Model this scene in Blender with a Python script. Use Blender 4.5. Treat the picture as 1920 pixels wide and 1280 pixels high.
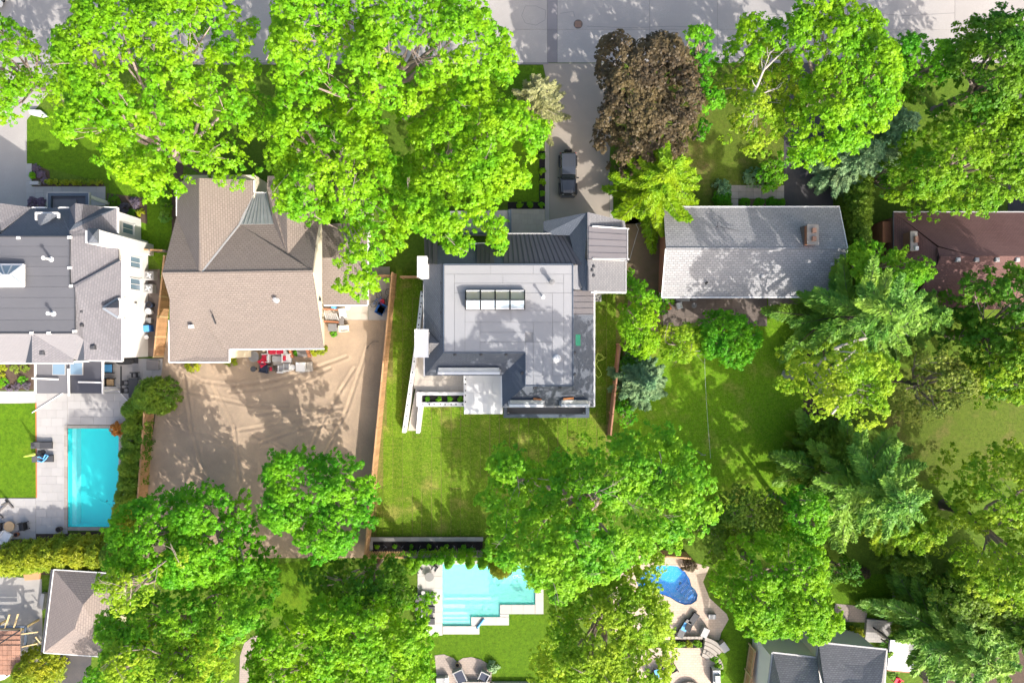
import bpy, bmesh, math, random
import numpy as np
from mathutils import Vector, Matrix
rnd = random.Random(7)
rng = np.random.default_rng(11)
for o in list(bpy.data.objects): bpy.data.objects.remove(o)
sc = bpy.context.scene
C = sc.collection
R_ = math.radians
# ---------------------------------------------------------------- camera, sky, sun, exposure
H = 67.0                      # drone height in metres, lens straight down
FPX = 1280.0                  # focal length in photo pixels (24 mm on 36 mm)
cam_d = bpy.data.cameras.new('camera'); cam = bpy.data.objects.new('camera', cam_d); C.objects.link(cam)
cam.location = (0, 0, H); cam_d.lens = 24; cam_d.sensor_width = 36; cam_d.sensor_fit = 'HORIZONTAL'
cam_d.clip_end = 600; sc.camera = cam
SUN_EL = 35.0; SX, SY = 0.58, -0.815
w = bpy.data.worlds.new('World'); sc.world = w; w.use_nodes = True
wn = w.node_tree.nodes; wl = w.node_tree.links
sky = wn.new('ShaderNodeTexSky'); sky.sky_type = 'NISHITA'; sky.sun_disc = False
sky.air_density = 1.0; sky.dust_density = 5.0; sky.ozone_density = 0.3; sky.sun_elevation = R_(SUN_EL); sky.sun_rotation = math.atan2(SX, SY)
wl.new(sky.outputs[0], wn['Background'].inputs[0]); wn['Background'].inputs[1].default_value = 0.15
sd = bpy.data.lights.new('sun', 'SUN'); sd.energy = 2.85; sd.angle = R_(0.53); sd.color = (1.0, 0.94, 0.86)
sun = bpy.data.objects.new('sun', sd); C.objects.link(sun)
ce = math.cos(R_(SUN_EL))
sun.rotation_euler = Vector((SX*ce, SY*ce, math.sin(R_(SUN_EL)))).to_track_quat('Z', 'Y').to_euler()
sun.location = (30, -40, 60)
sc.view_settings.view_transform = 'Standard'; sc.view_settings.look = 'None'
sc.view_settings.exposure = 1.35; sc.view_settings.gamma = 1.0
# ---------------------------------------------------------------- helpers
def P(px, py, z=0.0):
    """photo pixel seen at height z -> world point"""
    k = (H - z)/FPX
    return Vector(((px-960)*k, (640-py)*k, z))
def RECT(a, b, c, d, z=0.0):
    p = P(a, b, z); q = P(c, d, z)
    return min(p.x, q.x), max(p.x, q.x), min(p.y, q.y), max(p.y, q.y)
def tag(o, label=None, cat=None, group=None, kind=None):
    if label: o['label'] = label
    if cat: o['category'] = cat
    if group: o['group'] = group
    if kind: o['kind'] = kind
    return o
def root_off(o):
    off = Vector((0, 0, 0))
    while o is not None:
        off += o.location; o = o.parent
    return off
class MB:
    def __init__(s): s.v = []; s.f = []; s.uv = None; s.smooth = False
    def add(s, vs, fs):
        n = len(s.v); s.v += [tuple(p) for p in vs]; s.f += [tuple(i+n for i in f) for f in fs]; return s
    def box(s, x0, x1, y0, y1, z0, z1):
        return s.add([(x0,y0,z0),(x1,y0,z0),(x1,y1,z0),(x0,y1,z0),(x0,y0,z1),(x1,y0,z1),(x1,y1,z1),(x0,y1,z1)],
                     [(3,2,1,0),(4,5,6,7),(0,1,5,4),(1,2,6,5),(2,3,7,6),(3,0,4,7)])
    def obox(s, c, sx, sy, sz, rz=0, rx=0, ry=0):
        m = Matrix.Translation(Vector(c)) @ Matrix.Rotation(rz,4,'Z') @ Matrix.Rotation(ry,4,'Y') @ Matrix.Rotation(rx,4,'X')
        vs = [m @ Vector((a*sx/2, b*sy/2, d*sz/2)) for d in (-1,1) for a,b in ((-1,-1),(1,-1),(1,1),(-1,1))]
        return s.add(vs, [(3,2,1,0),(4,5,6,7),(0,1,5,4),(1,2,6,5),(2,3,7,6),(3,0,4,7)])
    def cbox(s, x0, x1, y0, y1, z0, z1, c=0.02):
        """box with chamfered top edge"""
        return s.add([(x0,y0,z0),(x1,y0,z0),(x1,y1,z0),(x0,y1,z0),
                      (x0,y0,z1-c),(x1,y0,z1-c),(x1,y1,z1-c),(x0,y1,z1-c),
                      (x0+c,y0+c,z1),(x1-c,y0+c,z1),(x1-c,y1-c,z1),(x0+c,y1-c,z1)],
                     [(3,2,1,0),(0,1,5,4),(1,2,6,5),(2,3,7,6),(3,0,4,7),(4,5,9,8),(5,6,10,9),(6,7,11,10),(7,4,8,11),(8,9,10,11)])
    def prism(s, poly, z0, z1):
        n = len(poly)
        a = sum(poly[i][0]*poly[(i+1)%n][1]-poly[(i+1)%n][0]*poly[i][1] for i in range(n))
        if a < 0: poly = poly[::-1]
        vs = [(p[0],p[1],z0) for p in poly]+[(p[0],p[1],z1) for p in poly]
        return s.add(vs, [tuple(range(n-1,-1,-1)), tuple(range(n,2*n))]+[(i,(i+1)%n,n+(i+1)%n,n+i) for i in range(n)])
    def bar(s, p, q, w, h, up=(0,0,1)):
        p = Vector(p); q = Vector(q); d = (q-p).normalized(); u = Vector(up)
        if abs(d.dot(u)) > 0.98: u = Vector((1,0,0))
        r = d.cross(u).normalized(); u = r.cross(d)
        vs = [e + r*(a*w/2) + u*(b*h/2) for e in (p,q) for a,b in ((-1,-1),(1,-1),(1,1),(-1,1))]
        return s.add(vs, [(0,1,2,3),(7,6,5,4),(1,0,4,5),(2,1,5,6),(3,2,6,7),(0,3,7,4)])
    def tube(s, pts, rad, n=6, cap=True):
        pts = [Vector(p) for p in pts]
        if not hasattr(rad, '__len__'): rad = [rad]*len(pts)
        vs = []; up = Vector((0,0,1))
        for i, p in enumerate(pts):
            d = (pts[min(i+1,len(pts)-1)]-pts[max(i-1,0)])
            d = d.normalized() if d.length > 1e-6 else Vector((0,0,1))
            a = up if abs(d.dot(up)) < 0.95 else Vector((1,0,0))
            r = d.cross(a).normalized(); u = r.cross(d)
            for k in range(n):
                t = 2*math.pi*k/n
                vs.append(p + (r*math.cos(t)+u*math.sin(t))*rad[i])
        fs = []
        for i in range(len(pts)-1):
            for k in range(n):
                a = i*n+k; b = i*n+(k+1)%n
                fs.append((a,b,b+n,a+n))
        if cap: fs += [tuple(range(n-1,-1,-1)), tuple(range((len(pts)-1)*n, len(pts)*n))]
        return s.add(vs, fs)
    def lathe(s, c, prof, n=16):
        """prof: (r,z) list from bottom to top"""
        vs = [(c[0]+r*math.cos(2*math.pi*k/n), c[1]+r*math.sin(2*math.pi*k/n), c[2]+z) for r,z in prof for k in range(n)]
        fs = [(i*n+k, i*n+(k+1)%n, (i+1)*n+(k+1)%n, (i+1)*n+k) for i in range(len(prof)-1) for k in range(n)]
        fs += [tuple(range(n-1,-1,-1)), tuple(range((len(prof)-1)*n, len(prof)*n))]
        return s.add(vs, fs)
    def mesh(s, name, mat, off=None):
        me = bpy.data.meshes.new(name)
        v = s.v if off is None else [(a-off.x,b-off.y,c-off.z) for a,b,c in s.v]
        me.from_pydata(v, [], s.f); me.materials.append(mat)
        if s.uv is not None:
            l = me.uv_layers.new(name='UVMap')
            l.data.foreach_set('uv', np.array(s.uv, dtype=np.float32).ravel())
        if s.smooth: me.polygons.foreach_set('use_smooth', [True]*len(me.polygons))
        me.update(); return me
    def build(s, name, mat, parent=None, world=True):
        off = root_off(parent) if (parent is not None and world) else None
        o = bpy.data.objects.new(name, s.mesh(name, mat, off)); C.objects.link(o)
        if parent is not None: o.parent = parent
        return o
def thing(name, label, cat, loc=(0,0,0), rz=0, group=None):
    o = bpy.data.objects.new(name, None); C.objects.link(o); o.empty_display_size = 0.3
    o.location = loc; o.rotation_euler = (0,0,rz)
    return tag(o, label, cat, group)
def part(t, name, mat, fn, local=True):
    m = MB(); fn(m); return m.build(name, mat, t, world=not local)
def piece(name, me, loc, parent, rz=0):
    o = bpy.data.objects.new(name, me); C.objects.link(o)
    o.location = Vector(loc) - root_off(parent); o.rotation_euler = (0,0,rz); o.parent = parent
    return o
def struct(name, mb, mat):
    return tag(mb.build(name, mat), kind='structure')
def sheet(name, pxpoly, z, mat, z0=-0.06):
    """ground layer drawn from a photo outline"""
    return struct(name, MB().prism([P(a,b,z)[:2] for a,b in pxpoly], z0, z), mat)
def dup(root, loc, rz, label, group=None):
    r = root.copy(); C.objects.link(r); r.location = loc; r.rotation_euler = (0,0,rz)
    r['label'] = label
    if group: r['group'] = group
    for ch in list(root.children):
        c = ch.copy(); C.objects.link(c); c.parent = r
        for g in ch.children:
            d = g.copy(); C.objects.link(d); d.parent = c
    return r
# ---------------------------------------------------------------- materials
MATS = {}
def _new(name):
    m = bpy.data.materials.new(name); m.use_nodes = True
    nt = m.node_tree; b = nt.nodes['Principled BSDF']; MATS[name] = m
    return m, nt, b
def node(nt, t, **kw):
    n = nt.nodes.new(t)
    for k, v in kw.items(): setattr(n, k, v)
    return n
def mixc(nt, fac, a, b, mode='MIX'):
    n = node(nt, 'ShaderNodeMix', data_type='RGBA', blend_type=mode)
    for sock, v in ((n.inputs[0], fac), (n.inputs[6], a), (n.inputs[7], b)):
        if hasattr(v, 'is_output') or isinstance(v, bpy.types.NodeSocket): nt.links.new(v, sock)
        elif isinstance(v, (int, float)): sock.default_value = v
        else: sock.default_value = (*v, 1)
    return n.outputs[2]
def ramp(nt, src, lo, hi):
    n = node(nt, 'ShaderNodeMapRange'); nt.links.new(src, n.inputs[0])
    n.inputs[1].default_value = lo; n.inputs[2].default_value = hi
    return n.outputs[0]
def noise(nt, co, scale, detail=4, rough=0.55):
    n = node(nt, 'ShaderNodeTexNoise'); n.inputs['Scale'].default_value = scale
    n.inputs['Detail'].default_value = detail; n.inputs['Roughness'].default_value = rough
    nt.links.new(co, n.inputs['Vector']); return n.outputs[0]
def bump(nt, b, src, dist, strength=0.6):
    n = node(nt, 'ShaderNodeBump'); n.inputs['Strength'].default_value = strength
    n.inputs['Distance'].default_value = dist; nt.links.new(src, n.inputs['Height'])
    nt.links.new(n.outputs[0], b.inputs['Normal'])
def wpos(nt): return node(nt, 'ShaderNodeNewGeometry').outputs['Position']
def orand(nt): return node(nt, 'ShaderNodeObjectInfo').outputs['Random']
def mat_plain(name, col, rough=0.7, var=0.18, scale=3.0, fine=25.0, bd=0.004, metal=0.0, orv=0.12, spec=0.4, col2=None):
    """base colour with two scales of mottling, a per-piece tone and fine relief"""
    m, nt, b = _new(name); co = wpos(nt)
    c2 = col2 or tuple(c*(1-var*1.6) for c in col)
    n1 = ramp(nt, noise(nt, co, scale, 5), 0.3, 0.7); n2 = noise(nt, co, fine, 3)
    c = mixc(nt, n1, col, c2)
    c = mixc(nt, ramp(nt, n2, 0.35, 0.65), c, tuple(x*(1-var) for x in col))
    if orv:
        hv = node(nt, 'ShaderNodeHueSaturation'); nt.links.new(c, hv.inputs['Color'])
        mr = node(nt, 'ShaderNodeMapRange'); nt.links.new(orand(nt), mr.inputs[0])
        mr.inputs[3].default_value = 1-orv; mr.inputs[4].default_value = 1+orv
        nt.links.new(mr.outputs[0], hv.inputs['Value']); c = hv.outputs[0]
    nt.links.new(c, b.inputs['Base Color'])
    b.inputs['Roughness'].default_value = rough; b.inputs['Metallic'].default_value = metal
    b.inputs['Specular IOR Level'].default_value = spec
    if bd: bump(nt, b, n2, bd)
    return m
def mat_shingle(name, c1, c2, mortar, bw=0.32, rh=0.15, var=0.5, stain=None):
    m, nt, b = _new(name); co = wpos(nt)
    uv = node(nt, 'ShaderNodeUVMap').outputs[0]
    br = node(nt, 'ShaderNodeTexBrick'); nt.links.new(uv, br.inputs['Vector'])
    br.inputs['Color1'].default_value = (*c1,1); br.inputs['Color2'].default_value = (*c2,1); br.inputs['Mortar'].default_value = (*mortar,1)
    br.inputs['Scale'].default_value = 1; br.inputs['Mortar Size'].default_value = 0.026; br.inputs['Mortar Smooth'].default_value = 0.3
    br.inputs['Brick Width'].default_value = bw; br.inputs['Row Height'].default_value = rh; br.inputs['Bias'].default_value = -0.1
    n1 = ramp(nt, noise(nt, co, 0.55, 5), 0.32, 0.72)
    c = mixc(nt, n1, br.outputs[0], stain or tuple(x*0.8 for x in c1)); 
    mm = node(nt, 'ShaderNodeMix', data_type='RGBA'); mm.inputs[0].default_value = var
    nt.links.new(br.outputs[0], mm.inputs[6]); nt.links.new(c, mm.inputs[7])
    sp = noise(nt, co, 40, 2); c = mixc(nt, ramp(nt, sp, 0.4, 0.75), mm.outputs[2], tuple(x*0.72 for x in c1))
    nt.links.new(c, b.inputs['Base Color']); b.inputs['Roughness'].default_value = 0.9
    b.inputs['Specular IOR Level'].default_value = 0.25
    inv = node(nt, 'ShaderNodeMath', operation='SUBTRACT'); inv.inputs[0].default_value = 1; nt.links.new(br.outputs['Fac'], inv.inputs[1])
    bump(nt, b, inv.outputs[0], 0.012, 0.7)
    return m
def mat_leaf(name, c1, c2, c3=None, trans=0.38, big=0.35):
    """leaf: tone differs leaf by leaf and slowly through the crown"""
    m, nt, b = _new(name); co = wpos(nt)
    ri = node(nt, 'ShaderNodeNewGeometry').outputs['Random Per Island']
    c = mixc(nt, ri, c1, c2)
    c = mixc(nt, ramp(nt, noise(nt, co, big, 3), 0.38, 0.66), c, c3 or c2)
    nt.links.new(c, b.inputs['Base Color']); b.inputs['Roughness'].default_value = 0.5
    b.inputs['Specular IOR Level'].default_value = 0.22
    tr = node(nt, 'ShaderNodeBsdfTranslucent'); nt.links.new(c, tr.inputs[0])
    mx = node(nt, 'ShaderNodeMixShader'); mx.inputs[0].default_value = trans
    nt.links.new(b.outputs[0], mx.inputs[1]); nt.links.new(tr.outputs[0], mx.inputs[2])
    nt.links.new(mx.outputs[0], nt.nodes['Material Output'].inputs[0])
    return m
def mat_grass(name, a, b_, dry, dry_amt=0.5, dscale=0.25, bd=0.05):
    m, nt, b = _new(name); co = wpos(nt)
    n1 = ramp(nt, noise(nt, co, 1.3, 5), 0.35, 0.65); n2 = noise(nt, co, 16, 4, 0.7); n3 = noise(nt, co, dscale, 6, 0.62)
    c = mixc(nt, n1, a, b_)
    c = mixc(nt, ramp(nt, n3, 1-dry_amt, 1-dry_amt+0.16), c, dry)
    c = mixc(nt, ramp(nt, noise(nt, co, 3.2, 5, 0.75), 0.42, 0.66), c, tuple(x*0.55 for x in b_))
    c = mixc(nt, ramp(nt, noise(nt, co, 6.5, 4, 0.7), 0.5, 0.72), c, tuple(0.5*x+0.5*y for x, y in zip(a, dry)))
    c = mixc(nt, ramp(nt, n2, 0.42, 0.68), c, tuple(x*0.58 for x in a))
    hv = node(nt, 'ShaderNodeHueSaturation'); nt.links.new(c, hv.inputs['Color']); mr = node(nt, 'ShaderNodeMapRange'); nt.links.new(orand(nt), mr.inputs[0]); mr.inputs[3].default_value = 0.86; mr.inputs[4].default_value = 1.12; nt.links.new(mr.outputs[0], hv.inputs['Value']); c = hv.outputs[0]
    nt.links.new(c, b.inputs['Base Color']); b.inputs['Roughness'].default_value = 0.85; b.inputs['Specular IOR Level'].default_value = 0.15
    bump(nt, b, n2, bd, 0.9)
    return m
def mat_glass(name, col, rough=0.06):
    m, nt, b = _new(name)
    b.inputs['Base Color'].default_value = (*col,1); b.inputs['Roughness'].default_value = rough
    b.inputs['Specular IOR Level'].default_value = 0.9; b.inputs['Coat Weight'].default_value = 0.6
    return m
def mat_water(name, tint, scat, bd=0.02, turb=0.36):
    m, nt, b = _new(name); co = wpos(nt)
    nt.nodes.remove(b)
    t = node(nt, 'ShaderNodeBsdfTransparent'); t.inputs[0].default_value = (*tint,1)
    g = node(nt, 'ShaderNodeBsdfGlossy'); g.inputs['Roughness'].default_value = 0.08
    lw = node(nt, 'ShaderNodeLayerWeight'); pw_ = node(nt, 'ShaderNodeMath', operation='POWER'); nt.links.new(lw.outputs['Facing'], pw_.inputs[0]); pw_.inputs[1].default_value = 4
    fr = node(nt, 'ShaderNodeMath', operation='MULTIPLY_ADD'); nt.links.new(pw_.outputs[0], fr.inputs[0]); fr.inputs[1].default_value = 0.7; fr.inputs[2].default_value = 0.05
    mx = node(nt, 'ShaderNodeMixShader'); nt.links.new(fr.outputs[0], mx.inputs[0])
    bp = node(nt, 'ShaderNodeBump'); bp.inputs['Distance'].default_value = bd*3; bp.inputs['Strength'].default_value = 1.0
    nt.links.new(noise(nt, co, 2.5, 3), bp.inputs['Height'])
    nt.links.new(bp.outputs[0], g.inputs['Normal']); df = node(nt, 'ShaderNodeBsdfDiffuse'); df.inputs[0].default_value = (*scat,1); nt.links.new(bp.outputs[0], df.inputs['Normal'])
    m0 = node(nt, 'ShaderNodeMixShader'); m0.inputs[0].default_value = turb; nt.links.new(t.outputs[0], m0.inputs[1]); nt.links.new(df.outputs[0], m0.inputs[2]); t = m0
    nt.links.new(t.outputs[0], mx.inputs[1]); nt.links.new(g.outputs[0], mx.inputs[2])
    nt.links.new(mx.outputs[0], nt.nodes['Material Output'].inputs[0])
    return m
def mat_brickpave(name, c1, c2, mortar, bw, rh, rot=0.0):
    m, nt, b = _new(name); co = wpos(nt)
    mp = node(nt, 'ShaderNodeMapping'); nt.links.new(co, mp.inputs[0]); mp.inputs['Rotation'].default_value = (0,0,rot)
    br = node(nt, 'ShaderNodeTexBrick'); nt.links.new(mp.outputs[0], br.inputs['Vector'])
    br.inputs['Color1'].default_value = (*c1,1); br.inputs['Color2'].default_value = (*c2,1); br.inputs['Mortar'].default_value = (*mortar,1)
    br.inputs['Scale'].default_value = 1; br.inputs['Mortar Size'].default_value = 0.012
    br.inputs['Brick Width'].default_value = bw; br.inputs['Row Height'].default_value = rh
    c = mixc(nt, ramp(nt, noise(nt, co, 6, 4), 0.4, 0.7), br.outputs[0], tuple(x*0.8 for x in c1))
    nt.links.new(c, b.inputs['Base Color']); b.inputs['Roughness'].default_value = 0.85
    inv = node(nt, 'ShaderNodeMath', operation='SUBTRACT'); inv.inputs[0].default_value = 1; nt.links.new(br.outputs['Fac'], inv.inputs[1])
    bump(nt, b, inv.outputs[0], 0.008)
    return m
mp = mat_plain
mp('road', (0.35,0.33,0.315), 0.9, 0.16, 0.35, 9, 0.006, orv=0.06, col2=(0.265,0.25,0.245))
mp('road_patch', (0.21,0.20,0.21), 0.9, 0.12, 0.6, 18, 0.006)
mp('drive', (0.30,0.265,0.225), 0.88, 0.1, 0.7, 22, 0.004, orv=0.03, col2=(0.25,0.225,0.20))
mp('concrete', (0.35,0.335,0.315), 0.85, 0.1, 1.5, 22, 0.004)
mp('white_slab', (0.40,0.39,0.38), 0.8, 0.06, 1.2, 20, 0.003, orv=0.05)
mp('grey_slab', (0.35,0.34,0.335), 0.8, 0.07, 1.2, 20, 0.003, orv=0.05)
mp('beige_slab', (0.44,0.395,0.34), 0.8, 0.08, 1.5, 20, 0.003, orv=0.06)
mp('brown_slab', (0.19,0.155,0.135), 0.9, 0.2, 2, 20, 0.006, orv=0.15)
mp('asphalt', (0.055,0.055,0.062), 0.9, 0.3, 0.9, 30, 0.006, col2=(0.10,0.09,0.085))
mp('joint', (0.10,0.095,0.09), 0.95, 0.1, 3, 20, 0.0)
mp('joint_light', (0.33,0.31,0.29), 0.95, 0.1, 3, 20, 0.0)
mp('mulch', (0.022,0.018,0.02), 0.95, 0.4, 6, 30, 0.05)
mp('mulch_brown', (0.10,0.068,0.05), 0.95, 0.3, 3, 26, 0.05)
mp('soil', (0.17,0.12,0.085), 0.95, 0.25, 1.5, 24, 0.04, col2=(0.09,0.10,0.04))
mp('stucco', (0.68,0.67,0.65), 0.8, 0.05, 1.0, 30, 0.003, orv=0.0)
mp('white_paint', (0.70,0.69,0.68), 0.5, 0.04, 2, 20, 0.0, orv=0.02)
mp('cream', (0.66,0.60,0.47), 0.8, 0.06, 1.5, 25, 0.002)
mp('brick_wall', (0.30,0.14,0.09), 0.9, 0.2, 2, 25, 0.006)
mp('membrane', (0.27,0.273,0.287), 0.75, 0.05, 0.8, 14, 0.002, orv=0.03)
mp('membrane_grey', (0.105,0.107,0.12), 0.8, 0.08, 0.8, 14, 0.003, orv=0.04)
mp('membrane_dark', (0.135,0.135,0.15), 0.8, 0.12, 0.9, 14, 0.003, orv=0.04)
mp('metal_dark', (0.075,0.075,0.088), 0.45, 0.06, 1, 20, 0.0, metal=0.3, orv=0.05)
mp('metal_mid', (0.155,0.145,0.155), 0.5, 0.06, 1, 20, 0.0, metal=0.3, orv=0.04)
mp('metal_pale', (0.36,0.38,0.39), 0.45, 0.12, 1.5, 20, 0.0, metal=0.4, orv=0.06, col2=(0.27,0.28,0.27))
mp('metal_white', (0.68,0.70,0.73), 0.4, 0.06, 1.5, 20, 0.0, metal=0.2, orv=0.02)
mp('flash_blue', (0.085,0.11,0.15), 0.5, 0.1, 2, 20, 0.0)
mp('cedar', (0.52,0.30,0.15), 0.75, 0.2, 2, 30, 0.003, orv=0.16)
mp('cedar_red', (0.40,0.20,0.125), 0.75, 0.2, 2, 30, 0.003, orv=0.1)
mp('wood_grey', (0.20,0.185,0.18), 0.85, 0.2, 2, 30, 0.004, orv=0.15)
mp('wood_yellow', (0.55,0.42,0.22), 0.8, 0.1, 2, 30, 0.002)
mp('bark', (0.16,0.13,0.115), 0.95, 0.3, 4, 30, 0.02)
mp('bark_pale', (0.50,0.45,0.42), 0.9, 0.25, 4, 30, 0.01)
mp('twig', (0.34,0.27,0.24), 0.9, 0.25, 4, 30, 0.0)
mp('black', (0.018,0.018,0.02), 0.6, 0.2, 4, 30, 0.0)
mp('dark_grey', (0.055,0.057,0.065), 0.7, 0.15, 4, 30, 0.0)
mp('mid_grey', (0.20,0.20,0.205), 0.75, 0.1, 4, 30, 0.0)
mp('light_grey', (0.36,0.36,0.365), 0.6, 0.08, 3, 30, 0.0)
mp('white', (0.66,0.66,0.66), 0.55, 0.04, 3, 30, 0.0)
mp('red', (0.62,0.02,0.06), 0.6, 0.1, 4, 30, 0.0)
mp('orange_brick', (0.42,0.17,0.09), 0.9, 0.15, 4, 30, 0.004)
mp('blue', (0.03,0.14,0.45), 0.6, 0.12, 4, 30, 0.0)
mp('sky_blue', (0.10,0.36,0.70), 0.6, 0.1, 4, 30, 0.0)
mp('navy', (0.02,0.03,0.06), 0.6, 0.12, 4, 30, 0.0)
mp('rust', (0.42,0.16,0.05), 0.8, 0.2, 4, 30, 0.0)
mp('tan', (0.45,0.31,0.17), 0.75, 0.15, 4, 30, 0.0)
mp('hose', (0.50,0.62,0.10), 0.5, 0.1, 4, 30, 0.0)
mp('terracotta', (0.40,0.22,0.15), 0.85, 0.2, 3, 25, 0.004, orv=0.16)
mp('stone', (0.36,0.33,0.295), 0.9, 0.18, 2.5, 20, 0.01, orv=0.12)
mp('pool_aqua', (0.04,0.76,0.78), 0.7, 0.05, 0.8, 6, 0.0, orv=0.0)
mp('pool_teal', (0.22,0.78,0.73), 0.7, 0.05, 0.8, 6, 0.0, orv=0.0)
mp('pool_blue', (0.02,0.40,0.82), 0.7, 0.05, 0.8, 6, 0.0, orv=0.0)
mp('pool_step', (0.50,0.82,0.81), 0.7, 0.05, 0.8, 6, 0.0, orv=0.0)
mp('pool_blue_step', (0.01,0.13,0.45), 0.7, 0.05, 0.8, 6, 0.0, orv=0.0)
mp('tyre', (0.02,0.02,0.021), 0.85, 0.2, 5, 40, 0.003)
mat_water('water', (0.88,0.99,0.99), (0.05,0.84,0.84)); mat_water('water_teal', (0.94,0.99,0.98), (0.30,0.86,0.82)); mat_water('water_blue', (0.90,0.98,1.0), (0.02,0.36,0.80), turb=0.12)
mat_glass('glass_dark', (0.015,0.02,0.025)); mat_glass('glass_pale', (0.30,0.36,0.43), 0.12)
mat_glass('glass_warm', (0.40,0.36,0.28), 0.12); mat_glass('glass_green', (0.04,0.26,0.16), 0.1); mat_glass('glass_blue', (0.16,0.24,0.32), 0.08)
m, nt, b = _new('car_black'); b.inputs['Base Color'].default_value = (0.012,0.013,0.016,1); b.inputs['Roughness'].default_value = 0.22; b.inputs['Coat Weight'].default_value = 1.0
m, nt, b = _new('car_sky_sheen'); b.inputs['Base Color'].default_value = (0.036,0.042,0.055,1); b.inputs['Roughness'].default_value = 0.32; b.inputs['Coat Weight'].default_value = 0.7  # sky sheen put into the base colour of the black car's top panels
m, nt, b = _new('car_white'); b.inputs['Base Color'].default_value = (0.75,0.76,0.78,1); b.inputs['Roughness'].default_value = 0.25; b.inputs['Coat Weight'].default_value = 1.0
m, nt, b = _new('lamp_lens'); b.inputs['Base Color'].default_value = (0.7,0.7,0.68,1); b.inputs['Roughness'].default_value = 0.1
mat_shingle('sh_grey', (0.185,0.18,0.197), (0.14,0.137,0.153), (0.11,0.105,0.115), 0.36, 0.2)
mat_shingle('sh_smooth', (0.225,0.22,0.235), (0.205,0.20,0.215), (0.18,0.175,0.19))
mat_shingle('sh_blue', (0.115,0.135,0.17), (0.085,0.10,0.13), (0.05,0.06,0.08), 0.26, 0.13)
mat_shingle('sh_charcoal', (0.13,0.145,0.175), (0.095,0.105,0.13), (0.06,0.07,0.085), 0.26, 0.13)
mat_shingle('sh_pale', (0.36,0.358,0.362), (0.24,0.242,0.252), (0.10,0.105,0.12), 0.40, 0.22)
mat_shingle('sh_brown', (0.235,0.198,0.175), (0.19,0.16,0.142), (0.10,0.08,0.07), 0.36, 0.20)
mat_shingle('sh_red', (0.155,0.082,0.075), (0.125,0.066,0.062), (0.085,0.048,0.045), 0.30, 0.15, stain=(0.20,0.12,0.11))
mat_shingle('sh_taupe', (0.28,0.235,0.215), (0.23,0.195,0.18), (0.13,0.11,0.10), 0.36, 0.2)
mat_shingle('sh_slate', (0.27,0.265,0.28), (0.17,0.17,0.185), (0.11,0.11,0.12), 0.30, 0.16)
mat_shingle('sh_mid', (0.205,0.205,0.215), (0.15,0.15,0.16), (0.09,0.09,0.10), 0.32, 0.18)
mat_brickpave('pave_tan', (0.50,0.40,0.32), (0.43,0.34,0.275), (0.28,0.22,0.18), 0.36, 0.24)
mat_brickpave('pave_taupe', (0.33,0.275,0.24), (0.27,0.23,0.205), (0.17,0.145,0.13), 0.30, 0.20)
mat_brickpave('pave_grey', (0.34,0.33,0.325), (0.27,0.265,0.265), (0.15,0.15,0.15), 0.42, 0.28)
mat_grass('grass', (0.105,0.185,0.016), (0.075,0.145,0.012), (0.155,0.17,0.03), 0.42)
mat_grass('grass_lush', (0.11,0.225,0.006), (0.075,0.17,0.006), (0.16,0.225,0.012), 0.42)
mat_grass('grass_sod', (0.135,0.245,0.010), (0.085,0.175,0.008), (0.40,0.33,0.10), 0.47, 0.4)
mat_grass('grass_dry', (0.155,0.32,0.008), (0.105,0.255,0.006), (0.33,0.28,0.08), 0.46, 0.25)
mat_grass('grass_brown', (0.11,0.165,0.016), (0.085,0.14,0.014), (0.18,0.13,0.06), 0.50, 0.3)
mat_grass('sod_seam', (0.20,0.20,0.05), (0.13,0.16,0.03), (0.32,0.27,0.10), 0.45, 0.4)
# dirt yard
m, nt, b = _new('dirt'); co = wpos(nt)
c = mixc(nt, ramp(nt, noise(nt, co, 0.35, 6), 0.35, 0.65), (0.375,0.285,0.20), (0.275,0.213,0.155))
c = mixc(nt, ramp(nt, noise(nt, co, 3.0, 5), 0.5, 0.75), c, (0.31,0.235,0.175))
c = mixc(nt, ramp(nt, noise(nt, co, 22, 3), 0.55, 0.8), c, (0.48,0.36,0.25))
nt.links.new(c, b.inputs['Base Color']); b.inputs['Roughness'].default_value = 0.95; b.inputs['Specular IOR Level'].default_value = 0.1
bump(nt, b, noise(nt, co, 14, 5, 0.7), 0.05, 0.7)
# foliage kinds
mat_leaf('lf_maple', (0.159,0.404,0.007), (0.087,0.292,0.007), (0.242,0.443,0.007))
mat_leaf('lf_maple2', (0.083,0.339,0.007), (0.047,0.235,0.007), (0.164,0.404,0.009))
mat_leaf('lf_mid', (0.123,0.367,0.010), (0.061,0.255,0.009), (0.226,0.433,0.014))
mat_leaf('lf_yellow', (0.135,0.33,0.008), (0.07,0.22,0.007), (0.23,0.385,0.012))
mat_leaf('lf_dark', (0.072,0.226,0.009), (0.041,0.155,0.009), (0.139,0.282,0.011))
mat_leaf('lf_locust', (0.231,0.414,0.011), (0.128,0.310,0.010), (0.350,0.471,0.024))
mat_leaf('lf_purple', (0.085,0.060,0.032), (0.036,0.032,0.022), (0.115,0.088,0.040), trans=0.2)
mat_leaf('lf_spruce', (0.125,0.295,0.030), (0.065,0.205,0.026), (0.215,0.365,0.036), trans=0.15)
mat_leaf('lf_blue', (0.135,0.27,0.12), (0.085,0.20,0.09), (0.23,0.34,0.15), trans=0.12)
mat_leaf('lf_larch', (0.185,0.36,0.006), (0.105,0.27,0.006), (0.28,0.41,0.008), trans=0.3)
mat_leaf('lf_pine', (0.170,0.235,0.024), (0.103,0.169,0.020), (0.247,0.292,0.038), trans=0.2)
mat_leaf('lf_cedar', (0.103,0.212,0.013), (0.067,0.155,0.011), (0.170,0.255,0.014), trans=0.2)
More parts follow.
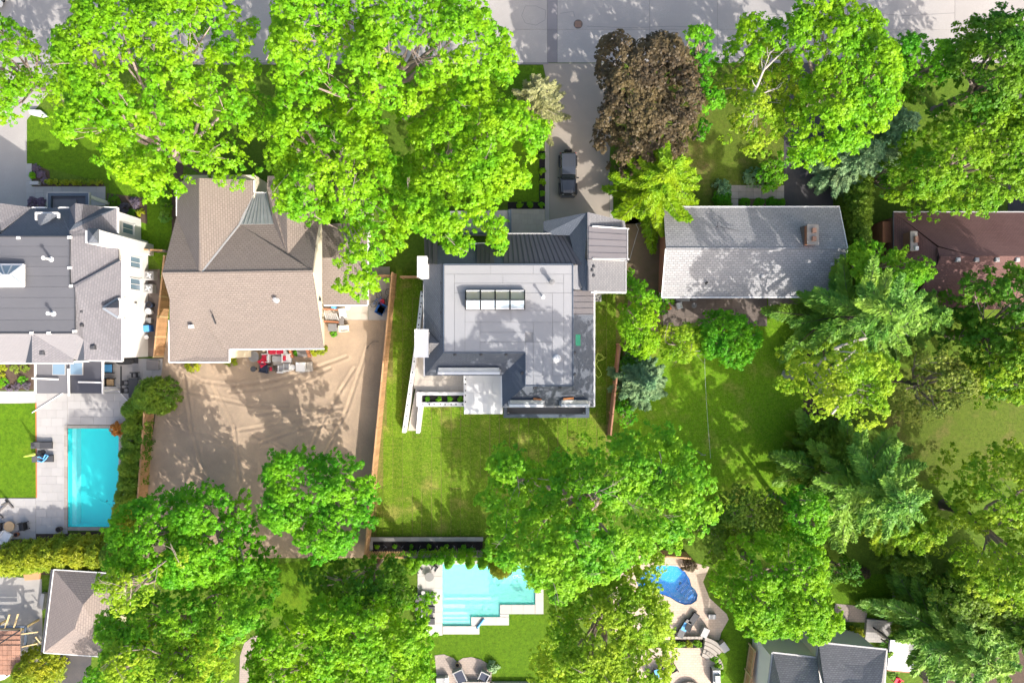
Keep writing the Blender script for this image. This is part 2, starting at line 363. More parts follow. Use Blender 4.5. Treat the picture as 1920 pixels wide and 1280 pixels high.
mat_leaf('lf_hedge', (0.206,0.292,0.011), (0.113,0.202,0.010), (0.319,0.339,0.014), trans=0.25)
mat_leaf('lf_orange', (0.48,0.16,0.02), (0.36,0.10,0.02), (0.5,0.22,0.04), trans=0.3)
mat_leaf('lf_lavender', (0.13,0.105,0.15), (0.08,0.085,0.075), (0.17,0.12,0.19), trans=0.2)
mat_leaf('lf_bare', (0.27,0.29,0.10), (0.20,0.20,0.10), (0.33,0.34,0.16), trans=0.2)
M = MATS
# ================================================================ THE SETTING: ground, road, drives, lawns, decks, pools
POOL1 = RECT(128,803,223,987); POOL2 = RECT(830,1057,1003,1172); POOL3 = RECT(1192,1057,1311,1136)
holes = [POOL1, POOL2, POOL3]
xs = sorted({-160, 160, *[h[i] for h in holes for i in (0,1)]}); ys = sorted({-160, 160, *[h[i] for h in holes for i in (2,3)]})
g = MB()
for i in range(len(xs)-1):
    for j in range(len(ys)-1):
        cx = (xs[i]+xs[i+1])/2; cy = (ys[j]+ys[j+1])/2
        if any(h[0]<cx<h[1] and h[2]<cy<h[3] for h in holes): continue
        g.add([(xs[i],ys[j],0),(xs[i+1],ys[j],0),(xs[i+1],ys[j+1],0),(xs[i],ys[j+1],0)], [(0,1,2,3)])
struct('ground', g, M['grass'])
def slabs(parent, name, rect, nx, ny, z0, z1, mat, gap=0.012, stagger=False, jit=0.004, ch=0.008, limit=None, excl=()):
    """each slab an object of its own; alike slabs share one mesh"""
    x0,x1,y0,y1 = rect; dx = (x1-x0)/nx; dy = (y1-y0)/ny; cache = {}
    for j in range(ny):
        off = dx/2 if (stagger and j%2) else 0
        edges = [x0] + [x0+off+i*dx for i in range(0 if off else 1, nx)] + [x1]
        for i in range(len(edges)-1):
            a, b_ = edges[i], edges[i+1]; cx, cy = (a+b_)/2, y0+(j+.5)*dy
            if any(e[0]<cx<e[1] and e[2]<cy<e[3] for e in excl): continue
            key = round(b_-a, 3)
            if key not in cache:
                hw = (b_-a-gap)/2; hh = (dy-gap)/2
                cache[key] = MB().cbox(-hw,hw,-hh,hh,z0,z1,ch).mesh(name, mat)
            piece(name, cache[key], (cx, cy, rnd.uniform(-jit,jit)), parent)
def slab_field(sname, slabname, px, nx, ny, z, mat, joint='joint', **kw):
    r = RECT(*px); s = struct(sname, MB().box(r[0],r[1],r[2],r[3],-0.05,z-0.02), M[joint])
    slabs(s, slabname, r, nx, ny, z-0.05, z, M[mat], **kw); return s
# --- road along the top, concrete bays with open joints
rd = struct('road', MB().box(-110,110,P(0,118).y,70,-0.05,0.012), M['joint'])
cols = [-1100,-500,165,430,700,1026,1045,1218,1345,1585,1790,2400,3000]; rows = [118,56,-10,-80,-400]
for i in range(len(cols)-1):
    for j in range(len(rows)-1):
        a = P(cols[i],rows[j]); b_ = P(cols[i+1],rows[j+1])
        hw = (b_.x-a.x)/2-0.009; hh = (b_.y-a.y)/2-0.006
        piece('road_slab', MB().cbox(-hw,hw,-hh,hh,-0.03,0.035,0.01).mesh('road_slab', M['road_patch' if cols[i]==1026 else 'road']),
              ((a.x+b_.x)/2,(a.y+b_.y)/2,rnd.uniform(-.003,.003)), rd)
for cr in ([(1440,28),(1500,27),(1560,30),(1640,26),(1700,30),(1790,25)], [(1585,0),(1590,30),(1584,60)], [(985,12),(978,30),(985,44),(1005,48),(1022,38),(1023,20),(1005,12),(985,12)],
           [(1100,50),(1180,53),(1260,50),(1340,54)], [(100,20),(130,16),(165,22)], [(1050,26),(1075,22),(1078,34)]):
    m = MB()
    for k in range(len(cr)-1):
        p, q = P(*cr[k]), P(*cr[k+1]); m.bar((p.x,p.y,0.036),(q.x,q.y,0.036),0.035,0.006)
    m.build('tar_seal', M['road_patch'], rd)
mh = P(1084,46)
cv = tag(MB().lathe((0,0,0),[(0.44,0),(0.44,0.028),(0.40,0.032),(0.0,0.032)],24).build('manhole_cover', M['bark']), 'round rusty manhole cover set in the road', 'manhole')
cv.location = (mh.x, mh.y, 0.033)
for k in range(5): MB().box(-0.3,0.3,-0.02,0.02,0.031,0.038).build('rib', M['terracotta'], cv, world=False).location = (0,-0.24+0.12*k,0)
sheet('kerb', [(-200,118),(1028,118),(1028,121),(-200,121)], 0.05, M['road_patch']); sheet('kerb', [(1150,115),(2100,115),(2100,118),(1150,118)], 0.05, M['road_patch'])
# --- drives
sheet('driveway', [(-60,118),(130,118),(110,150),(50,225),(50,392),(-60,392)], 0.03, M['road'])
sheet('driveway', [(1018,119),(1170,119),(1150,160),(1143,300),(1143,420),(1031,420),(1031,180)], 0.03, M['drive'])
sheet('drive_edging', [(1022,205),(1030.5,180),(1030.5,425),(1022,425)], 0.05, M['concrete'])
sheet('drive_edging', [(1143.5,340),(1149.5,340),(1149.5,425),(1143.5,425)], 0.05, M['concrete'])
sheet('driveway', [(1470,118),(1560,118),(1562,392),(1470,392)], 0.03, M['asphalt'])
sheet('driveway', [(1890,100),(2050,100),(2050,410),(1890,410)], 0.03, M['asphalt'])
sheet('driveway', [(-60,1075),(78,1085),(80,1240),(-60,1250)], 0.03, M['concrete'])
sheet('driveway', [(110,1228),(172,1228),(165,1300),(98,1300)], 0.03, M['asphalt'])
sheet('driveway', [(1425,1205),(1560,1205),(1560,1300),(1410,1300)], 0.03, M['concrete'])
# --- lawns and bare ground
sheet('lawn', [(51,205),(330,205),(330,310),(205,345),(60,308),(51,308)], 0.010, M['grass_lush'])
sheet('lawn', [(205,345),(330,300),(325,420),(300,500),(276,470),(205,395)], 0.011, M['grass_lush'])
sheet('lawn', [(850,124),(1018,124),(1018,285),(1011,285),(1011,378),(850,378)], 0.010, M['grass_lush'])
sheet('lawn', [(1152,122),(1470,122),(1470,300),(1390,388),(1240,388),(1152,300)], 0.010, M['grass_brown'])
sheet('lawn', [(1150,300),(1210,300),(1215,420),(1150,420)], 0.012, M['grass_lush'])
sheet('soil_strip', [(1170,405),(1255,405),(1245,560),(1235,690),(1165,690),(1178,560)], 0.012, M['soil'])
sheet('lawn', [(1180,640),(1440,560),(1570,560),(1530,800),(1510,960),(1300,960),(1160,820)], 0.014, M['grass_dry'])
sheet('lawn', [(1640,690),(1920,690),(1980,900),(1680,900)], 0.012, M['grass_brown'])
sheet('lawn', [(0,757),(66,755),(68,931),(-40,933),(-40,757)], 0.07, M['grass_lush'])
sheet('lawn', [(800,1186),(1030,1150),(1030,1300),(800,1300)], 0.012, M['grass_lush'])
sheet('lawn', [(500,1060),(640,1040),(600,1140),(500,1160)], 0.012, M['grass_lush'])
sheet('lawn', [(1548,1073),(1680,1076),(1676,1165),(1548,1150)], 0.012, M['grass_lush'])
sheet('lawn', [(1355,1130),(1400,1130),(1398,1300),(1345,1300)], 0.012, M['grass_lush'])
# centre back garden: new sod laid in strips, straw-coloured seams between them
def lx(y): return 742 + (y-520)*(697-742)/(1005-520)
sod = struct('sod_lawn', MB().prism([P(a,b)[:2] for a,b in [(742,515),(800,515),(1172,555),(1148,810),(1120,1007),(697,1007)]], -0.05, 0.008), M['sod_seam'])
yrows = [1005,915,820,728,640,560,505]; cache = {}
for j in range(6):
    for i in range(26):
        a, b_ = 700+18.2*i, 700+18.2*(i+1); y1, y0 = yrows[j], yrows[j+1]
        sh = (i%2)*22
        y1 -= sh if j else 0; y0 -= sh if j < 5 else 0
        if a < lx(y0)-3: 
            if b_ < lx(y0)+5: continue
            a = lx(y0)
        if b_ > 1150 + (800-max(y0,560))*0.06: continue
        if a > 800 and b_ < 1108 and y1 < 762: continue
        p, q = P(a,y1), P(b_,y0); hw = (q.x-p.x)/2-0.002-rnd.random()**2*0.05; hh = (q.y-p.y)/2-0.002-rnd.random()**2*0.04
        piece('sod_strip', MB().cbox(-hw,hw,-hh,hh,-0.02,0.03,0.02).mesh('sod_strip', M['grass_sod']), ((p.x+q.x)/2,(p.y+q.y)/2,rnd.uniform(-.006,.006)), sod)
# dirt yard behind the brown house, wheel ruts pressed into it
ruts = [[(340,690),(380,715),(440,722),(520,712),(590,690),(650,668)],[(430,735),(500,728),(570,712),(620,690)],[(330,730),(400,745),(470,760),(540,762)],
 [(450,806),(550,790),(640,775)],[(480,776),(560,768),(640,764)],[(345,700),(360,800),(380,880),(390,960)],[(400,720),(440,800),(450,900)],[(490,830),(560,804),(640,792)],
 [(560,900),(600,800),(640,730),(665,690)],[(590,890),(620,830),(650,770),(690,650)],[(330,850),(400,905),(430,960)],[(475,815),(530,840),(560,860)],[(320,790),(420,830),(480,880)]]
segs = np.array([[*P(*r[k])[:2], *P(*r[k+1])[:2]] for r in ruts for k in range(len(r)-1)])
NX, NY = 210, 190
u = np.linspace(0,1,NX)[None,:]; vv = np.linspace(0,1,NY)[:,None]
py = 600 + vv*(1045-600) + 0*u; lxx = 312 + (py-640)*(262-312)/(985-640); rxx = 731 + (py-600)*(684-731)/(1045-600)
px_ = lxx + (rxx-lxx)*u
X = (px_-960)*H/FPX; Y = (640-py)*H/FPX
Z = np.full_like(X, 0.07)
for ax,ay,bx,by in segs:
    dx,dy = bx-ax, by-ay; t = np.clip(((X-ax)*dx+(Y-ay)*dy)/(dx*dx+dy*dy),0,1)
    d = np.hypot(X-ax-t*dx, Y-ay-t*dy)
    Z += -0.065*np.exp(-(d/0.11)**2) + 0.045*np.exp(-((d-0.26)/0.11)**2)
Z += rng.normal(0,0.006,Z.shape); Z = np.maximum(Z, 0.004)
vs = np.stack([X,Y,Z],-1).reshape(-1,3); q = np.arange(NX*NY).reshape(NY,NX)
fc = np.stack([q[:-1,:-1],q[1:,:-1],q[1:,1:],q[:-1,1:]],-1).reshape(-1,4)
d = MB(); d.v = [tuple(p) for p in vs]; d.f = [tuple(p) for p in fc]; d.smooth = True
struct('dirt_yard', d, M['dirt'])
sheet('gravel_strip', [(270,690),(312,650),(300,760),(262,985),(240,985)], 0.012, M['soil'])
# --- planting beds
sheet('mulch_bed', [(1011,284),(1022,284),(1022,392),(952,392),(952,379),(1011,379)], 0.03, M['mulch'])
sheet('mulch_bed', [(50,372),(92,372),(92,392),(50,392)], 0.03, M['mulch_brown'])
sheet('mulch_bed', [(60,306),(92,320),(95,345),(195,345),(195,350),(78,350),(62,350)], 0.03, M['mulch_brown'])
sheet('mulch_bed', [(200,362),(275,372),(276,420),(222,404),(200,392)], 0.03, M['mulch_brown'])
sheet('mulch_bed', [(1385,374),(1470,374),(1470,392),(1385,392)], 0.03, M['soil'])
sheet('mulch_bed', [(0,682),(66,682),(66,731),(-30,731),(-30,682)], 0.03, M['mulch_brown'])
sheet('mulch_bed', [(699,1013),(905,1011),(905,1032),(699,1034)], 0.06, M['mulch'])
sheet('mulch_bed', [(1697,1095),(1722,1095),(1718,1210),(1695,1210)], 0.03, M['mulch'])
sheet('mulch_bed', [(226,995),(60,1000),(0,1010),(0,1075),(226,1080)], 0.02, M['mulch_brown'])
sheet('mulch_bed', [(322,305),(345,300),(335,420),(322,470)], 0.03, M['mulch_brown'])
sheet('mulch_bed', [(232,800),(262,720),(300,690),(285,780),(262,960),(225,990)], 0.025, M['mulch_brown'])
sheet('mulch_bed', [(1268,1198),(1320,1198),(1318,1213),(1268,1213)], 0.03, M['mulch'])
sheet('mulch_bed', [(1738,1105),(2060,1105),(2060,1330),(1728,1330)], 0.02, M['mulch_brown'])
sheet('mulch_bed', [(1510,640),(1600,640),(1560,900),(1500,960)], 0.02, M['mulch_brown'])
# --- small paved places
slab_field('front_walk', 'paving_slab', (50,350,198,386), 9, 3, 0.05, 'grey_slab', joint='joint_light')
slab_field('front_walk', 'paving_slab', (49,307,60,350), 1, 4, 0.05, 'grey_slab', joint='joint_light')
slab_field('front_terrace', 'paving_slab', (957,392,1021.5,440), 6, 5, 0.05, 'beige_slab', joint='joint_light', stagger=True)
slab_field('front_terrace', 'paving_slab', (850,398,955,442), 8, 4, 0.05, 'beige_slab', joint='joint_light', stagger=True)
slab_field('garden_path', 'paving_slab', (1370,347.5,1470,373), 7, 2, 0.045, 'stone')
slab_field('garden_path', 'paving_slab', (1371,373.5,1384,392), 1, 1, 0.045, 'stone')
slab_field('back_patio', 'paving_slab', (1243,545,1438,611), 12, 4, 0.045, 'brown_slab', stagger=True)
slab_field('back_patio', 'paving_slab', (1440,552,1560,573), 9, 1, 0.045, 'stone')
slab_field('side_patio', 'paving_slab', (608,574,690,626), 7, 4, 0.05, 'beige_slab', joint='joint_light')
slab_field('side_patio', 'paving_slab', (690.5,500,731,624), 2, 6, 0.05, 'concrete', joint='joint_light')
slab_field('sitting_patio', 'paving_slab', (455,640,588,699), 9, 4, 0.06, 'stone')
slab_field('stone_border', 'paving_slab', (590,655,626,671), 3, 1, 0.06, 'beige_slab', joint='joint_light')
slab_field('side_walk', 'paving_slab', (276,505,300,668), 1, 10, 0.04, 'brown_slab')
# left garden: pool deck of long slabs
slab_field('pool_deck', 'deck_slab', (68,737,127,1000), 3, 17, 0.06, 'grey_slab', joint='joint_light', stagger=True)
slab_field('pool_deck', 'deck_slab', (127.3,737,250,796), 5, 4, 0.06, 'grey_slab', joint='joint_light', stagger=True)
slab_field('pool_deck', 'deck_slab', (-60,733,67.7,756), 4, 2, 0.06, 'white_slab', joint='joint_light')
slab_field('pool_deck', 'deck_slab', (-60,933.5,67.7,1010), 6, 5, 0.06, 'grey_slab', joint='joint_light', stagger=True)
slab_field('pool_deck', 'deck_slab', (194,672,305,736.7), 6, 4, 0.06, 'grey_slab', joint='joint_light', stagger=True)
slab_field('pool_deck', 'deck_slab', (234.5,796.5,246,992), 1, 12, 0.06, 'grey_slab', joint='joint_light')
sheet('lawn_edging', [(66,755),(68.2,755),(69.2,933),(67.2,933)], 0.085, M['rust'])
def coping(px_list, nlist, mat, z=0.09):
    for r_, (nx, ny) in zip(px_list, nlist):
        slab_field('pool_coping', 'coping_stone', r_, nx, ny, z, mat, joint='joint')
coping([(121,796.8,127.8,992),(223.2,796.8,234,992),(128,796.8,223,802.8),(128,987.2,223,994)], [(1,10),(1,10),(5,1),(5,1)], 'stone')
def basin(nm, r, depth, mat, wmat, floor_px=None):
    x0,x1,y0,y1 = r; m = MB(); t = 0.12
    m.box(x0-t,x1+t,y0-t,y1+t,-depth-0.1,-depth)
    m.box(x0-t,x0,y0-t,y1+t,-depth,-0.02); m.box(x1,x1+t,y0-t,y1+t,-depth,-0.02); m.box(x0,x1,y0-t,y0,-depth,-0.02); m.box(x0,x1,y1,y1+t,-depth,-0.02)
    b_ = struct(nm, m, mat)
    MB().add([(x0,y0,-0.10),(x1,y0,-0.10),(x1,y1,-0.10),(x0,y1,-0.10)],[(0,1,2,3)]).build('water', wmat, b_)
    return b_
b1 = basin('pool_basin', POOL1, 1.35, M['pool_aqua'], M['water'])
x0,x1,y0,y1 = POOL1
MB().box(x0,x0+0.42,y0,y1,-1.34,-0.62).build('bench_step', M['pool_step'], b1)
MB().prism([(x0+0.42,y0),(x1,y0),(x1,y0+1.2),(x0+2.6,y0+2.2),(x0+0.9,y0+3.0)],-1.345,-1.2).build('floor_slope', M['pool_aqua'], b1)
for k in (200,213):
    p = P(k,939,-1.3); MB().lathe((p.x,p.y,-1.345),[(0.11,0),(0.11,0.03),(0.0,0.03)],10).build('drain', M['dark_grey'], b1)
# middle pool with stepped corner
b2 = basin('pool_basin', POOL2, 1.3, M['pool_teal'], M['water_teal'])
x0,x1,y0,y1 = POOL2
ya = P(0,1132).y; yb = P(0,1155).y; xa = P(937,0).x; xb = P(883,0).x
for nm_, bx_ in (('corner_fill',(xa,x1,y0,ya)),('corner_fill',(xb,xa,y0,yb))):
    MB().box(bx_[0],bx_[1],bx_[2],bx_[3],-1.29,0.02).build(nm_, M['pool_teal'], b2)
for (p0,p1,q0,q1,zt) in ((830,937,1127,1137.5,-1.05),(830,937,1137.5,1150,-0.75),(830,883,1150,1158.5,-0.5),(830,883,1158.5,1165,-0.34),(830,883,1165,1172,-0.2)):
    r = RECT(p0,q0,p1,q1); MB().box(r[0]+.005,r[1]-.005,r[2],r[3],-1.28,zt).build('pool_step', M['pool_step'], b2)
MB().box(P(883,0).x,P(937,0).x-.01,P(0,1155).y+.01,P(0,1150).y,-1.27,-0.7).build('pool_step', M['pool_step'], b2)
for px4, nn in (((783,1057,829.6,1190),(3,6)),((829.9,1050,1003,1056.7),(6,1)),((1003.4,1050,1019,1150),(1,4)),((937.3,1132.4,1003,1150),(3,1)),((883.4,1155.4,954,1171),(3,1)),((830,1172.4,899,1188),(3,1)),((937.3,1150.4,954,1155),(1,1)),((883.4,1171.2,899,1172.2),(1,1))):
    slab_field('pool_deck', 'deck_slab', px4, nn[0], nn[1], 0.07, 'white_slab', joint='joint_light')
sheet('lawn', [(954.3,1150.3),(1003,1150.3),(1003,1172.3),(899.3,1172.3),(899.3,1171.4),(954.3,1171.4)], 0.03, M['grass_lush'])
dr = P(970,1090,-1.25); MB().lathe((dr.x,dr.y,-1.295),[(0.12,0),(0.12,0.03),(0.0,0.03)],10).build('drain', M['dark_grey'], b2)
# blue freeform pool
b3 = basin('pool_basin', POOL3, 1.4, M['pool_blue'], M['water_blue'])
outl = [(1193,1090),(1200,1072),(1222,1062),(1250,1059),(1270,1061),(1284,1071),(1293,1085),(1296,1098),(1303,1104),(1308,1114),(1306,1125),(1296,1132),(1284,1133),(1270,1128),(1258,1120),(1240,1113),(1215,1108),(1198,1102)]
from mathutils.geometry import tessellate_polygon
outer = [Vector((POOL3[0],POOL3[2],0)),Vector((POOL3[1],POOL3[2],0)),Vector((POOL3[1],POOL3[3],0)),Vector((POOL3[0],POOL3[3],0))]
inner = [P(a,b_) for a,b_ in outl]
tri = tessellate_polygon([outer, inner]); allp = outer+inner; sm = MB()
sm.add([(p.x,p.y,0.045) for p in allp], [tuple(t) for t in tri])
n = len(inner); sm.add([(p.x,p.y,0.045) for p in inner]+[(p.x,p.y,-1.39) for p in inner], [(i,(i+1)%n,n+(i+1)%n,n+i) for i in range(n)])
sm.build('pool_surround', M['pave_tan'], b3)
sm2 = MB(); ins = [Vector((p.x*0.999+0,p.y,0)) for p in inner]; cen = sum(inner, Vector())/n
sm2.add([(p.x+(cen.x-p.x)*0.012,p.y+(cen.y-p.y)*0.012,-0.03) for p in inner]+[(p.x+(cen.x-p.x)*0.012,p.y+(cen.y-p.y)*0.012,-1.38) for p in inner], [(i,(i+1)%n,n+(i+1)%n,n+i) for i in range(n)])
sm2.build('liner', M['pool_blue'], b3)
for k,(a,b_,zt) in enumerate(((1287,1108,-1.0),(1292,1113,-0.7),(1296,1118,-0.45),(1299,1123,-0.25))):
    p = P(a,b_); MB().obox((p.x,p.y,(zt-1.39)/2),0.62+0.0*k,1.35-0.22*k,zt+1.39-0.002*k,R_(-42)).build('pool_step', M['pool_blue_step'], b3)
dr = P(1276,1094,-1.3); MB().lathe((dr.x,dr.y,-1.395),[(0.17,0),(0.17,0.03),(0.0,0.03)],12).build('drain', M['navy'], b3)
# tan patio round the blue pool: strips that leave the pool's opening free
def patio_cut(name, poly, z, mat, hole):
    o = [P(a,b_) for a,b_ in poly]; x0,x1,y0,y1 = hole
    h = [Vector((x0,y0,0)),Vector((x1,y0,0)),Vector((x1,y1,0)),Vector((x0,y1,0))]
    t = tessellate_polygon([o,h]); allp = o+h
    return struct(name, MB().add([(p.x,p.y,z) for p in allp], [tuple(k) for k in t]), mat)
patio_cut('pool_patio', [(1150,1040),(1265,1044),(1330,1062),(1318,1090),(1330,1120),(1362,1150),(1366,1160),(1352,1185),(1348,1200),(1330,1196),(1320,1198),(1150,1198)], 0.040, M['pave_tan'], POOL3)
sheet('lower_patio', [(1190,1214),(1318,1214),(1335,1222),(1345,1245),(1345,1300),(1170,1300)], 0.035, M['pave_tan'])
sheet('curved_patio', [(822,1300),(815,1228),(832,1226),(850,1233),(857,1240),(868,1233),(884,1231),(902,1236),(915,1244),(922,1258),(920,1300)], 0.035, M['pave_taupe'])
sheet('curved_path', [(448,1300),(450,1230),(458,1205),(475,1192),(500,1190),(500,1203),(478,1208),(468,1230),(466,1300)], 0.03, M['pave_taupe'])
sheet('dirt_patch', [(470,1215),(520,1215),(520,1240),(470,1235)], 0.02, M['soil'])
# bottom right garden
sheet('brick_terrace', [(1566,1131),(1627,1137),(1624,1166),(1560,1164)], 0.035, M['pave_taupe'])
sheet('garden_path', [(1677,1083),(1697,1083),(1693,1156),(1670,1156)], 0.04, M['pave_grey'])
sheet('garden_path', [(1670,1156.3),(1693,1156.3),(1692.5,1163),(1670,1163)], 0.10, M['mid_grey'])
sheet('raised_deck', [(1626,1160),(1701,1166),(1698,1205),(1622,1203)], 0.35, M['pave_grey'])
sheet('garden_path', [(1535,1190),(1622,1195),(1622,1212),(1535,1208)], 0.05, M['pave_taupe'])
for k in range(5):
    a = 1168+k*6; sheet('garden_step', [(1552-k*.4,a),(1582-k*.2,a+1),(1582-k*.2,a+6.6),(1552-k*.4,a+5.6)], 0.42-0.07*k, M['stone'])
# sky is the world; far ground continues as the same sheet
# ================================================================ HOUSES
def slope(house, name, pts, mat, thick=0.14):
    """one roof plane from (px,py,z) corners, shingle courses parallel to its eave"""
    v = [P(*p) for p in pts]
    nrm = Vector((0,0,0))
    for i in range(len(v)):
        a, b_ = v[i], v[(i+1)%len(v)]; nrm += a.cross(b_)
    if nrm.z < 0: v = v[::-1]; nrm = -nrm
    nrm.normalize()
    h = Vector((0,0,1)).cross(nrm)
    h = h.normalized() if h.length > 0.03 else Vector((1,0,0))
    up = nrm.cross(h)
    n = len(v); off = root_off(house)
    m = MB()
    m.v = [tuple(p-off) for p in v]+[tuple(p-off-Vector((0,0,thick))) for p in v]
    m.f = [tuple(range(n)), tuple(range(2*n-1,n-1,-1))]+[((i+1)%n,i,n+i,n+(i+1)%n) for i in range(n)]
    m.uv = [(m_.dot(h)+40, m_.dot(up)+40) for f in m.f for m_ in [((v+v)[k]) for k in f]]
    return m.build(name, mat, house, world=False)
def strip(house, name, a, b_, w, h, mat, dz=0.0):
    p, q = P(*a), P(*b_); p.z += dz; q.z += dz
    m = MB().bar(p, q, w, h); return m.build(name, mat, house)
def panels(house, name, quad, n, mat, seam=0.035, rise=0.0):
    """standing-seam sheet: quad corners (eave a, eave b, top b, top a); n panels side by side, each with a raised seam"""
    a,b_,c,d_ = [P(*p) for p in quad]
    for i in range(n):
        t0, t1 = i/n, (i+1)/n
        p0, p1 = a.lerp(b_,t0), a.lerp(b_,t1); q0, q1 = d_.lerp(c,t0), d_.lerp(c,t1)
        m = MB(); z = Vector((0,0,0.05)); m.add([p0,p1,q1,q0,p0-z,p1-z,q1-z,q0-z],[(0,1,2,3),(7,6,5,4),(1,0,4,5),(2,1,5,6),(3,2,6,7),(0,3,7,4)])
        s = p1.lerp(p0,0.03); e = q1.lerp(q0,0.03); m.bar(s+Vector((0,0,0.03)), e+Vector((0,0,0.03)), seam, 0.07)
        m.build(name, mat, house)
def walls(house, name, poly_w, z1, mat, z0=0.0): return MB().prism(poly_w, z0, z1).build(name, mat, house)
def vent(house, px, py, z, s=0.32, mat='dark_grey', h=0.22):
    p = P(px,py,z); m = MB(); m.cbox(p.x-s/2,p.x+s/2,p.y-s/2,p.y+s/2,z-0.3,z+h,0.05); return m.build('roof_vent', M[mat], house)
def pipe(house, px, py, z, h=0.6, r=0.07, mat='white'):
    p = P(px,py,z); return MB().lathe((p.x,p.y,z-0.05),[(r*2.6,0),(r*2.2,0.08),(r,0.1),(r,h),(r*1.7,h),(r*1.7,h+0.08),(0,h+0.1)],10).build('vent_pipe', M[mat], house)
def window_x(house, x, y0, y1, z0, z1, sgn, fm='white_paint', gm='glass_blue', mull=1):
    """window on a wall that faces +x (sgn 1) or -x"""
    m = MB(); t = 0.08; e = 0.06*sgn
    def bb(a,b_,c,d_): m.box(min(x,x+e),max(x,x+e),a,b_,c,d_)
    bb(y0-t,y0,z0-t,z1+t); bb(y1,y1+t,z0-t,z1+t); bb(y0,y1,z0-t,z0); bb(y0,y1,z1,z1+t)
    for k in range(mull): 
        c = y0+(y1-y0)*(k+1)/(mull+1); m.box(min(x,x+e*.8),max(x,x+e*.8),c-.025,c+.025,z0,z1)
    w_ = m.build('window', M[fm], house)
    e2 = 0.02*sgn; MB().box(min(x,x+e2),max(x,x+e2),y0,y1,z0,z1).build('pane', M[gm], w_)
    e3 = 0.14*sgn; MB().box(min(x,x+e3),max(x,x+e3),y0-.12,y1+.12,z0-.16,z0-.08).build('sill', M[fm], w_)
    return w_
def window_y(house, y, x0, x1, z0, z1, sgn, fm='white_paint', gm='glass_blue'):
    m = MB(); t = 0.08; e = 0.06*sgn
    def bb(a,b_,c,d_): m.box(a,b_,min(y,y+e),max(y,y+e),c,d_)
    bb(x0-t,x0,z0-t,z1+t); bb(x1,x1+t,z0-t,z1+t); bb(x0,x1,z0-t,z0); bb(x0,x1,z1,z1+t)
    w_ = m.build('window', M[fm], house)
    e2 = 0.02*sgn; MB().box(x0,x1,min(y,y+e2),max(y,y+e2),z0,z1).build('pane', M[gm], w_)
    return w_

# ---------------- A: white stucco house at the left edge
A = thing('stucco_house', 'white stucco house with flat grey roof deck and gabled shingle edges', 'house', P(60,540,0))
ZD, ZE = 8.0, 5.7
walls(A, 'wall', [(-56,12.0),(-36.4,12.0),(-36.4,9.8),(-35.7,9.8),(-35.7,-1.5),(-42.5,-1.5),(-56,-1.8)], ZE-0.1, M['stucco'])
# flat deck of overlapping membrane strips
ysd = [444,462,481,500,518,538,558,578,600,624]
for k in range(9):
    xe = 131 if ysd[k+1] <= 538 else 141
    slope(A, 'membrane_strip', [(-160,ysd[k],ZD-0.01*(k%2)),(xe,ysd[k],ZD-0.01*(k%2)),(xe,ysd[k+1]-.4,ZD-0.01*(k%2)),(-160,ysd[k+1]-.4,ZD-0.01*(k%2))], M['membrane_grey'], 0.1)
walls(A, 'wall', [P(-100,450,ZD)[:2],P(128,450,ZD)[:2],P(128,620,ZD)[:2],P(-100,620,ZD)[:2]], ZD-0.12, M['stucco'], ZE-0.1)
for a,b_ in (((131.5,444,ZD),(131.5,538,ZD)),((141.5,538,ZD),(141.5,625,ZD)),((-160,624.5,ZD),(142,624.5,ZD)),((131,538,ZD),(142,538,ZD)),((-160,443.5,ZD),(132,443.5,ZD))):
    strip(A, 'drip_edge', a, b_, 0.09, 0.12, M['dark_grey'], 0.02)
for q_ in ((130.5,445),(131,502),(134,536),(60,624),(140,621),(35,446),(92,624)):
    p = P(*q_,ZD); MB().cbox(p.x-.16,p.x+.16,p.y-.12,p.y+.12,ZD-.1,ZD+.12,.03).build('scupper', M['white_paint'], A)
# north slope and gables; bluish planes hold their away-from-sun shade in the colour
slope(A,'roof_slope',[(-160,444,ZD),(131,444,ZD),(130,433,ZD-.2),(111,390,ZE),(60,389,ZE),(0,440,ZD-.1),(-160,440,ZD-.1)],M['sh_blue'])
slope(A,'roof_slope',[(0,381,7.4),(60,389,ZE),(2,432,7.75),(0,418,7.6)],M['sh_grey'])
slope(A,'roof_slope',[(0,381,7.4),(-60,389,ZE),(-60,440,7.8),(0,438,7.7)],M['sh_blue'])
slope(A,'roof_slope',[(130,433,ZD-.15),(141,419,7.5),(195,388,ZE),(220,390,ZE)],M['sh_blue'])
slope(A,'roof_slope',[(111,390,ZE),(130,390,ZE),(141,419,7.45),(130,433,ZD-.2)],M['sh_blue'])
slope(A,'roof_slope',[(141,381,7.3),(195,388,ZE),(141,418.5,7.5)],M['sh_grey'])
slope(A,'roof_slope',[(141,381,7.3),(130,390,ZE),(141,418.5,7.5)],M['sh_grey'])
for a,b_ in (((60,389.5,ZE),(87,389.5,ZE)),((87,389.5,ZE),(87,400,ZE)),((111,389.5,ZE),(130,389.5,ZE)),((111,389.5,ZE),(111,400,ZE)),((195,389,ZE),(220.5,389.5,ZE)),((221,389.5,ZE),(221,437,ZE))):
    strip(A,'gutter',a,b_,0.14,0.14,M['white_paint'],-0.02)
# small open gablet
slope(A,'gablet_slope',[(68,401,6.9),(89,400,7.5),(73,427,7.1)],M['sh_charcoal']); slope(A,'gablet_slope',[(89,400,7.5),(110,401,6.9),(73,427,7.1)],M['sh_charcoal'])
strip(A,'gablet_trim',(67.5,400,7.0),(110.5,400,7.0),0.16,0.3,M['white_paint']); strip(A,'gablet_trim',(68,400,7.0),(68,413,7.0),0.1,0.2,M['white_paint']); strip(A,'gablet_trim',(110,400,7.0),(110,409,7.0),0.16,0.2,M['white_paint'])
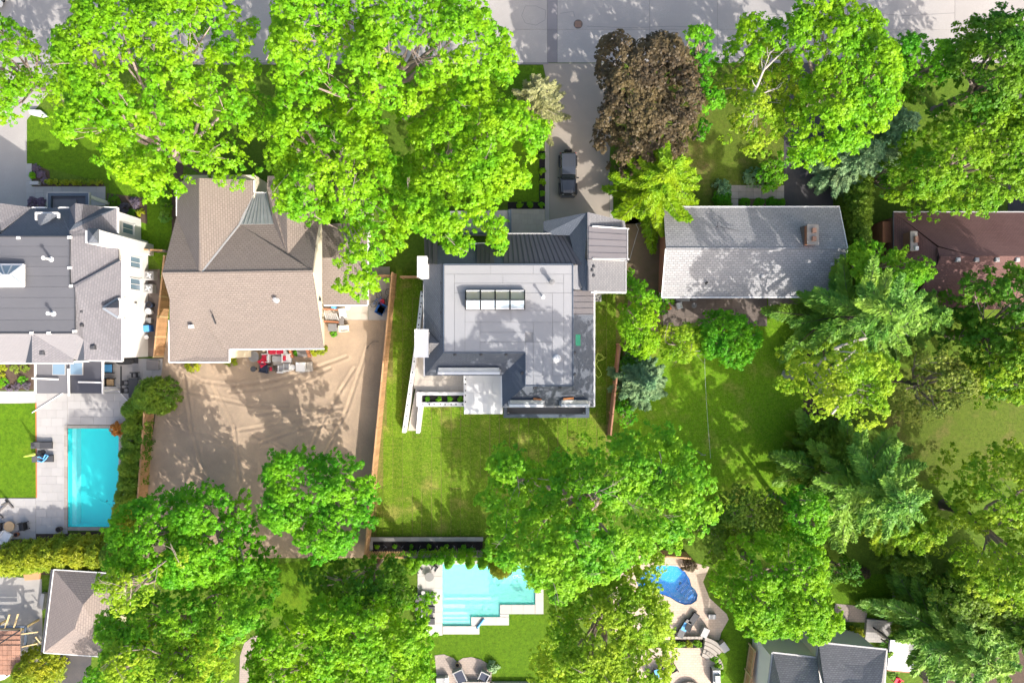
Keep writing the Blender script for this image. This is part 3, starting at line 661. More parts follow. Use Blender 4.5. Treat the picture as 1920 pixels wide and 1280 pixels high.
# east slopes
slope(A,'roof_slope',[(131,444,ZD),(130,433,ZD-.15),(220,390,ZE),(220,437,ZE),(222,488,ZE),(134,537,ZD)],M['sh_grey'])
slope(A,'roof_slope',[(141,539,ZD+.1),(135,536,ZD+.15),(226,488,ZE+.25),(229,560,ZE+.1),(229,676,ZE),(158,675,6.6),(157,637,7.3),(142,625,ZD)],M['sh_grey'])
slope(A,'step_flashing',[(135,537.5,ZD+.1),(135,534.5,ZD-.1),(222,486,ZE),(226,488.5,ZE+.22)],M['flash_blue'],0.05)
# stair tower bay with its own little hip roof and white wall
MB().prism([P(165,428,8.9)[:2],P(184,430,8.9)[:2],P(184,456,8.9)[:2],P(165,456,8.9)[:2]],5.0,8.8).build('bay_wall', M['stucco'], A)
p = P(184,430,8.9); q = P(184,456,8.9)
MB().box(p.x-1.2,p.x+0.05,q.y+.05,p.y-.05,0,8.7).build('bay_wall', M['stucco'], A)
slope(A,'bay_roof',[(164,427,8.9),(184.5,429,8.9),(174,441,9.5)],M['sh_charcoal'],.1); slope(A,'bay_roof',[(184.5,429,8.9),(184.5,456,8.9),(174,441,9.5)],M['sh_charcoal'],.1)
slope(A,'bay_roof',[(184.5,456,8.9),(164,456,8.9),(174,441,9.5)],M['sh_charcoal'],.1); slope(A,'bay_roof',[(164,456,8.9),(164,427,8.9),(174,441,9.5)],M['sh_charcoal'],.1)
# gablet over the east eave
slope(A,'gablet_slope',[(193,577,7.15),(222,560,6.2),(222,577,7.1)],M['sh_grey'],.1); slope(A,'gablet_slope',[(193,577,7.15),(222,577,7.1),(222,595,6.2)],M['sh_grey'],.1)
strip(A,'gablet_edge',(193,577,7.15),(221,560,6.25),0.2,0.12,M['flash_blue']); strip(A,'gablet_edge',(193,577,7.15),(221,595,6.25),0.2,0.12,M['flash_blue'])
strip(A,'gablet_trim',(223,559,6.2),(223,597,6.2),0.22,0.2,M['white_paint'])
# south slopes; the two charcoal slivers face west, their shade painted as colour
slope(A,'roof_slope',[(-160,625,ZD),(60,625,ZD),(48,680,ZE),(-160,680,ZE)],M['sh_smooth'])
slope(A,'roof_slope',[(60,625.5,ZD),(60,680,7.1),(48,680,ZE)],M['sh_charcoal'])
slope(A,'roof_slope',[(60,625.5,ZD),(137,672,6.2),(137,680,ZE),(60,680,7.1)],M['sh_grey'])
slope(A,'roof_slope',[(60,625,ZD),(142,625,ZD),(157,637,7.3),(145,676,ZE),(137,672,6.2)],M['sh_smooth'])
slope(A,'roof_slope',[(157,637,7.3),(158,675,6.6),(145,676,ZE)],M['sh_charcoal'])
for a,b_ in (((-160,681,ZE),(48,681,ZE)),((48,680.5,ZE),(137,680.5,ZE)),((137,678,ZE),(166,677,ZE)),((166,675.5,ZE),(229,677,ZE)),((229.5,488,ZE+.2),(229.5,677,ZE))):
    strip(A,'gutter',a,b_,0.14,0.14,M['white_paint'],-0.04)
for a in ((144.5,463,7.3),(144.5,470,7.3),(145,512,7.4),(154,584,7.5),(154,610,7.5)): vent(A,*a,s=0.25)
for a in ((145.5,488,7.4),(175,651,6.9),(80,661,7.1)): vent(A,*a,s=0.38)
pipe(A,96,486,ZD,1.0,0.1); pipe(A,100,588,ZD,0.7,0.1)
# white-framed pyramid skylight on the deck
s_ = MB(); c4 = [P(-20,496,ZD+.35),P(45,496,ZD+.35),P(45,537,ZD+.35),P(-20,537,ZD+.35)]
MB().prism([P(-21,495,ZD)[:2],P(46,495,ZD)[:2],P(46,538,ZD)[:2],P(-21,538,ZD)[:2]],ZD-.05,ZD+.3).build('skylight_curb', M['white_paint'], A)
rg = [P(5,516,ZD+1.3),P(18,516,ZD+1.3)]
for vs_ in ([c4[0],c4[1],rg[1],rg[0]],[c4[1],c4[2],rg[1]],[c4[2],c4[3],rg[0],rg[1]],[c4[3],c4[0],rg[0]]):
    m = MB(); m.add([v-Vector((0,0,.03)) for v in vs_],[tuple(range(len(vs_)))]); m.build('skylight_pane', M['glass_pale'], A)
s_ = MB()
for a,b_ in ((c4[0],rg[0]),(c4[1],rg[1]),(c4[2],rg[1]),(c4[3],rg[0]),(rg[0],rg[1]),(c4[0],c4[1]),(c4[1],c4[2]),(c4[2],c4[3]),(c4[3],c4[0])): s_.bar(a,b_,0.13,0.12)
for t in (0.33,0.66):
    s_.bar(c4[0].lerp(c4[1],t), rg[0].lerp(rg[1],t),0.08,0.1); s_.bar(c4[3].lerp(c4[2],t), rg[0].lerp(rg[1],t),0.08,0.1)
s_.build('skylight_frame', M['white_paint'], A)
# east wall windows
for y0_,y1_ in ((10.2,11.1),(7.0,7.95),(4.9,5.9)):
    window_x(A, -36.4 if y0_ > 9.8 else -35.7, y0_, y1_, 1.5, 3.2, 1)
window_x(A,-35.7,3.1,3.9,4.3,5.2,1); window_x(A,-35.7,1.2,2.0,4.3,5.2,1)
MB().box(-35.7,-35.55,3.3,3.6,2.2,2.6).build('wall_vent', M['white'], A)
# entry porch with dark flat roof
for px4 in ((94,364,168,402),):
    r = RECT(*px4,3.3); MB().box(r[0],r[1],r[2],r[3],3.1,3.3).build('porch_roof', M['metal_dark'], A)
    m = MB(); t=.22
    m.box(r[0]-.05,r[1]+.05,r[3]-t,r[3]+.05,3.302,3.55); m.box(r[0]-.05,r[0]+t,r[2],r[3]-t,3.302,3.55); m.box(r[1]-t,r[1]+.05,r[2],r[3]-t,3.302,3.55); m.build('porch_parapet', M['flash_blue'], A)
    m = MB(); m.box(r[0]-.1,r[1]+.1,r[3]+.052,r[3]+.14,3.3,3.58); m.box(r[0]-.14,r[0]-.052,r[2],r[3]+.14,3.3,3.58); m.box(r[1]+.052,r[1]+.14,r[2],r[3]+.14,3.3,3.58); m.build('porch_trim', M['light_grey'], A)
    r2 = RECT(100,374,144,398,3.3); MB().box(*r2,3.303,3.36).build('porch_panel', M['membrane_dark'], A)
    for sx in (r[0]+.2,r[1]-.2): MB().box(sx-.15,sx+.15,r[3]-.35,r[3]-.05,0,3.1).build('porch_post', M['stucco'], A)
# garden-side verandah: dark flat roof on posts with roof windows and white beams
r = RECT(67,676,192,737,3.0)
MB().box(r[0],P(128,0,3).x,r[2],r[3],2.85,3.0).build('verandah_roof', M['membrane_dark'], A)
MB().box(P(128.6,0,3).x,r[1],r[2],r[3],2.85,3.02).build('verandah_roof', M['metal_dark'], A)
for a,b_ in (((66.5,676),(66.5,738)),((193,676),(193,738))): strip(A,'verandah_trim',(*a,3.05),(*b_,3.05),0.12,0.2,M['white_paint'])
for a,b_ in (((60,709),(109,711)),((147,716),(192,717)),((128.5,691),(129.5,742))): strip(A,'verandah_beam',(*a,3.2),(*b_,3.2),0.14,0.14,M['white_paint'])
for px4 in ((98,679,123,703),(131,679,155.5,703)):
    r_2 = RECT(*px4,3.1); MB().box(*r_2,3.03,3.12).build('roof_window', M['light_grey'], A).name = 'roof_window'
    MB().box(r_2[0]+.07,r_2[1]-.07,r_2[2]+.07,r_2[3]-.07,3.12,3.14).build('roof_window_pane', M['glass_blue'], A)
for sx in (r[0]+.15,r[1]-.15,(r[0]+r[1])/2): MB().box(sx-.09,sx+.09,r[2]+.1,r[2]+.28,0.06,2.85).build('verandah_post', M['white_paint'], A)

# ---------------- B: brown-roofed house
B = thing('brown_roof_house', 'large house with brown shingled gable roof beside bare dirt yard', 'house', P(460,520,0))
ZE, ZR = 5.5, 8.1
walls(B,'wall',[(-29.9,10.9),(-29.6,15.0),(-23.2,15.0),(-23.2,10.9),(-18.4,10.9),(-18.4,-0.6),(-25.3,-0.6),(-25.3,-1.5),(-30.3,-1.5)],ZE-.1,M['cream'])
xg = P(587,508,ZR).x
MB().add([(xg,11.0,5.3),(xg,-0.6,5.3),(xg,5.95,ZR-.15),(xg-.2,11.0,5.3),(xg-.2,-0.6,5.3),(xg-.2,5.95,ZR-.15)],[(0,1,2),(5,4,3),(1,0,3,4),(2,1,4,5),(0,2,5,3)]).build('gable_wall', M['cream'], B)
NS = [(331,405,ZE),(373,511,ZR),(304,512,ZR)]
slope(B,'roof_slope',NS,M['sh_brown'])
slope(B,'roof_slope',[(332,341,ZE),(373,334,ZR),(373,511,ZR),(331,405,ZE)],M['sh_brown'])
slope(B,'roof_slope',[(373,334,ZR),(476,338,ZE),(476,361,ZE),(449,421,6.3),(378,511,ZR),(373,511,ZR)],M['sh_brown'])
slope(B,'roof_slope',[(378,511,ZR),(449,421,6.3),(513,420,6.3),(539,478,7.3),(578,428,5.9),(597,412,ZE),(586,508,ZR)],M['sh_brown'])
slope(B,'roof_slope',[(500,352,6.4),(502,330,6.0),(536,330,7.3),(539,478,7.3),(513,420,6.3)],M['sh_brown'])
slope(B,'roof_slope',[(536,330,7.3),(596,340,ZE),(597,410,ZE),(578,428,5.9),(539,478,7.3)],M['sh_brown'])
panels(B,'metal_panel',[(476,362,5.2),(500,362,5.2),(513,420,6.35),(450,421,6.35)],8,M['metal_pale'])
strip(B,'valley_flashing',(377,512,ZR+.02),(449,421,6.36),0.14,0.05,M['light_grey']); strip(B,'valley_flashing',(449,421,6.36),(476,361,5.4),0.16,0.06,M['light_grey'])
slope(B,'roof_slope',[(304,512,ZR),(586,508,ZR),(607,653,ZE),(430,655,ZE),(347,552,7.45),(318,560,7.3)],M['sh_brown'])
slope(B,'roof_slope',[(318,560,7.3),(347,552,7.45),(320,677,ZE),(318,677,ZE)],M['sh_brown'])
slope(B,'roof_slope',[(347,552,7.45),(430,655,ZE),(430,678,ZE),(320,678,ZE)],M['sh_brown'])
slope(B,'ridge_cap',[(304,510.5,ZR+.06),(586,506.5,ZR+.06),(586,509.5,ZR+.06),(304,513.5,ZR+.06)],M['sh_brown'],.05)
for a,b_ in (((317,679,ZE),(431,679,ZE)),((430.5,655,ZE),(430.5,679,ZE)),((431,655,ZE),(608,654,ZE)),((331.5,341,ZE),(331.5,405,ZE)),((476.5,338,ZE),(476.5,361,ZE)),((476,361.5,ZE-.3),(500,361.5,ZE-.3)),((317,600,ZE+.9),(317,678,ZE))):
    strip(B,'gutter',a,b_,0.12,0.13,M['white_paint'],-0.03)
# lower east wing
slope(B,'roof_slope',[(594,422,3.6),(690,414,3.3),(622,483,5.0),(590,484,5.0)],M['sh_brown'])
slope(B,'roof_slope',[(690,414,3.3),(688,571,3.3),(622,483,5.0)],M['sh_brown'])
slope(B,'roof_slope',[(590,484,5.0),(622,483,5.0),(688,571,3.3),(606,571,3.3)],M['sh_brown'])
strip(B,'gutter',(607,572.5,3.3),(689,572.5,3.3),0.14,0.13,M['white_paint'],-0.03); strip(B,'gutter',(691,414,3.3),(689.5,572,3.3),0.14,0.13,M['white_paint'],-0.03)
a_ = P(596,420,3.3); c_ = P(682,566,3.3); walls(B,'wing_wall',[(a_.x,a_.y),(c_.x,a_.y),(c_.x,c_.y),(a_.x,c_.y)],3.15,M['cream'])
# front porch roof seen between the branches
slope(B,'porch_roof',[(640,338,4.0),(686,345,4.0),(690,392,4.6),(645,392,4.6)],M['sh_brown']); a_=P(645,345,4);c_=P(684,412,4); walls(B,'porch_wall',[(a_.x,a_.y),(c_.x,a_.y),(c_.x,c_.y),(a_.x,c_.y)],3.8,M['cream'])
pipe(B,518,562,7.2,0.35,0.12,'light_grey'); vent(B,358,612,6.7,.3,'white'); strip(B,'cable_mast',(399,590,7.1),(406,607,6.9),0.05,0.3,M['dark_grey'],0.15)
MB().box(xg,xg+.12,3.6,3.9,6.0,6.4).build('wall_lamp', M['dark_grey'], B)

# ---------------- C: the new house in the middle
Cc = thing('modern_house', 'new house with pale flat roof deck, long skylight and dark shingle slopes', 'house', P(960,600,0))
ZD, ZE = 7.65, 5.95
W_ = lambda a,b_,z: P(a,b_,z)[:2]
walls(Cc,'wall',[W_(803,462,ZE),W_(1024,462,ZE),W_(1024,425,ZE),W_(1165,425,ZE),W_(1165,540,ZE),W_(1107,550,ZE),W_(1107,750,ZE),W_(948,750,ZE),W_(948,697,ZE),W_(804,697,ZE)],4.0,M['stucco'])
walls(Cc,'garage_wall',[W_(1028,424,5.7),W_(1164,424,5.7),W_(1164,538,5.7),W_(1028,538,5.7)],5.55,M['stucco'])
walls(Cc,'wall',[W_(806,470,ZE),W_(1100,470,ZE),W_(1106,748,ZE),W_(950,748,ZE),W_(950,695,ZE),W_(806,695,ZE)],ZE-.05,M['stucco'],4.0)
walls(Cc,'wall',[W_(840,503,ZD),W_(1068,503,ZD),W_(1068,716,ZD),W_(990,716,ZD),W_(990,654,ZD),W_(840,654,ZD)],ZD-.12,M['stucco'],ZE-.05)
# roof deck boards of membrane
for (a,b_,c,d_) in ((833,497,920,514),(920,497,1000,514),(1000,497,1073,514),(833,514,852,660),(852,514,943,531),(943,514,1057,531),(852,531,958,549),(958,531,1057,549),(852,549,872,660),(872,582,958,604),(958,582,1036,604),(872,604,900,660),(900,604,1000,623),(900,623,985,641),(900,641,985,660),
                   (1057,514,1073,549),(1036,549,1057,604),(1057,549,1073,640),(1000,604,1036,641),(985,641,1000,722),(1000,641,1018,704),(1018,641,1036,704),(1036,604,1057,704),(1000,704,1057,722),(1057,640,1073,722),(984,549,1036,582),(872,549,984,582)):
    zz = ZD+rnd.uniform(0,.012); slope(Cc,'membrane_panel',[(a+.25,b_+.25,zz),(c-.25,b_+.25,zz),(c-.25,d_-.25,zz),(a+.25,d_-.25,zz)],M['membrane'],.08)
slope(Cc,'deck_base',[(832.5,496.5,ZD-.05),(1073.5,496.5,ZD-.05),(1073.5,722.5,ZD-.05),(984.5,722.5,ZD-.05),(984.5,660.5,ZD-.05),(832.5,660.5,ZD-.05)],M['mid_grey'],.06)
for a,b_ in (((832,496),(832,661)),((832,661),(985,661)),((985,661),(985,723)),((984,723),(1073.5,723)),((1074,496),(1074,723)),((832,495.5),(1074,495.5))):
    strip(Cc,'deck_edge',(*a,ZD),(*b_,ZD),0.07,0.14,M['flash_blue'])
# slopes
slope(Cc,'roof_slope',[(832,496,ZD),(800,495,ZE+.3),(793,530,ZE),(796,704,ZE),(832,661,ZD)],M['sh_charcoal'])
slope(Cc,'roof_slope',[(832,661,ZD),(796,704,ZE),(940,704,ZE),(985,661,ZD)],M['sh_charcoal'])
slope(Cc,'roof_slope',[(985,661,ZD),(940,704,ZE),(941,762,ZE),(985,723,ZD)],M['sh_blue'])
slope(Cc,'roof_slope',[(985,723,ZD),(941,762,ZE),(1114,761,ZE),(1074,723,ZD)],M['sh_charcoal'])
slope(Cc,'roof_slope',[(1074,590,ZD),(1113,590,ZE),(1114,761,ZE),(1074,723,ZD)],M['sh_charcoal'])
panels(Cc,'metal_panel',[(1113,545,ZE),(1113,590,ZE),(1074,590,ZD),(1074,545,ZD)],4,M['metal_mid'])
panels(Cc,'metal_panel',[(1068,439,ZE),(945,439,ZE),(945,495,ZD),(1103,495,ZD)],16,M['metal_dark'])
slope(Cc,'roof_slope',[(820,460,ZE+.1),(945,457,ZE+.1),(945,495.5,ZD-.02),(820,495.5,ZD-.02)],M['sh_blue'])
panels(Cc,'metal_panel',[(927,457,ZE+.25),(895,457,ZE+.25),(894,495,ZD+.06),(927,495,ZD+.06)],4,M['metal_dark'])
panels(Cc,'metal_panel',[(820,438,ZE-.2),(795,440,ZE-.2),(797,495,ZD-.1),(820,495,ZD-.02)],3,M['metal_dark'])
strip(Cc,'gutter',(878,457,ZE+.1),(945,456,ZE+.1),0.12,0.12,M['white_paint']); strip(Cc,'gutter',(1020,438,ZE),(1068,438,ZE),0.1,0.12,M['light_grey']); strip(Cc,'gutter',(945,438,ZE),(1020,438,ZE),0.1,0.12,M['light_grey'])
slope(Cc,'porch_roof',[(840,396,3.6),(955,394,3.6),(955,437,3.7),(840,440,3.7)],M['membrane'],.25)
strip(Cc,'porch_edge',(956,393,3.62),(956,438,3.62),0.3,0.3,M['flash_blue']); strip(Cc,'porch_edge',(840,439,3.72),(956,437,3.72),0.2,0.3,M['flash_blue'])
for px2 in ((950,400),(850,402)): p=P(*px2,3.5); MB().box(p.x-.12,p.x+.12,p.y-.12,p.y+.12,0.05,3.4).build('porch_post', M['stucco'], Cc)
# garage wing
ZG, ZGE = 8.1, 5.7
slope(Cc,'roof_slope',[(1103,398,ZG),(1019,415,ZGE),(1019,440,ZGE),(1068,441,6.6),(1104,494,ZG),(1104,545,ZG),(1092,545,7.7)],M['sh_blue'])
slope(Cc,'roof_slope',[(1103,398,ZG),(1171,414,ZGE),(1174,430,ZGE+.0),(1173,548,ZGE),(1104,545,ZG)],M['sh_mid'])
panels(Cc,'metal_panel',[(1176,429,6.6),(1176,488,6.6),(1104,487,ZG+.12),(1104,424,ZG+.12)],5,M['metal_mid'])
pp = [P(1106,425,6.95),P(1175,430,5.55),P(1175,430,3.9),P(1106,425,6.65)]
strip(Cc,'dormer_cheek',(1106,425.5,7.8),(1174,430.5,6.1),0.1,0.9,M['stucco']); strip(Cc,'dormer_cheek',(1106,486.5,7.8),(1174,487,6.1),0.1,0.9,M['stucco'])
slope(Cc,'flat_link',[(1074,497,ZD-.35),(1102,497,ZD-.35),(1089,543,ZD-.35),(1074,543,ZD-.35)],M['membrane'],.1)
slope(Cc,'roof_slope',[(1103,499,ZG+.1),(1104,545,ZG+.1),(1089,543,7.4)],M['sh_blue'])
strip(Cc,'ridge_cap',(1103,398,ZG+.03),(1104,545,ZG+.03),0.16,0.06,M['sh_slate'])
strip(Cc,'gutter',(1176.5,429,6.6),(1176.5,488,6.6),0.1,0.12,M['light_grey']); strip(Cc,'gutter',(1173.5,488,ZGE),(1173.5,549,ZGE),0.12,0.12,M['light_grey']); strip(Cc,'gutter',(1108,548,7.6),(1173,549,5.7),0.12,0.12,M['white_paint'])
strip(Cc,'gutter',(1114.5,545,ZE),(1114.5,762,ZE),0.13,0.13,M['white_paint'],-.03); strip(Cc,'gutter',(941,762.5,ZE),(1114,762,ZE),0.12,0.12,M['light_grey'],-.03); strip(Cc,'gutter',(940.5,704,ZE),(941,762,ZE),0.12,0.12,M['white_paint'],-.03); strip(Cc,'gutter',(795,532,ZE),(795.5,705,ZE),0.12,0.12,M['white_paint'],-.03)
# box dormers over the garden front: grey lead top, white coping
for (a,b_,y0_) in ((822,936,689),(956,1018,750),(1053,1104,750)):
    slope(Cc,'dormer_top',[(a,y0_,6.9),(b_,y0_,6.9),(b_,y0_+9,6.75),(a,y0_+9,6.75)],M['metal_pale'],.4)
    slope(Cc,'dormer_coping',[(a-1,y0_+8,6.83),(b_+1,y0_+8,6.83),(b_+1,y0_+13,6.83),(a-1,y0_+13,6.83)],M['white_paint'],.7)
    for q_ in (a,b_): p = P(q_,y0_+6,6.85); MB().cbox(p.x-.16,p.x+.16,p.y-.3,p.y+.2,5.8,6.42,.03).build('dormer_pier', M['light_grey'], Cc)
for q_ in ((950,1000),): pass
strip(Cc,'copper_flashing',(1000,747,6.85),(1015,749,6.85),0.16,0.1,M['rust']); strip(Cc,'copper_flashing',(1056,748,6.85),(1076,746,6.85),0.16,0.1,M['rust'])
# chimney, canopy bay with gablet
r = RECT(783,481,800,519,8.2); MB().box(r[0],r[1],r[2],r[3],0,8.1).build('chimney', M['white_paint'], Cc); MB().box(r[0]-.04,r[1]+.04,r[2]-.04,r[3]+.04,8.102,8.2).build('chimney_cap', M['white_paint'], Cc)
r = RECT(777,617,803,670,7.7); MB().box(r[0],r[1],r[2],r[3],7.3,7.7).build('bay_canopy', M['white_paint'], Cc); MB().box(r[0]+.35,r[1]-.02,r[2]+.25,r[3]-.25,0,7.3).build('bay_wall', M['stucco'], Cc)
slope(Cc,'gablet_slope',[(803,622,6.55),(824,643,7.4),(803,643,7.35)],M['sh_charcoal'],.1); slope(Cc,'gablet_slope',[(803,643,7.35),(824,643,7.4),(803,665,6.55)],M['sh_pale'],.1)  # pale lower slope: sunlight put into its shingle colour
# long ridge skylight
zs = ZD+.02; ca = [P(873,544,zs+.35),P(984,544,zs+.35),P(984,580,zs+.35),P(873,580,zs+.35)]
MB().prism([P(873,544,zs+.3)[:2],P(984,544,zs+.3)[:2],P(984,580,zs+.3)[:2],P(873,580,zs+.3)[:2]],ZD-.05,zs+.32).build('skylight_curb', M['dark_grey'], Cc)
ra, rb = P(873,562,zs+.95), P(984,562,zs+.95)
for k in range(4):
    t0,t1 = k/4+.012,(k+1)/4-.012
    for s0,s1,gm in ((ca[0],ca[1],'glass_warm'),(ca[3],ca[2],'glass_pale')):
        e0,e1 = s0.lerp(s1,t0),s0.lerp(s1,t1); r0,r1 = ra.lerp(rb,t0),ra.lerp(rb,t1)
        MB().add([e0.lerp(r0,.04),e1.lerp(r1,.04),r1.lerp(e1,.04),r0.lerp(e0,.04)],[(0,1,2,3)]).build('skylight_pane', M[gm], Cc)
        f = MB(); f.bar(e0.lerp(r0,.1)+Vector((0,0,.012)),e1.lerp(r1,.1)+Vector((0,0,.012)),.16,.02); f.build('glazing_bead', M['white_paint'], Cc)
f = MB()
for t in (0,.25,.5,.75,1): f.bar(ca[0].lerp(ca[1],t)+Vector((0,0,.03)),ra.lerp(rb,t)+Vector((0,0,.03)),.06,.06); f.bar(ca[3].lerp(ca[2],t)+Vector((0,0,.03)),ra.lerp(rb,t)+Vector((0,0,.03)),.06,.06)
f.bar(ra,rb,.1,.1); f.bar(ca[0],ca[1],.07,.07); f.bar(ca[3],ca[2],.07,.07); f.build('skylight_frame', M['black'], Cc)
for e,rr in ((0,0),(1,1)):
    a1,b1,r1 = ((ca[0],ca[3],ra),(ca[1],ca[2],rb))[e]; MB().add([a1,b1,r1],[(0,1,2)]).build('skylight_end', M['dark_grey'], Cc)
# green roof light
r = RECT(1074,625,1090,650,7.15); m = MB(); m.obox(((r[0]+r[1])/2,(r[2]+r[3])/2,7.15),r[1]-r[0],r[3]-r[2],.16,0,0,R_(38)).build('roof_window', M['light_grey'], Cc)
MB().obox(((r[0]+r[1])/2+.06,(r[2]+r[3])/2,7.25),r[1]-r[0]-.18,r[3]-r[2]-.18,.06,0,0,R_(38)).build('roof_window_pane', M['glass_green'], Cc)
pipe(Cc,1018,557,ZD,0.9,.08); pipe(Cc,1044,672,ZD,0.3,.16)
r = P(1034,530,ZD); MB().lathe((r.x,r.y,ZD),[(.16,0),(.16,.75),(.24,.76),(.24,.95),(0,1.0)],10).build('flue', M['mid_grey'], Cc)
for a in ((829,531,7.25),(829,586,7.25),(829,632,7.25),(853,664,7.4),(902,664,7.4),(949,664,7.4),(1077,661,7.4),(1077,702,7.4),(1050,726,7.4),(1003,726,7.4),(979,699,7.35)): vent(Cc,*a,s=.24)
for a in ((1113,500,7.75),(1110,507,7.85),(1113,517,7.75)): vent(Cc,*a,s=.22)
# garden terrace, planter, stair along the west side
TZ = 2.7
r = RECT(870,697,942,776,TZ); MB().box(r[0],r[1],r[2],r[3],0,TZ-.04).build('terrace_base', M['stucco'], Cc)
slabs(Cc,'terrace_slab',r,4,4,TZ-.04,TZ,M['white_paint'])
r = RECT(870.5,703,873.5,760,TZ); MB().box(r[0]-.05,r[1],r[2],r[3],TZ,TZ+.06).build('terrace_kerb', M['white_paint'], Cc)
LZ = 1.3
r = RECT(795,690,870,734,LZ); MB().box(*r,0,LZ-.03).build('landing_base', M['stucco'], Cc); slabs(Cc,'landing_slab',r,6,4,LZ-.03,LZ,M['beige_slab'],stagger=True)
ww = [P(792,546,2.2),P(779,660,2.2),P(757,811,1.0)]
wi = [P(796,546,2.2),P(788,660,2.2),P(779,727,1.9)]
wal = MB()
def wallrun(m, pts, half):
    for k in range(len(pts)-1):
        a,b_ = pts[k],pts[k+1]; d_ = Vector((b_.x-a.x,b_.y-a.y,0)).normalized(); n_ = Vector((-d_.y,d_.x,0))*half
        m.add([(a+n_).to_tuple(),(a-n_).to_tuple(),(b_-n_).to_tuple(),(b_+n_).to_tuple(),(a.x+n_.x,a.y+n_.y,0),(a.x-n_.x,a.y-n_.y,0),(b_.x-n_.x,b_.y-n_.y,0),(b_.x+n_.x,b_.y+n_.y,0)],[(0,3,2,1),(4,5,6,7),(0,1,5,4),(1,2,6,5),(2,3,7,6),(3,0,4,7)])
wallrun(wal, ww, .17); wal.build('stair_wall', M['white_paint'], Cc)
w2 = MB(); wallrun(w2,[P(787.5,761,1.7),P(783,812,1.0)],.16); w2.build('stair_wall', M['white_paint'], Cc)
MB().prism([P(794,546,.9)[:2],P(798,546,.9)[:2],P(798,735,.9)[:2],P(776,727,.9)[:2],P(785,660,.9)[:2]],0,1.28).build('walk_base', M['beige_slab'], Cc)
for k in range(11):
    t0 = k/11; ya_ = 727+k*7.3; xl = 779.5-(ya_-727)*.18; xr = (787 if ya_ < 760 else 786)-(ya_-727)*.06
    z_ = 1.2-k*.108
    MB().prism([P(xl,ya_,z_)[:2],P(xr,ya_,z_)[:2],P(xr-.5,ya_+7.2,z_)[:2],P(xl-1.3,ya_+7.2,z_)[:2]],0,z_).build('stair_tread', M['beige_slab'], Cc)
for px4 in ((785,735,870,741,1.75),(785,754,870,762,1.75),(781,735,791,762,1.78)):
    r = RECT(*px4); MB().box(*r,0,px4[4]).build('planter_wall', M['white_paint'], Cc) if False else MB().box(*RECT(*px4[:4],px4[4]),0,px4[4]).build('planter_wall', M['white_paint'], Cc)
MB().box(*RECT(791.5,741.5,869.5,753.5,1.5),0,1.5).build('planter_soil', M['mulch'], Cc)
for k in range(13):
    t = k/13+.02; i = 0 if t < .43 else 1; tt = t/.43 if i==0 else (t-.43)/.57; p = ww[i].lerp(ww[i+1],tt)
    for dd in (-.18,.18): MB().lathe((p.x+dd*.12,p.y+dd,p.z),[(.07,-.05),(.07,.02),(0,.025)],8).build('stud_light', M['black'], Cc)
for q_ in ((787,766,1.65),(786.5,783,1.38),(786,791,1.25),(783.5,806,1.05),(793,758,1.78),(805,758,1.78),(814,758,1.78),(825.5,758,1.78),(834.5,758,1.78),(846,758,1.78),(855,758,1.78),(867,758,1.78),(872.5,711,2.78),(872.5,720,2.78),(872.5,732,2.78),(872.5,741,2.78),(872.5,753,2.78)):
    p = P(*q_); MB().lathe((p.x,p.y,p.z-.02),[(.07,-.03),(.07,.02),(0,.025)],8).build('stud_light', M['black'], Cc)
# sunken light well with dark kerb at the garden end
r = RECT(944,764,1105,783,1.2); m = MB(); t=.34
m.box(r[0],r[1],r[2],r[2]+t,0,1.2); m.box(r[0],r[0]+t,r[2]+t,r[3],0,1.2); m.box(r[1]-t,r[1],r[2]+t,r[3],0,1.2); m.build('lightwell_kerb', M['flash_blue'], Cc)
MB().box(r[0]+t,r[1]-t,r[2]+t,r[3],0,.25).build('lightwell_floor', M['membrane_dark'], Cc)
for q_ in (953,1095): p = P(q_,775,.3); MB().lathe((p.x,p.y,.24),[(.12,0),(.12,.12),(0,.14)],10).build('floor_lamp', M['white'], Cc)

# ---------------- D: bungalow
D = thing('grey_bungalow', 'long brick bungalow with pale grey shingle gable roof', 'house', P(1415,480,0))
ZE, ZR = 3.2, 4.9
walls(D,'wall',[W_(1252,396,ZE),W_(1566,396,ZE),W_(1566,549,ZE),W_(1248,549,ZE)],ZE-.1,M['brick_wall'])
yl = [P(0,397,ZE).y,P(0,467,ZR).y,P(0,549,ZE).y]; xw = P(1249,400,ZE).x; xe = P(1566,400,ZE).x
for x_,s_ in ((xw,1),(xe,-1)):
    MB().add([(x_,yl[0],ZE-.12),(x_,yl[1],ZR-.16),(x_,yl[2],ZE-.12),(x_+.2*s_,yl[0],ZE-.12),(x_+.2*s_,yl[1],ZR-.16),(x_+.2*s_,yl[2],ZE-.12)],[(0,1,2),(5,4,3),(0,2,5,3),(1,0,3,4),(2,1,4,5)]).build('gable_wall', M['brick_wall'], D)
slope(D,'roof_slope',[(1244,389,ZE),(1573,388,ZE),(1589,466,ZR),(1249,466,ZR)],M['sh_pale'])
slope(D,'roof_slope',[(1249,466,ZR),(1589,466,ZR),(1574,556,ZE),(1241,557,ZE)],M['sh_pale'])
slope(D,'ridge_cap',[(1249,464.5,ZR+.05),(1589,464.5,ZR+.05),(1589,468,ZR+.05),(1249,468,ZR+.05)],M['sh_pale'],.05)
for a,b_ in (((1244,388,ZE),(1574,387.5,ZE)),((1241,558,ZE),(1574,557,ZE))): strip(D,'gutter',a,b_,0.12,0.12,M['white_paint'],-.03)
for a,b_ in (((1573.5,388,ZE),(1589.5,466,ZR)),((1589.5,466,ZR),(1574.5,556,ZE)),((1248,466,ZR),(1240.5,557,ZE))): strip(D,'rake_board',a,b_,0.08,0.16,M['white_paint'],-.05)
p = P(1520,441,5.2)
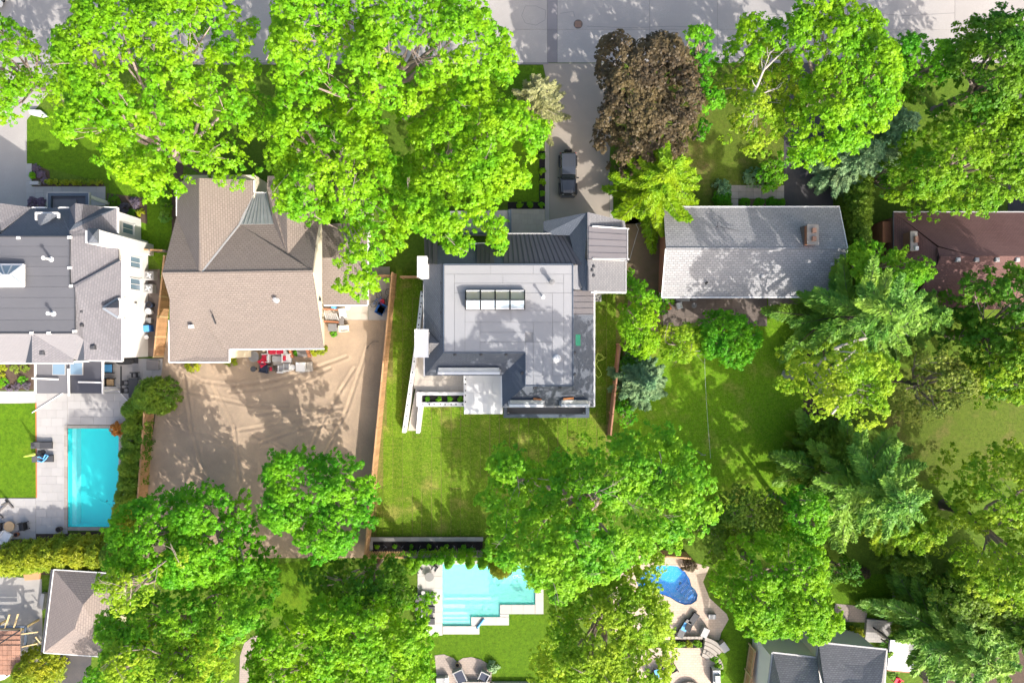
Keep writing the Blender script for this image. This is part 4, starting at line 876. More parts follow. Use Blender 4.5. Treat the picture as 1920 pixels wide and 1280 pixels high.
MB().box(p.x-.42,p.x+.5,p.y-.85,p.y+.85,3.8,5.5).build('chimney', M['orange_brick'], D); MB().box(p.x-.48,p.x+.56,p.y-.92,p.y+.92,5.502,5.6).build('chimney_cap', M['stone'], D)
for k in (-.4,.35): MB().box(p.x-.1,p.x+.25,p.y+k-.2,p.y+k+.2,5.602,5.85).build('flue_pot', M['terracotta'], D)
MB().box(p.x-.5,p.x-.43,p.y-.9,p.y+.9,4.0,4.9).build('chimney_flashing', M['bark'], D)
vent(D,1429,518,3.9,.34,'light_grey'); pipe(D,1324,530,3.7,.3,.06,'black'); vent(D,1560,495,4.4,.28,'light_grey')
window_x(D,xw,3.6,4.6,1.0,2.1,-1); window_y(D,P(0,549,ZE).y,16,17.6,1.0,2.2,-1); window_y(D,P(0,549,ZE).y,22,24.4,0.3,2.2,-1)
strip(D,'antenna',(1345,425,4.2),(1385,434,4.2),0.04,0.04,M['dark_grey'],.25); strip(D,'antenna',(1345,416,4.1),(1344,424,4.2),0.04,0.04,M['dark_grey'],.25)
MB().box(P(1345,425,4.2).x-.03,P(1345,425,4.2).x+.03,P(0,425,4.2).y-.03,P(0,425,4.2).y+.03,3.8,4.46).build('antenna_mast', M['dark_grey'], D)

# ---------------- E: red-brown roofed house at the right edge
E = thing('red_roof_house', 'brick house with reddish brown shingle roof half hidden under trees', 'house', P(1840,480,0))
ZE, ZR = 3.4, 5.6
walls(E,'wall',[W_(1682,405,ZE),W_(2150,405,ZE),W_(2150,575,ZE),W_(1682,575,ZE)],ZE-.1,M['brick_wall'])
slope(E,'roof_slope',[(1676,398,ZE),(2160,398,ZE),(2160,480,ZR),(1830,480,ZR),(1761,462,5.0)],M['sh_red'])
slope(E,'roof_slope',[(1760,480,ZR-.3),(1757,497,5.0),(1700,580,ZE),(2160,580,ZE),(2160,480,ZR),(1765,480,ZR-.1)],M['sh_red'])
slope(E,'roof_slope',[(1676,398,ZE),(1757,463,5.0),(1757,497,5.0),(1676,580,ZE)],M['sh_red'])
slope(E,'roof_slope',[(1757,463,5.0),(1830,480.5,ZR),(1757,480,5.35)],M['sh_red']); 
slope(E,'gable_vent',[(1757,463,5.05),(1761,480,5.55),(1757,497,5.05)],M['black'],.05)
strip(E,'gutter',(1675,397.5,ZE),(2160,397.5,ZE),0.1,0.12,M['light_grey']); strip(E,'gutter',(1675,398,ZE),(1675,580,ZE),0.1,0.12,M['dark_grey'])
p = P(1709,453,4.6); MB().box(p.x-.28,p.x+.28,p.y-.85,p.y+.85,0,4.9).build('chimney', M['brick_wall'], E); MB().box(p.x-.32,p.x+.32,p.y-.9,p.y+.9,4.902,5.0).build('chimney_cap', M['stone'], E); MB().box(p.x-.05,p.x+.22,p.y-.15,p.y+.4,5.002,5.3).build('flue_pot', M['terracotta'], E); MB().box(p.x+.02,p.x+.32,p.y-.85,p.y-.5,5.002,5.2).build('flue_cowl', M['white'], E)
for q_ in (1795,1830,1868,1906): vent(E,q_,487,5.35,.38,'light_grey')
r = RECT(1655,415,1674,455,2.4); MB().box(*r,0,2.4).build('lean_to', M['orange_brick'], E)

# ---------------- F: bottom right house
F = thing('slate_roof_house', 'house with grey shingle roofs at the bottom edge beside white pergola', 'house', P(1550,1265,0))
ZE = 5.0
walls(F,'wall',[W_(1448,1232,ZE),W_(1540,1240,ZE),W_(1540,1215,ZE),W_(1655,1225,ZE),W_(1655,1340,ZE),W_(1440,1340,ZE)],ZE-.1,M['stucco'])
slope(F,'roof_slope',[(1449,1223,ZE),(1532,1232,ZE),(1541,1300,7),(1468,1300,7)],M['sh_slate'])
slope(F,'roof_slope',[(1449,1223,ZE),(1468,1300,7),(1438,1310,ZE)],M['sh_slate'])
slope(F,'roof_slope',[(1535,1204,ZE),(1662,1217,ZE),(1650,1300,7.3),(1548,1300,7.3)],M['sh_slate'])
slope(F,'roof_slope',[(1535,1204,ZE),(1548,1300,7.3),(1532,1240,ZE+.1)],M['sh_slate']); slope(F,'roof_slope',[(1662,1217,ZE),(1656,1320,ZE),(1650,1300,7.3)],M['sh_slate'])
for a,b_ in (((1448,1222,ZE),(1532,1231.5,ZE)),((1448,1222,ZE),(1437,1310,ZE)),((1534,1203,ZE),(1662,1216.5,ZE)),((1534,1203,ZE),(1531,1232,ZE)),((1662.5,1216.5,ZE),(1656.5,1320,ZE))): strip(F,'gutter',a,b_,0.14,0.14,M['light_grey'],-.03)
PG = thing('pergola', 'white ribbed metal pergola roof beside the slate-grey house', 'pergola', P(1690,1228,0))
for k in range(15):
    t0,t1 = k/15,(k+1)/15; y0_,y1_ = 1199+t0*56,1199+t1*56-.5
    slope(PG,'roof_panel',[(1670-t0*6,y0_,2.9),(1722-t0*4,y0_+5,2.9),(1722-t1*4,y1_+5,2.9),(1670-t1*6,y1_,2.9)],M['metal_white'],.06)
for q_ in ((1671,1201),(1720,1206),(1666,1252),(1716,1257)):
    p = P(*q_,2.8); MB().box(p.x-.07,p.x+.07,p.y-.07,p.y+.07,0,2.84).build('post', M['dark_grey'], PG)
strip(PG,'roof_beam',(1669,1199,2.8),(1663,1254,2.8),.12,.16,M['flash_blue'],-.03); strip(PG,'roof_beam',(1722.5,1204,2.8),(1718,1259,2.8),.12,.16,M['cedar_red'],-.03); strip(PG,'roof_beam',(1664,1255.5,2.8),(1718,1260.5,2.8),.12,.16,M['cedar_red'],-.03)

# ---------------- G: garage bottom left, H: tiled shelter under construction
G = thing('hip_garage', 'detached garage with taupe shingle hip roof and dark gutter', 'garage', P(150,1150,0))
ZE, ZR = 2.8, 4.4
walls(G,'wall',[W_(104,1076,ZE),W_(204,1082,ZE),W_(206,1222,ZE),W_(90,1218,ZE)],ZE-.1,M['cream'])
nw,ne,se,sw = (101,1067,ZE),(208,1074,ZE),(214,1232,ZE),(82,1223,ZE); r1,r2 = (156,1133,ZR),(140,1178,ZR)
slope(G,'roof_slope',[nw,ne,r1],M['sh_taupe']); slope(G,'roof_slope',[ne,se,r2,r1],M['sh_taupe']); slope(G,'roof_slope',[se,sw,r2],M['sh_taupe']); slope(G,'roof_slope',[sw,nw,r1,r2],M['sh_taupe'])
strip(G,'gutter',(98,1067,ZE),(79,1222,ZE),.3,.16,M['dark_grey'],-.1)
for a,b_ in ((nw,ne),(nw,sw),(sw,se)): strip(G,'fascia',a,b_,.08,.14,M['white_paint'],-.03)
TS = thing('tiled_shelter', 'unfinished shelter with terracotta tile roof and bare timber battens', 'shelter', P(10,1215,0))
zt = 2.7
for i in range(11):
    for j in range(9):
        a0,b0 = -52+i*8.2, 1182+j*9.2
        slope(TS,'roof_tile',[(a0,b0,zt+.6-abs(j-3.5)*.13),(a0+7.6,b0,zt+.6-abs(j-3.5)*.13),(a0+7.6,b0+8.7,zt+.66-abs(j-3.5)*.13),(a0,b0+8.7,zt+.66-abs(j-3.5)*.13)],M['terracotta'],.05)
strip(TS,'hip_beam',(-10,1212,3.4),(37,1181,3.3),.12,.14,M['black'])
for a,b_ in (((9,1177),(18,1151)),((26,1176),(34,1150)),((40,1188),(71,1184)),((41,1212),(70,1206)),((67,1193),(76,1204))): strip(TS,'timber',(*a,2.6),(*b_,2.6),.11,.11,M['wood_yellow'])
strip(TS,'ring_beam',(-30,1174,2.5),(49,1174,2.5),.16,.18,M['flash_blue']); strip(TS,'ring_beam',(48.5,1174,2.5),(48,1212,2.5),.16,.18,M['flash_blue']); strip(TS,'ring_beam',(-30,1178.5,2.5),(40,1178.5,2.5),.16,.16,M['wood_yellow'])
for q_ in ((-20,1180),(40,1180),(38,1250),(-20,1250)): p = P(*q_,2.4); MB().box(p.x-.09,p.x+.09,p.y-.09,p.y+.09,0,2.75).build('post', M['wood_yellow'], TS)
# ================================================================ PLANTS
def leaf_mesh(name, c, n, s, mat, aspect=0.62, fold=0.18, tdir=None):
    """one folded four-corner leaf per row of c (centre), n (normal), s (half length)"""
    N = len(c)
    n = n/np.maximum(np.linalg.norm(n,axis=1,keepdims=True),1e-6)
    t = rng.normal(size=(N,3)) if tdir is None else tdir + rng.normal(size=(N,3))*0.15
    t -= (t*n).sum(1,keepdims=True)*n; t /= np.maximum(np.linalg.norm(t,axis=1,keepdims=True),1e-6)
    b_ = np.cross(n,t); s = s[:,None]
    V = np.empty((N,4,3),dtype=np.float32)
    V[:,0] = c+t*s; V[:,1] = c+b_*s*aspect+n*s*fold; V[:,2] = c-t*s; V[:,3] = c-b_*s*aspect+n*s*fold
    me = bpy.data.meshes.new(name)
    me.vertices.add(4*N); me.vertices.foreach_set('co', V.ravel())
    me.loops.add(4*N); me.loops.foreach_set('vertex_index', np.arange(4*N,dtype=np.int32))
    me.polygons.add(N); me.polygons.foreach_set('loop_start', np.arange(0,4*N,4,dtype=np.int32)); me.polygons.foreach_set('loop_total', np.full(N,4,dtype=np.int32))
    me.update(calc_edges=True); me.materials.append(mat); return me
def sprays(cc, cr, per, outw, leaf, rosette=7, flat=0.75, spread=1.15, up=0.9):
    """clump centres (K,3), radii (K,), outward dirs -> leaf centres, normals, sizes"""
    K = len(cc); idx = np.repeat(np.arange(K), np.maximum(3,(per*cr*cr/0.5).astype(int)))
    S = len(idx); d = rng.normal(size=(S,3)); d[:,2] = np.abs(d[:,2])*0.95-0.12
    d += outw[idx]*0.35; d /= np.linalg.norm(d,axis=1,keepdims=True)
    rad = cr[idx]*(0.62+0.42*rng.random(S))
    sp = cc[idx] + d*rad[:,None]*np.array([1,1,flat])
    nr = d*0.7 + np.array([0,0,up]) + rng.normal(size=(S,3))*0.28
    nr /= np.linalg.norm(nr,axis=1,keepdims=True)
    a = rng.normal(size=(S,3)); a -= (a*nr).sum(1,keepdims=True)*nr; a /= np.linalg.norm(a,axis=1,keepdims=True); b_ = np.cross(nr,a)
    k = np.arange(rosette); th = 2*np.pi*k/rosette + rng.random((S,1))*6.28 + rng.normal(size=(S,rosette))*0.25
    rr = leaf*spread*(0.55+0.6*rng.random((S,rosette)))
    dirs = a[:,None]*np.cos(th)[...,None] + b_[:,None]*np.sin(th)[...,None]
    c = sp[:,None] + dirs*rr[...,None] - nr[:,None]*(rr*0.22*rng.random((S,rosette)))[...,None]
    nn = nr[:,None] + dirs*0.35 + rng.normal(size=(S,rosette,3))*0.3
    s = leaf*(0.75+0.5*rng.random((S,rosette)))
    return c.reshape(-1,3), nn.reshape(-1,3), s.ravel(), dirs.reshape(-1,3)
def poly_dist(pts, poly):
    """inside mask and distance to edge"""
    x,y = pts[:,0],pts[:,1]; ins = np.zeros(len(pts),bool); dm = np.full(len(pts),1e9)
    n = len(poly)
    for i in range(n):
        x1,y1 = poly[i]; x2,y2 = poly[(i+1)%n]
        c = ((y1>y)!=(y2>y)) & (x < (x2-x1)*(y-y1)/(y2-y1+1e-12)+x1); ins ^= c
        dx,dy = x2-x1,y2-y1; t = np.clip(((x-x1)*dx+(y-y1)*dy)/(dx*dx+dy*dy+1e-12),0,1)
        dm = np.minimum(dm, np.hypot(x-x1-t*dx,y-y1-t*dy))
    return ins, dm
def limb(m, p, q, r0, r1, bend=0.12, n=5, seg=5):
    p = Vector(p); q = Vector(q); L = (q-p).length
    off = Vector((rnd.uniform(-1,1),rnd.uniform(-1,1),rnd.uniform(-.2,.9)))*L*bend
    pts = []; rad = []
    for k in range(seg+1):
        t = k/seg; pts.append(p.lerp(q,t)+off*math.sin(math.pi*t)+Vector((rnd.uniform(-1,1),rnd.uniform(-1,1),0))*L*.015*(0<k<seg)); rad.append(r0+(r1-r0)*t)
    m.tube(pts, rad, n); return pts
def tree(name, label, poly, ztop, zlow, leafmat, leaf=0.17, per=7.5, clump=0.8, lobe=2.0, bark='bark', group=None, trunk=None, gaps=0.10, twigs=26, rosette=7, flat=0.75, bare=0, up=0.9, cat='tree', trunk_r=None, drop=0.5):
    """broadleaved tree: outline traced at mid-crown height, domed and lumpy, on trunk and limbs"""
    poly = np.array(poly,float); zm = zlow+0.55*(ztop-zlow); k = (H-zm)/FPX
    pw = np.stack([(poly[:,0]-960)*k,(640-poly[:,1])*k],1)
    # roughen the outline
    q = []
    for i in range(len(pw)):
        a,b_ = pw[i],pw[(i+1)%len(pw)]; L = np.hypot(*(b_-a)); n_ = max(1,int(L/1.1)); d = (b_-a)/max(L,1e-6); nn_ = np.array([-d[1],d[0]])
        for j in range(n_): q.append(a+(b_-a)*j/n_+nn_*rng.normal()*0.22)
    pw = np.array(q); lo,hi = pw.min(0),pw.max(0); area = np.prod(hi-lo)
    sp = clump*0.92; nn = int(area/(sp*sp)*1.35)+12
    pts = lo+rng.random((nn,2))*(hi-lo); ins,dist = poly_dist(pts,pw); pts,dist = pts[ins],dist[ins]
    if len(pts) < 4: return None
    keep = dist > clump*0.62; pts,dist = pts[keep],dist[keep]
    dmax = dist.max(); t = np.clip(dist/(0.62*dmax),0,1); dome = np.sqrt(np.clip(1-(1-t)**2,0,1))
    # lobes: rounded masses with darker clefts between them
    nl = max(3,int(len(pts)*sp*sp/1.35/(lobe*lobe*1.6))); lc = pts[rng.choice(len(pts),min(nl,len(pts)),replace=False)]
    lr = lobe*(0.75+0.6*rng.random(len(lc))); lz = rng.normal(size=len(lc))*0.55
    dd = np.hypot(pts[:,None,0]-lc[None,:,0],pts[:,None,1]-lc[None,:,1])/lr[None]
    bumpz = (np.sqrt(np.clip(1-dd**2,0,1))*lr[None]*1.0 + lz[None]*(dd<1)).max(1)
    inlobe = dd.min(1)
    hgt = ztop-zlow
    z = zlow+0.18*hgt + dome*0.62*hgt + bumpz*min(1,hgt/7) - 0.5
    drop = (inlobe > 0.98) & (rng.random(len(pts)) < drop) | (rng.random(len(pts)) < gaps*0.5)
    z = np.where(drop, z-1.6*rng.random(len(pts))-0.8, z)
    z = np.minimum(np.maximum(z,zlow), ztop)
    cen = pts.mean(0); out = np.concatenate([pts-cen, np.full((len(pts),1),0.6*dmax)],1); out /= np.linalg.norm(out,axis=1,keepdims=True)
    cc = np.concatenate([pts,z[:,None]],1); cr = clump*(0.65+0.55*rng.random(len(pts)))
    # under-storey clumps so that the crown has depth from any side
    m2 = rng.random(len(pts)) < 0.3; c2 = cc[m2].copy(); c2[:,2] = zlow + (c2[:,2]-zlow)*rng.random(m2.sum())*0.8
    cc = np.concatenate([cc,c2]); cr = np.concatenate([cr,cr[m2]]); out = np.concatenate([out,out[m2]])
    c,n,s,td = sprays(cc,cr,per*1.12*(0.17/leaf)**1.3,out,leaf*.81,rosette,flat,up=up)
    if ztop > 7:   # boughs down the flanks
        q2 = pw[rng.random(len(pw)) < .75]; cen0 = pts.mean(0); fl = []
        for v_ in q2:
            for zz in np.arange(zlow+.28*hgt, zlow+.62*hgt, 1.3):
                fl.append((*(v_+(cen0-v_)*min(.9,(1.3+.8*rng.random())/max(np.hypot(*(cen0-v_)),1e-3))), zz+rng.normal()*.35))
        fl = np.array(fl); fo = np.concatenate([fl[:,:2]-cen0,np.full((len(fl),1),1.0)],1); fo /= np.linalg.norm(fo,axis=1,keepdims=True)
        a1 = sprays(fl,np.full(len(fl),clump*.85),per*.42*(0.17/leaf)**1.2,fo,leaf,rosette,flat,up=up*.7)
        c,n,s,td = [np.concatenate([p_,q_]) for p_,q_ in zip((c,n,s,td),a1)]
    tx,ty = (cen if trunk is None else np.array(P(*trunk,zlow)[:2]))
    T = thing(name,label,cat,(tx,ty,0),0,group)
    c = c - np.array([tx,ty,0])
    o = bpy.data.objects.new('crown', leaf_mesh('crown',c,n,s,M[leafmat],tdir=td)); C.objects.link(o); o.parent = T
    m = MB(); tr = trunk_r or max(0.10,0.028*ztop); fork = Vector((rnd.uniform(-.3,.3),rnd.uniform(-.3,.3),zlow+0.12*hgt))
    m.tube([(0,0,-.1),(0,0,.25),(.05,.03,fork.z*.5),fork],[tr*1.5,tr*1.05,tr*.9,tr*.75],8)
    m.build('trunk',M[bark],T,world=False)
    m = MB(); ci = rng.choice(len(pts),min(max(4,twigs//2),len(pts)),replace=False)
    ends = [Vector((pts[i,0]-tx,pts[i,1]-ty,z[i]-.15)) for i in ci]
    for k_,e in enumerate(ends):
        pl = limb(m, fork, e, tr*.5, .03)
        for _ in range(3 if twigs > 20 else 1):
            j = rng.integers(len(pts)); cand = min((rng.integers(len(pts)) for _ in range(12)), key=lambda i_: (pts[i_,0]-tx-e.x)**2+(pts[i_,1]-ty-e.y)**2)
            limb(m, pl[3], (pts[cand,0]-tx,pts[cand,1]-ty,z[cand]+.25), .045, .012, .1, 4, 4)
    m.build('limbs',M['twig' if bark == 'bark' else bark],T,world=False)
    if bare:
        m = MB()
        for _ in range(bare):
            i = rng.integers(len(pts)); b0 = Vector((pts[i,0]-tx,pts[i,1]-ty,z[i]+.35)); d0 = Vector((rnd.uniform(-1,1),rnd.uniform(-1,1),.45)).normalized()
            e = b0+d0*rnd.uniform(.8,1.7); limb(m,b0-d0*.8,e,.035,.012,.08,4,4)
            for _ in range(3): limb(m,b0.lerp(e,rnd.uniform(.3,.8)),e+Vector((rnd.uniform(-.6,.6),rnd.uniform(-.6,.6),rnd.uniform(-.1,.3))),.016,.007,.05,3,3)
        tag(m.build('bare_twigs',M['twig'],T,world=False),kind='stuff')
    return T
def exposed(T, px_pts, r0, mat='bark_pale', name='bare_limb', side=4):
    """bare pale limb standing clear of the leaves: (px,py,z) points"""
    pts = [P(*p) for p in px_pts]; off = root_off(T); m = MB()
    m.tube([p-off for p in pts],[r0*(1-.75*i/(len(pts)-1)) for i in range(len(pts))],6)
    for _ in range(side):
        i = rnd.randrange(len(pts)-1); p = pts[i].lerp(pts[i+1],rnd.random())-off; d0 = (pts[i+1]-pts[i]).normalized()
        e = p+d0*rnd.uniform(.3,.9)+Vector((rnd.uniform(-.8,.8),rnd.uniform(-.8,.8),rnd.uniform(0,.4)))
        limb(m,p,e,r0*.35,.012,.12,4,4)
    return m.build(name,M[mat],T,world=False)
def conifer(name, label, top, ztop, rad, leafmat, zlow=0.8, whorls=18, nb=9, droop=0.25, needle=0.2, dens=1.0, power=0.85, group=None, bark='bark', cat='tree', curve=0.25):
    """whorled conifer: trunk, branches in tiers, flat sprigs set along each branch"""
    b0 = P(*top,ztop); T = thing(name,label,cat,(b0.x,b0.y,0),0,group)
    m = MB(); tr = max(.05,.016*ztop); m.tube([(0,0,-.1),(0,0,ztop*.5),(0,0,ztop-.1)],[tr*1.2,tr*.65,.015],7); m.build('trunk',M[bark],T,world=False)
    Cn,Nn,Sn,Tn = [],[],[],[]; bm_ = MB()
    for w_ in range(whorls):
        f = (w_+rng.random()*.6)/whorls; zb = zlow+(ztop-zlow)*f; L = rad*(1-f)**power+.12
        nb_ = max(4,int(nb*(0.6+.6*(1-f)))); a0 = rng.random()*6.28
        for k in range(nb_):
            a = a0+6.283*k/nb_+rng.normal()*.16; l = L*(.72+.42*rng.random()); 
            dirh = np.array([math.cos(a),math.sin(a),0]); ns = max(6,int(l/needle*3.6*dens))
            t = np.linspace(.12,1,ns)+rng.normal(size=ns)*.01
            zz = zb+.25*l*f - droop*l*t + curve*l*t*t
            base = dirh[None]*(l*t)[:,None]; base[:,2] = zz
            lat = np.array([-math.sin(a),math.cos(a),0])
            for sgn in (-1,1):
                wv = (.25*l*(1-t)**.75*t**.25+.05)*(.7+.5*rng.random(ns))
                for sub in (0.3,0.72,1.08):
                    c = base + lat*(sgn*wv*sub*.8)[:,None] + dirh*(wv*sub*.5)[:,None]; c[:,2] -= wv*sub*.22-rng.normal(size=ns)*.03
                    Cn.append(c); td = lat*sgn*.8+dirh*.75; Tn.append(np.repeat(td[None],ns,0))
                    nv = np.array([0,0,1.])+lat*sgn*.25; Nn.append(nv[None]+rng.normal(size=(ns,3))*.35); Sn.append(needle*(.7+.6*rng.random(ns)))
            if l > .5: bm_.tube([(0,0,zb),tuple(base[ns//2]),tuple(base[-1])],[.035+.008*l,.022,.008],4,cap=False)
    m_ = leaf_mesh('foliage',np.concatenate(Cn),np.concatenate(Nn),np.concatenate(Sn),M[leafmat],aspect=.34,fold=.1,tdir=np.concatenate(Tn))
    o = bpy.data.objects.new('crown',m_); C.objects.link(o); o.parent = T
    tag(bm_.build('branches',M[bark],T,world=False),kind='stuff'); return T
def bush(name, label, px, py, rpx, h, leafmat, leaf=0.09, per=16, group=None, cat='shrub', rz=None, zbase=0.0, squash=(1,1), rosette=5):
    """rounded shrub on short stems"""
    k = H/FPX; r = rpx*k; b0 = P(px,py,zbase); T = thing(name,label,cat,(b0.x,b0.y,zbase),0,group)
    n = max(14,int(26*r*r+16)); d = rng.normal(size=(n,3)); d[:,2] = np.abs(d[:,2]); d /= np.linalg.norm(d,axis=1,keepdims=True)
    cr = np.full(n,max(.12,.34*r))*(.7+.5*rng.random(n)); f = (.62+.2*rng.random(n))[:,None]
    cc = d*f*np.array([r*squash[0],r*squash[1],h*.85])+np.array([0,0,h*.12])
    c,nv,s,td = sprays(cc,cr,per*1.2/np.maximum(cr*cr*2,.05)*.22,d,leaf,rosette)
    o = bpy.data.objects.new('foliage',leaf_mesh('foliage',c,nv,s,M[leafmat],tdir=td)); C.objects.link(o); o.parent = T
    m = MB()
    for _ in range(5): limb(m,(rnd.uniform(-.05,.05),rnd.uniform(-.05,.05),-.03),(rnd.uniform(-.4,.4)*r,rnd.uniform(-.4,.4)*r,h*.6),.03,.01,.1,4,3)
    m.build('stems',M['bark'],T,world=False); return T
def cedar(name, label, px, py, rpx, h, leafmat='lf_cedar', group=None, leaf=.11, squash=(1,1), zref=None):
    """columnar evergreen: upright fans set round a tapered column"""
    b0 = P(px,py,h*.6 if zref is None else zref); T = thing(name,label,'hedge tree' if group else 'tree',(b0.x,b0.y,0),0,group)
    r = rpx*(H-h*.6)/FPX; n = int(70*r*h+60); z = h*(rng.random(n)**.8); a = rng.random(n)*6.283
    pr = r*np.sqrt(np.clip(1-(z/h)**2.2,0.02,1))*(.8+.35*rng.random(n))
    d = np.stack([np.cos(a)*squash[0],np.sin(a)*squash[1],.6+0*a],1); cc = np.stack([np.cos(a)*pr*squash[0],np.sin(a)*pr*squash[1],z],1)
    c,nv,s,td = sprays(cc,np.full(n,.22),9,d/np.linalg.norm(d,axis=1,keepdims=True),leaf,5,1.1)
    o = bpy.data.objects.new('foliage',leaf_mesh('foliage',c,nv,s,M[leafmat],aspect=.45,tdir=td)); C.objects.link(o); o.parent = T
    MB().tube([(0,0,-.1),(0,0,h*.85)],[.09,.02],6).build('trunk',M['bark'],T,world=False); return T

# ---------------- broadleaved trees (outlines in photo pixels)
G_ST = 'street maples along the road'
tree('locust_tree','yellow-green feathery tree cut off by the left edge near the road',[(-60,30),(20,30),(55,55),(78,48),(92,85),(108,110),(122,150),(100,190),(60,205),(38,230),(20,232),(-60,215)],11,3.5,'lf_maple',.13,8,.65,1.3)
tree('maple_tree','broad bright green maple directly above the brown-roofed house',[(163,0),(200,-25),(330,-40),(430,-20),(472,20),(485,90),(474,150),(484,240),(462,300),(440,318),(400,346),(345,305),(325,338),(300,370),(262,385),(240,365),(205,318),(150,290),(146,200),(118,150),(122,88),(165,60)],17,5,'lf_maple',.17,8,.85,2.0,bare=8,trunk=(345,300))
tree('maple_tree','maple whose lower boughs hang over the brown roof and dirt yard fence',[(512,195),(540,180),(600,180),(680,210),(740,260),(765,340),(745,400),(760,450),(725,480),(700,520),(710,555),(660,562),(615,545),(650,505),(662,470),(620,420),(560,425),(522,400),(530,350),(500,325),(512,280),(505,240)],15,5,'lf_maple',.17,8,.82,1.8,bare=8,trunk=(640,320))
tree('maple_tree','tall maple leaning over the road, left of the concrete driveway',[(520,20),(560,-20),(650,-40),(760,-30),(880,5),(930,40),(982,70),(960,100),(968,140),(900,175),(840,190),(760,220),(700,225),(620,190),(540,190),(500,140),(495,60)],19,6,'lf_maple',.17,8,.88,2.1,bare=10,trunk=(740,170))
tree('maple_tree','maple spreading over the porch of the new house',[(770,235),(830,200),(890,165),(950,165),(1000,190),(1034,240),(1028,275),(985,300),(1000,330),(975,365),(945,400),(960,440),(935,470),(905,440),(880,470),(870,495),(825,480),(800,455),(770,465),(745,440),(755,380),(745,310)],15,5,'lf_maple',.17,8,.82,1.8,bare=6,trunk=(860,300))
tree('purple_maple','dark purple-leaved maple beside the driveway',[(1118,92),(1145,66),(1200,70),(1215,60),(1260,78),(1285,95),(1300,140),(1308,200),(1305,255),(1280,290),(1230,322),(1185,318),(1150,300),(1108,262),(1120,220),(1118,170),(1102,120)],10.5,2.5,'lf_purple',.17,9,.72,1.6,gaps=.04)
tree('small_maple','small bright maple growing against the purple-leaved maple',[(1272,78),(1310,70),(1340,95),(1336,130),(1330,165),(1355,195),(1340,215),(1310,218),(1300,160),(1285,130)],10,4,'lf_maple2',.15,8.5,.6,1.2)
tree('sapling','low green sapling at the foot of the purple-leaved maple',[(1308,225),(1325,225),(1335,250),(1322,275),(1305,270)],4,1,'lf_maple2',.13,8,.45,.8)
T8 = tree('maple_tree','big bright maple right of the purple tree, leaning over the road',[(1365,60),(1390,25),(1440,25),(1490,15),(1530,2),(1580,15),(1630,60),(1650,110),(1648,170),(1662,215),(1630,262),(1600,290),(1540,312),(1500,300),(1480,255),(1475,180),(1450,120),(1400,140),(1365,125)],15,5,'lf_maple',.16,8.5,.8,1.8,trunk=(1530,190))
TB = tree('birch_tree','pale-limbed birch in front of the bungalow lawn',[(1395,60),(1440,70),(1490,130),(1500,200),(1490,250),(1455,275),(1420,285),(1395,262),(1370,255),(1362,215),(1375,190),(1350,165),(1362,130),(1385,110)],11,3.5,'lf_locust',.11,8,.6,1.2,bark='bark_pale',trunk=(1430,190))
exposed(TB,[(1408,184,10.0),(1420,160,10.6),(1432,132,11.0),(1452,112,11.4),(1478,88,11.8)],.13); exposed(TB,[(1428,140,11.0),(1437,118,11.3),(1445,95,11.5)],.07); exposed(TB,[(1420,178,9.9),(1440,172,10.2),(1460,165,10.4)],.07)
tree('maple_tree','round dark green maple between two larger trees by the road',[(1650,85),(1690,72),(1730,85),(1765,115),(1770,150),(1740,178),(1700,180),(1665,170),(1650,130)],11,3.5,'lf_maple2',.15,8.5,.65,1.3)
tree('linden_tree','big yellowish linden at the top right corner',[(1770,80),(1800,30),(1850,18),(1920,12),(2010,20),(2010,280),(1920,250),(1860,230),(1800,240),(1760,200),(1755,130)],15,4,'lf_dark',.15,10,.8,1.6,drop=.25,gaps=.03)
tree('linden_tree','yellow-tinged linden overhanging the red-brown roof',[(1690,250),(1760,225),(1840,190),(1930,200),(2000,260),(1930,330),(1895,390),(1850,400),(1830,425),(1790,410),(1740,395),(1680,370),(1655,345),(1690,315)],12.5,3.5,'lf_yellow',.14,10,.75,1.5,drop=.25)
tree('young_tree','green deciduous tree right behind the grey bungalow gable',[(1590,460),(1640,448),(1690,455),(1730,480),(1728,520),(1690,545),(1640,560),(1590,540),(1580,500)],9,2.5,'lf_mid',.13,9,.6,1.3)
tree('maple_tree','dense dark green maple below the red-brown roof',[(1785,540),(1835,502),(1890,500),(1930,520),(2000,560),(2000,740),(1920,752),(1860,740),(1815,700),(1790,640),(1812,590)],13,3.5,'lf_dark',.15,9,.7,1.5)
tree('maple_tree','light green tree at the right edge beside the brown grass',[(1790,700),(1850,640),(1920,610),(1990,620),(1990,760),(1900,768),(1830,755)],12,4,'lf_locust',.14,8,.65,1.4)
TBI = tree('birch_tree','birch with white top limbs beside the shaded back lawn',[(1470,680),(1500,650),(1550,655),(1590,640),(1640,655),(1668,690),(1660,730),(1636,745),(1640,790),(1600,800),(1560,775),(1540,800),(1515,780),(1505,745),(1470,740)],15.5,5,'lf_locust',.12,9,.65,1.3,bark='bark_pale')
exposed(TBI,[(1560,775,11.5),(1576,757,12.2),(1590,742,12.7),(1597,738,12.9)],.12); exposed(TBI,[(1582,747,12.3),(1562,738,12.6),(1555,728,12.8)],.06)
tree('pine_tree','olive grey pine with open crown over brown grass',[(1690,650),(1740,635),(1790,660),(1812,700),(1800,745),(1760,775),(1720,800),(1690,790),(1665,755),(1680,720),(1710,700)],10,3.5,'lf_pine',.10,8,.6,1.2,gaps=.5)
tree('locust_tree','tall light green tree filling the lower right edge',[(1800,870),(1850,840),(1930,825),(2010,850),(2010,1150),(1930,1145),(1870,1150),(1820,1100),(1790,1050),(1825,1000),(1790,940)],15,4,'lf_locust',.13,11,.8,1.6,drop=.12,gaps=.02)
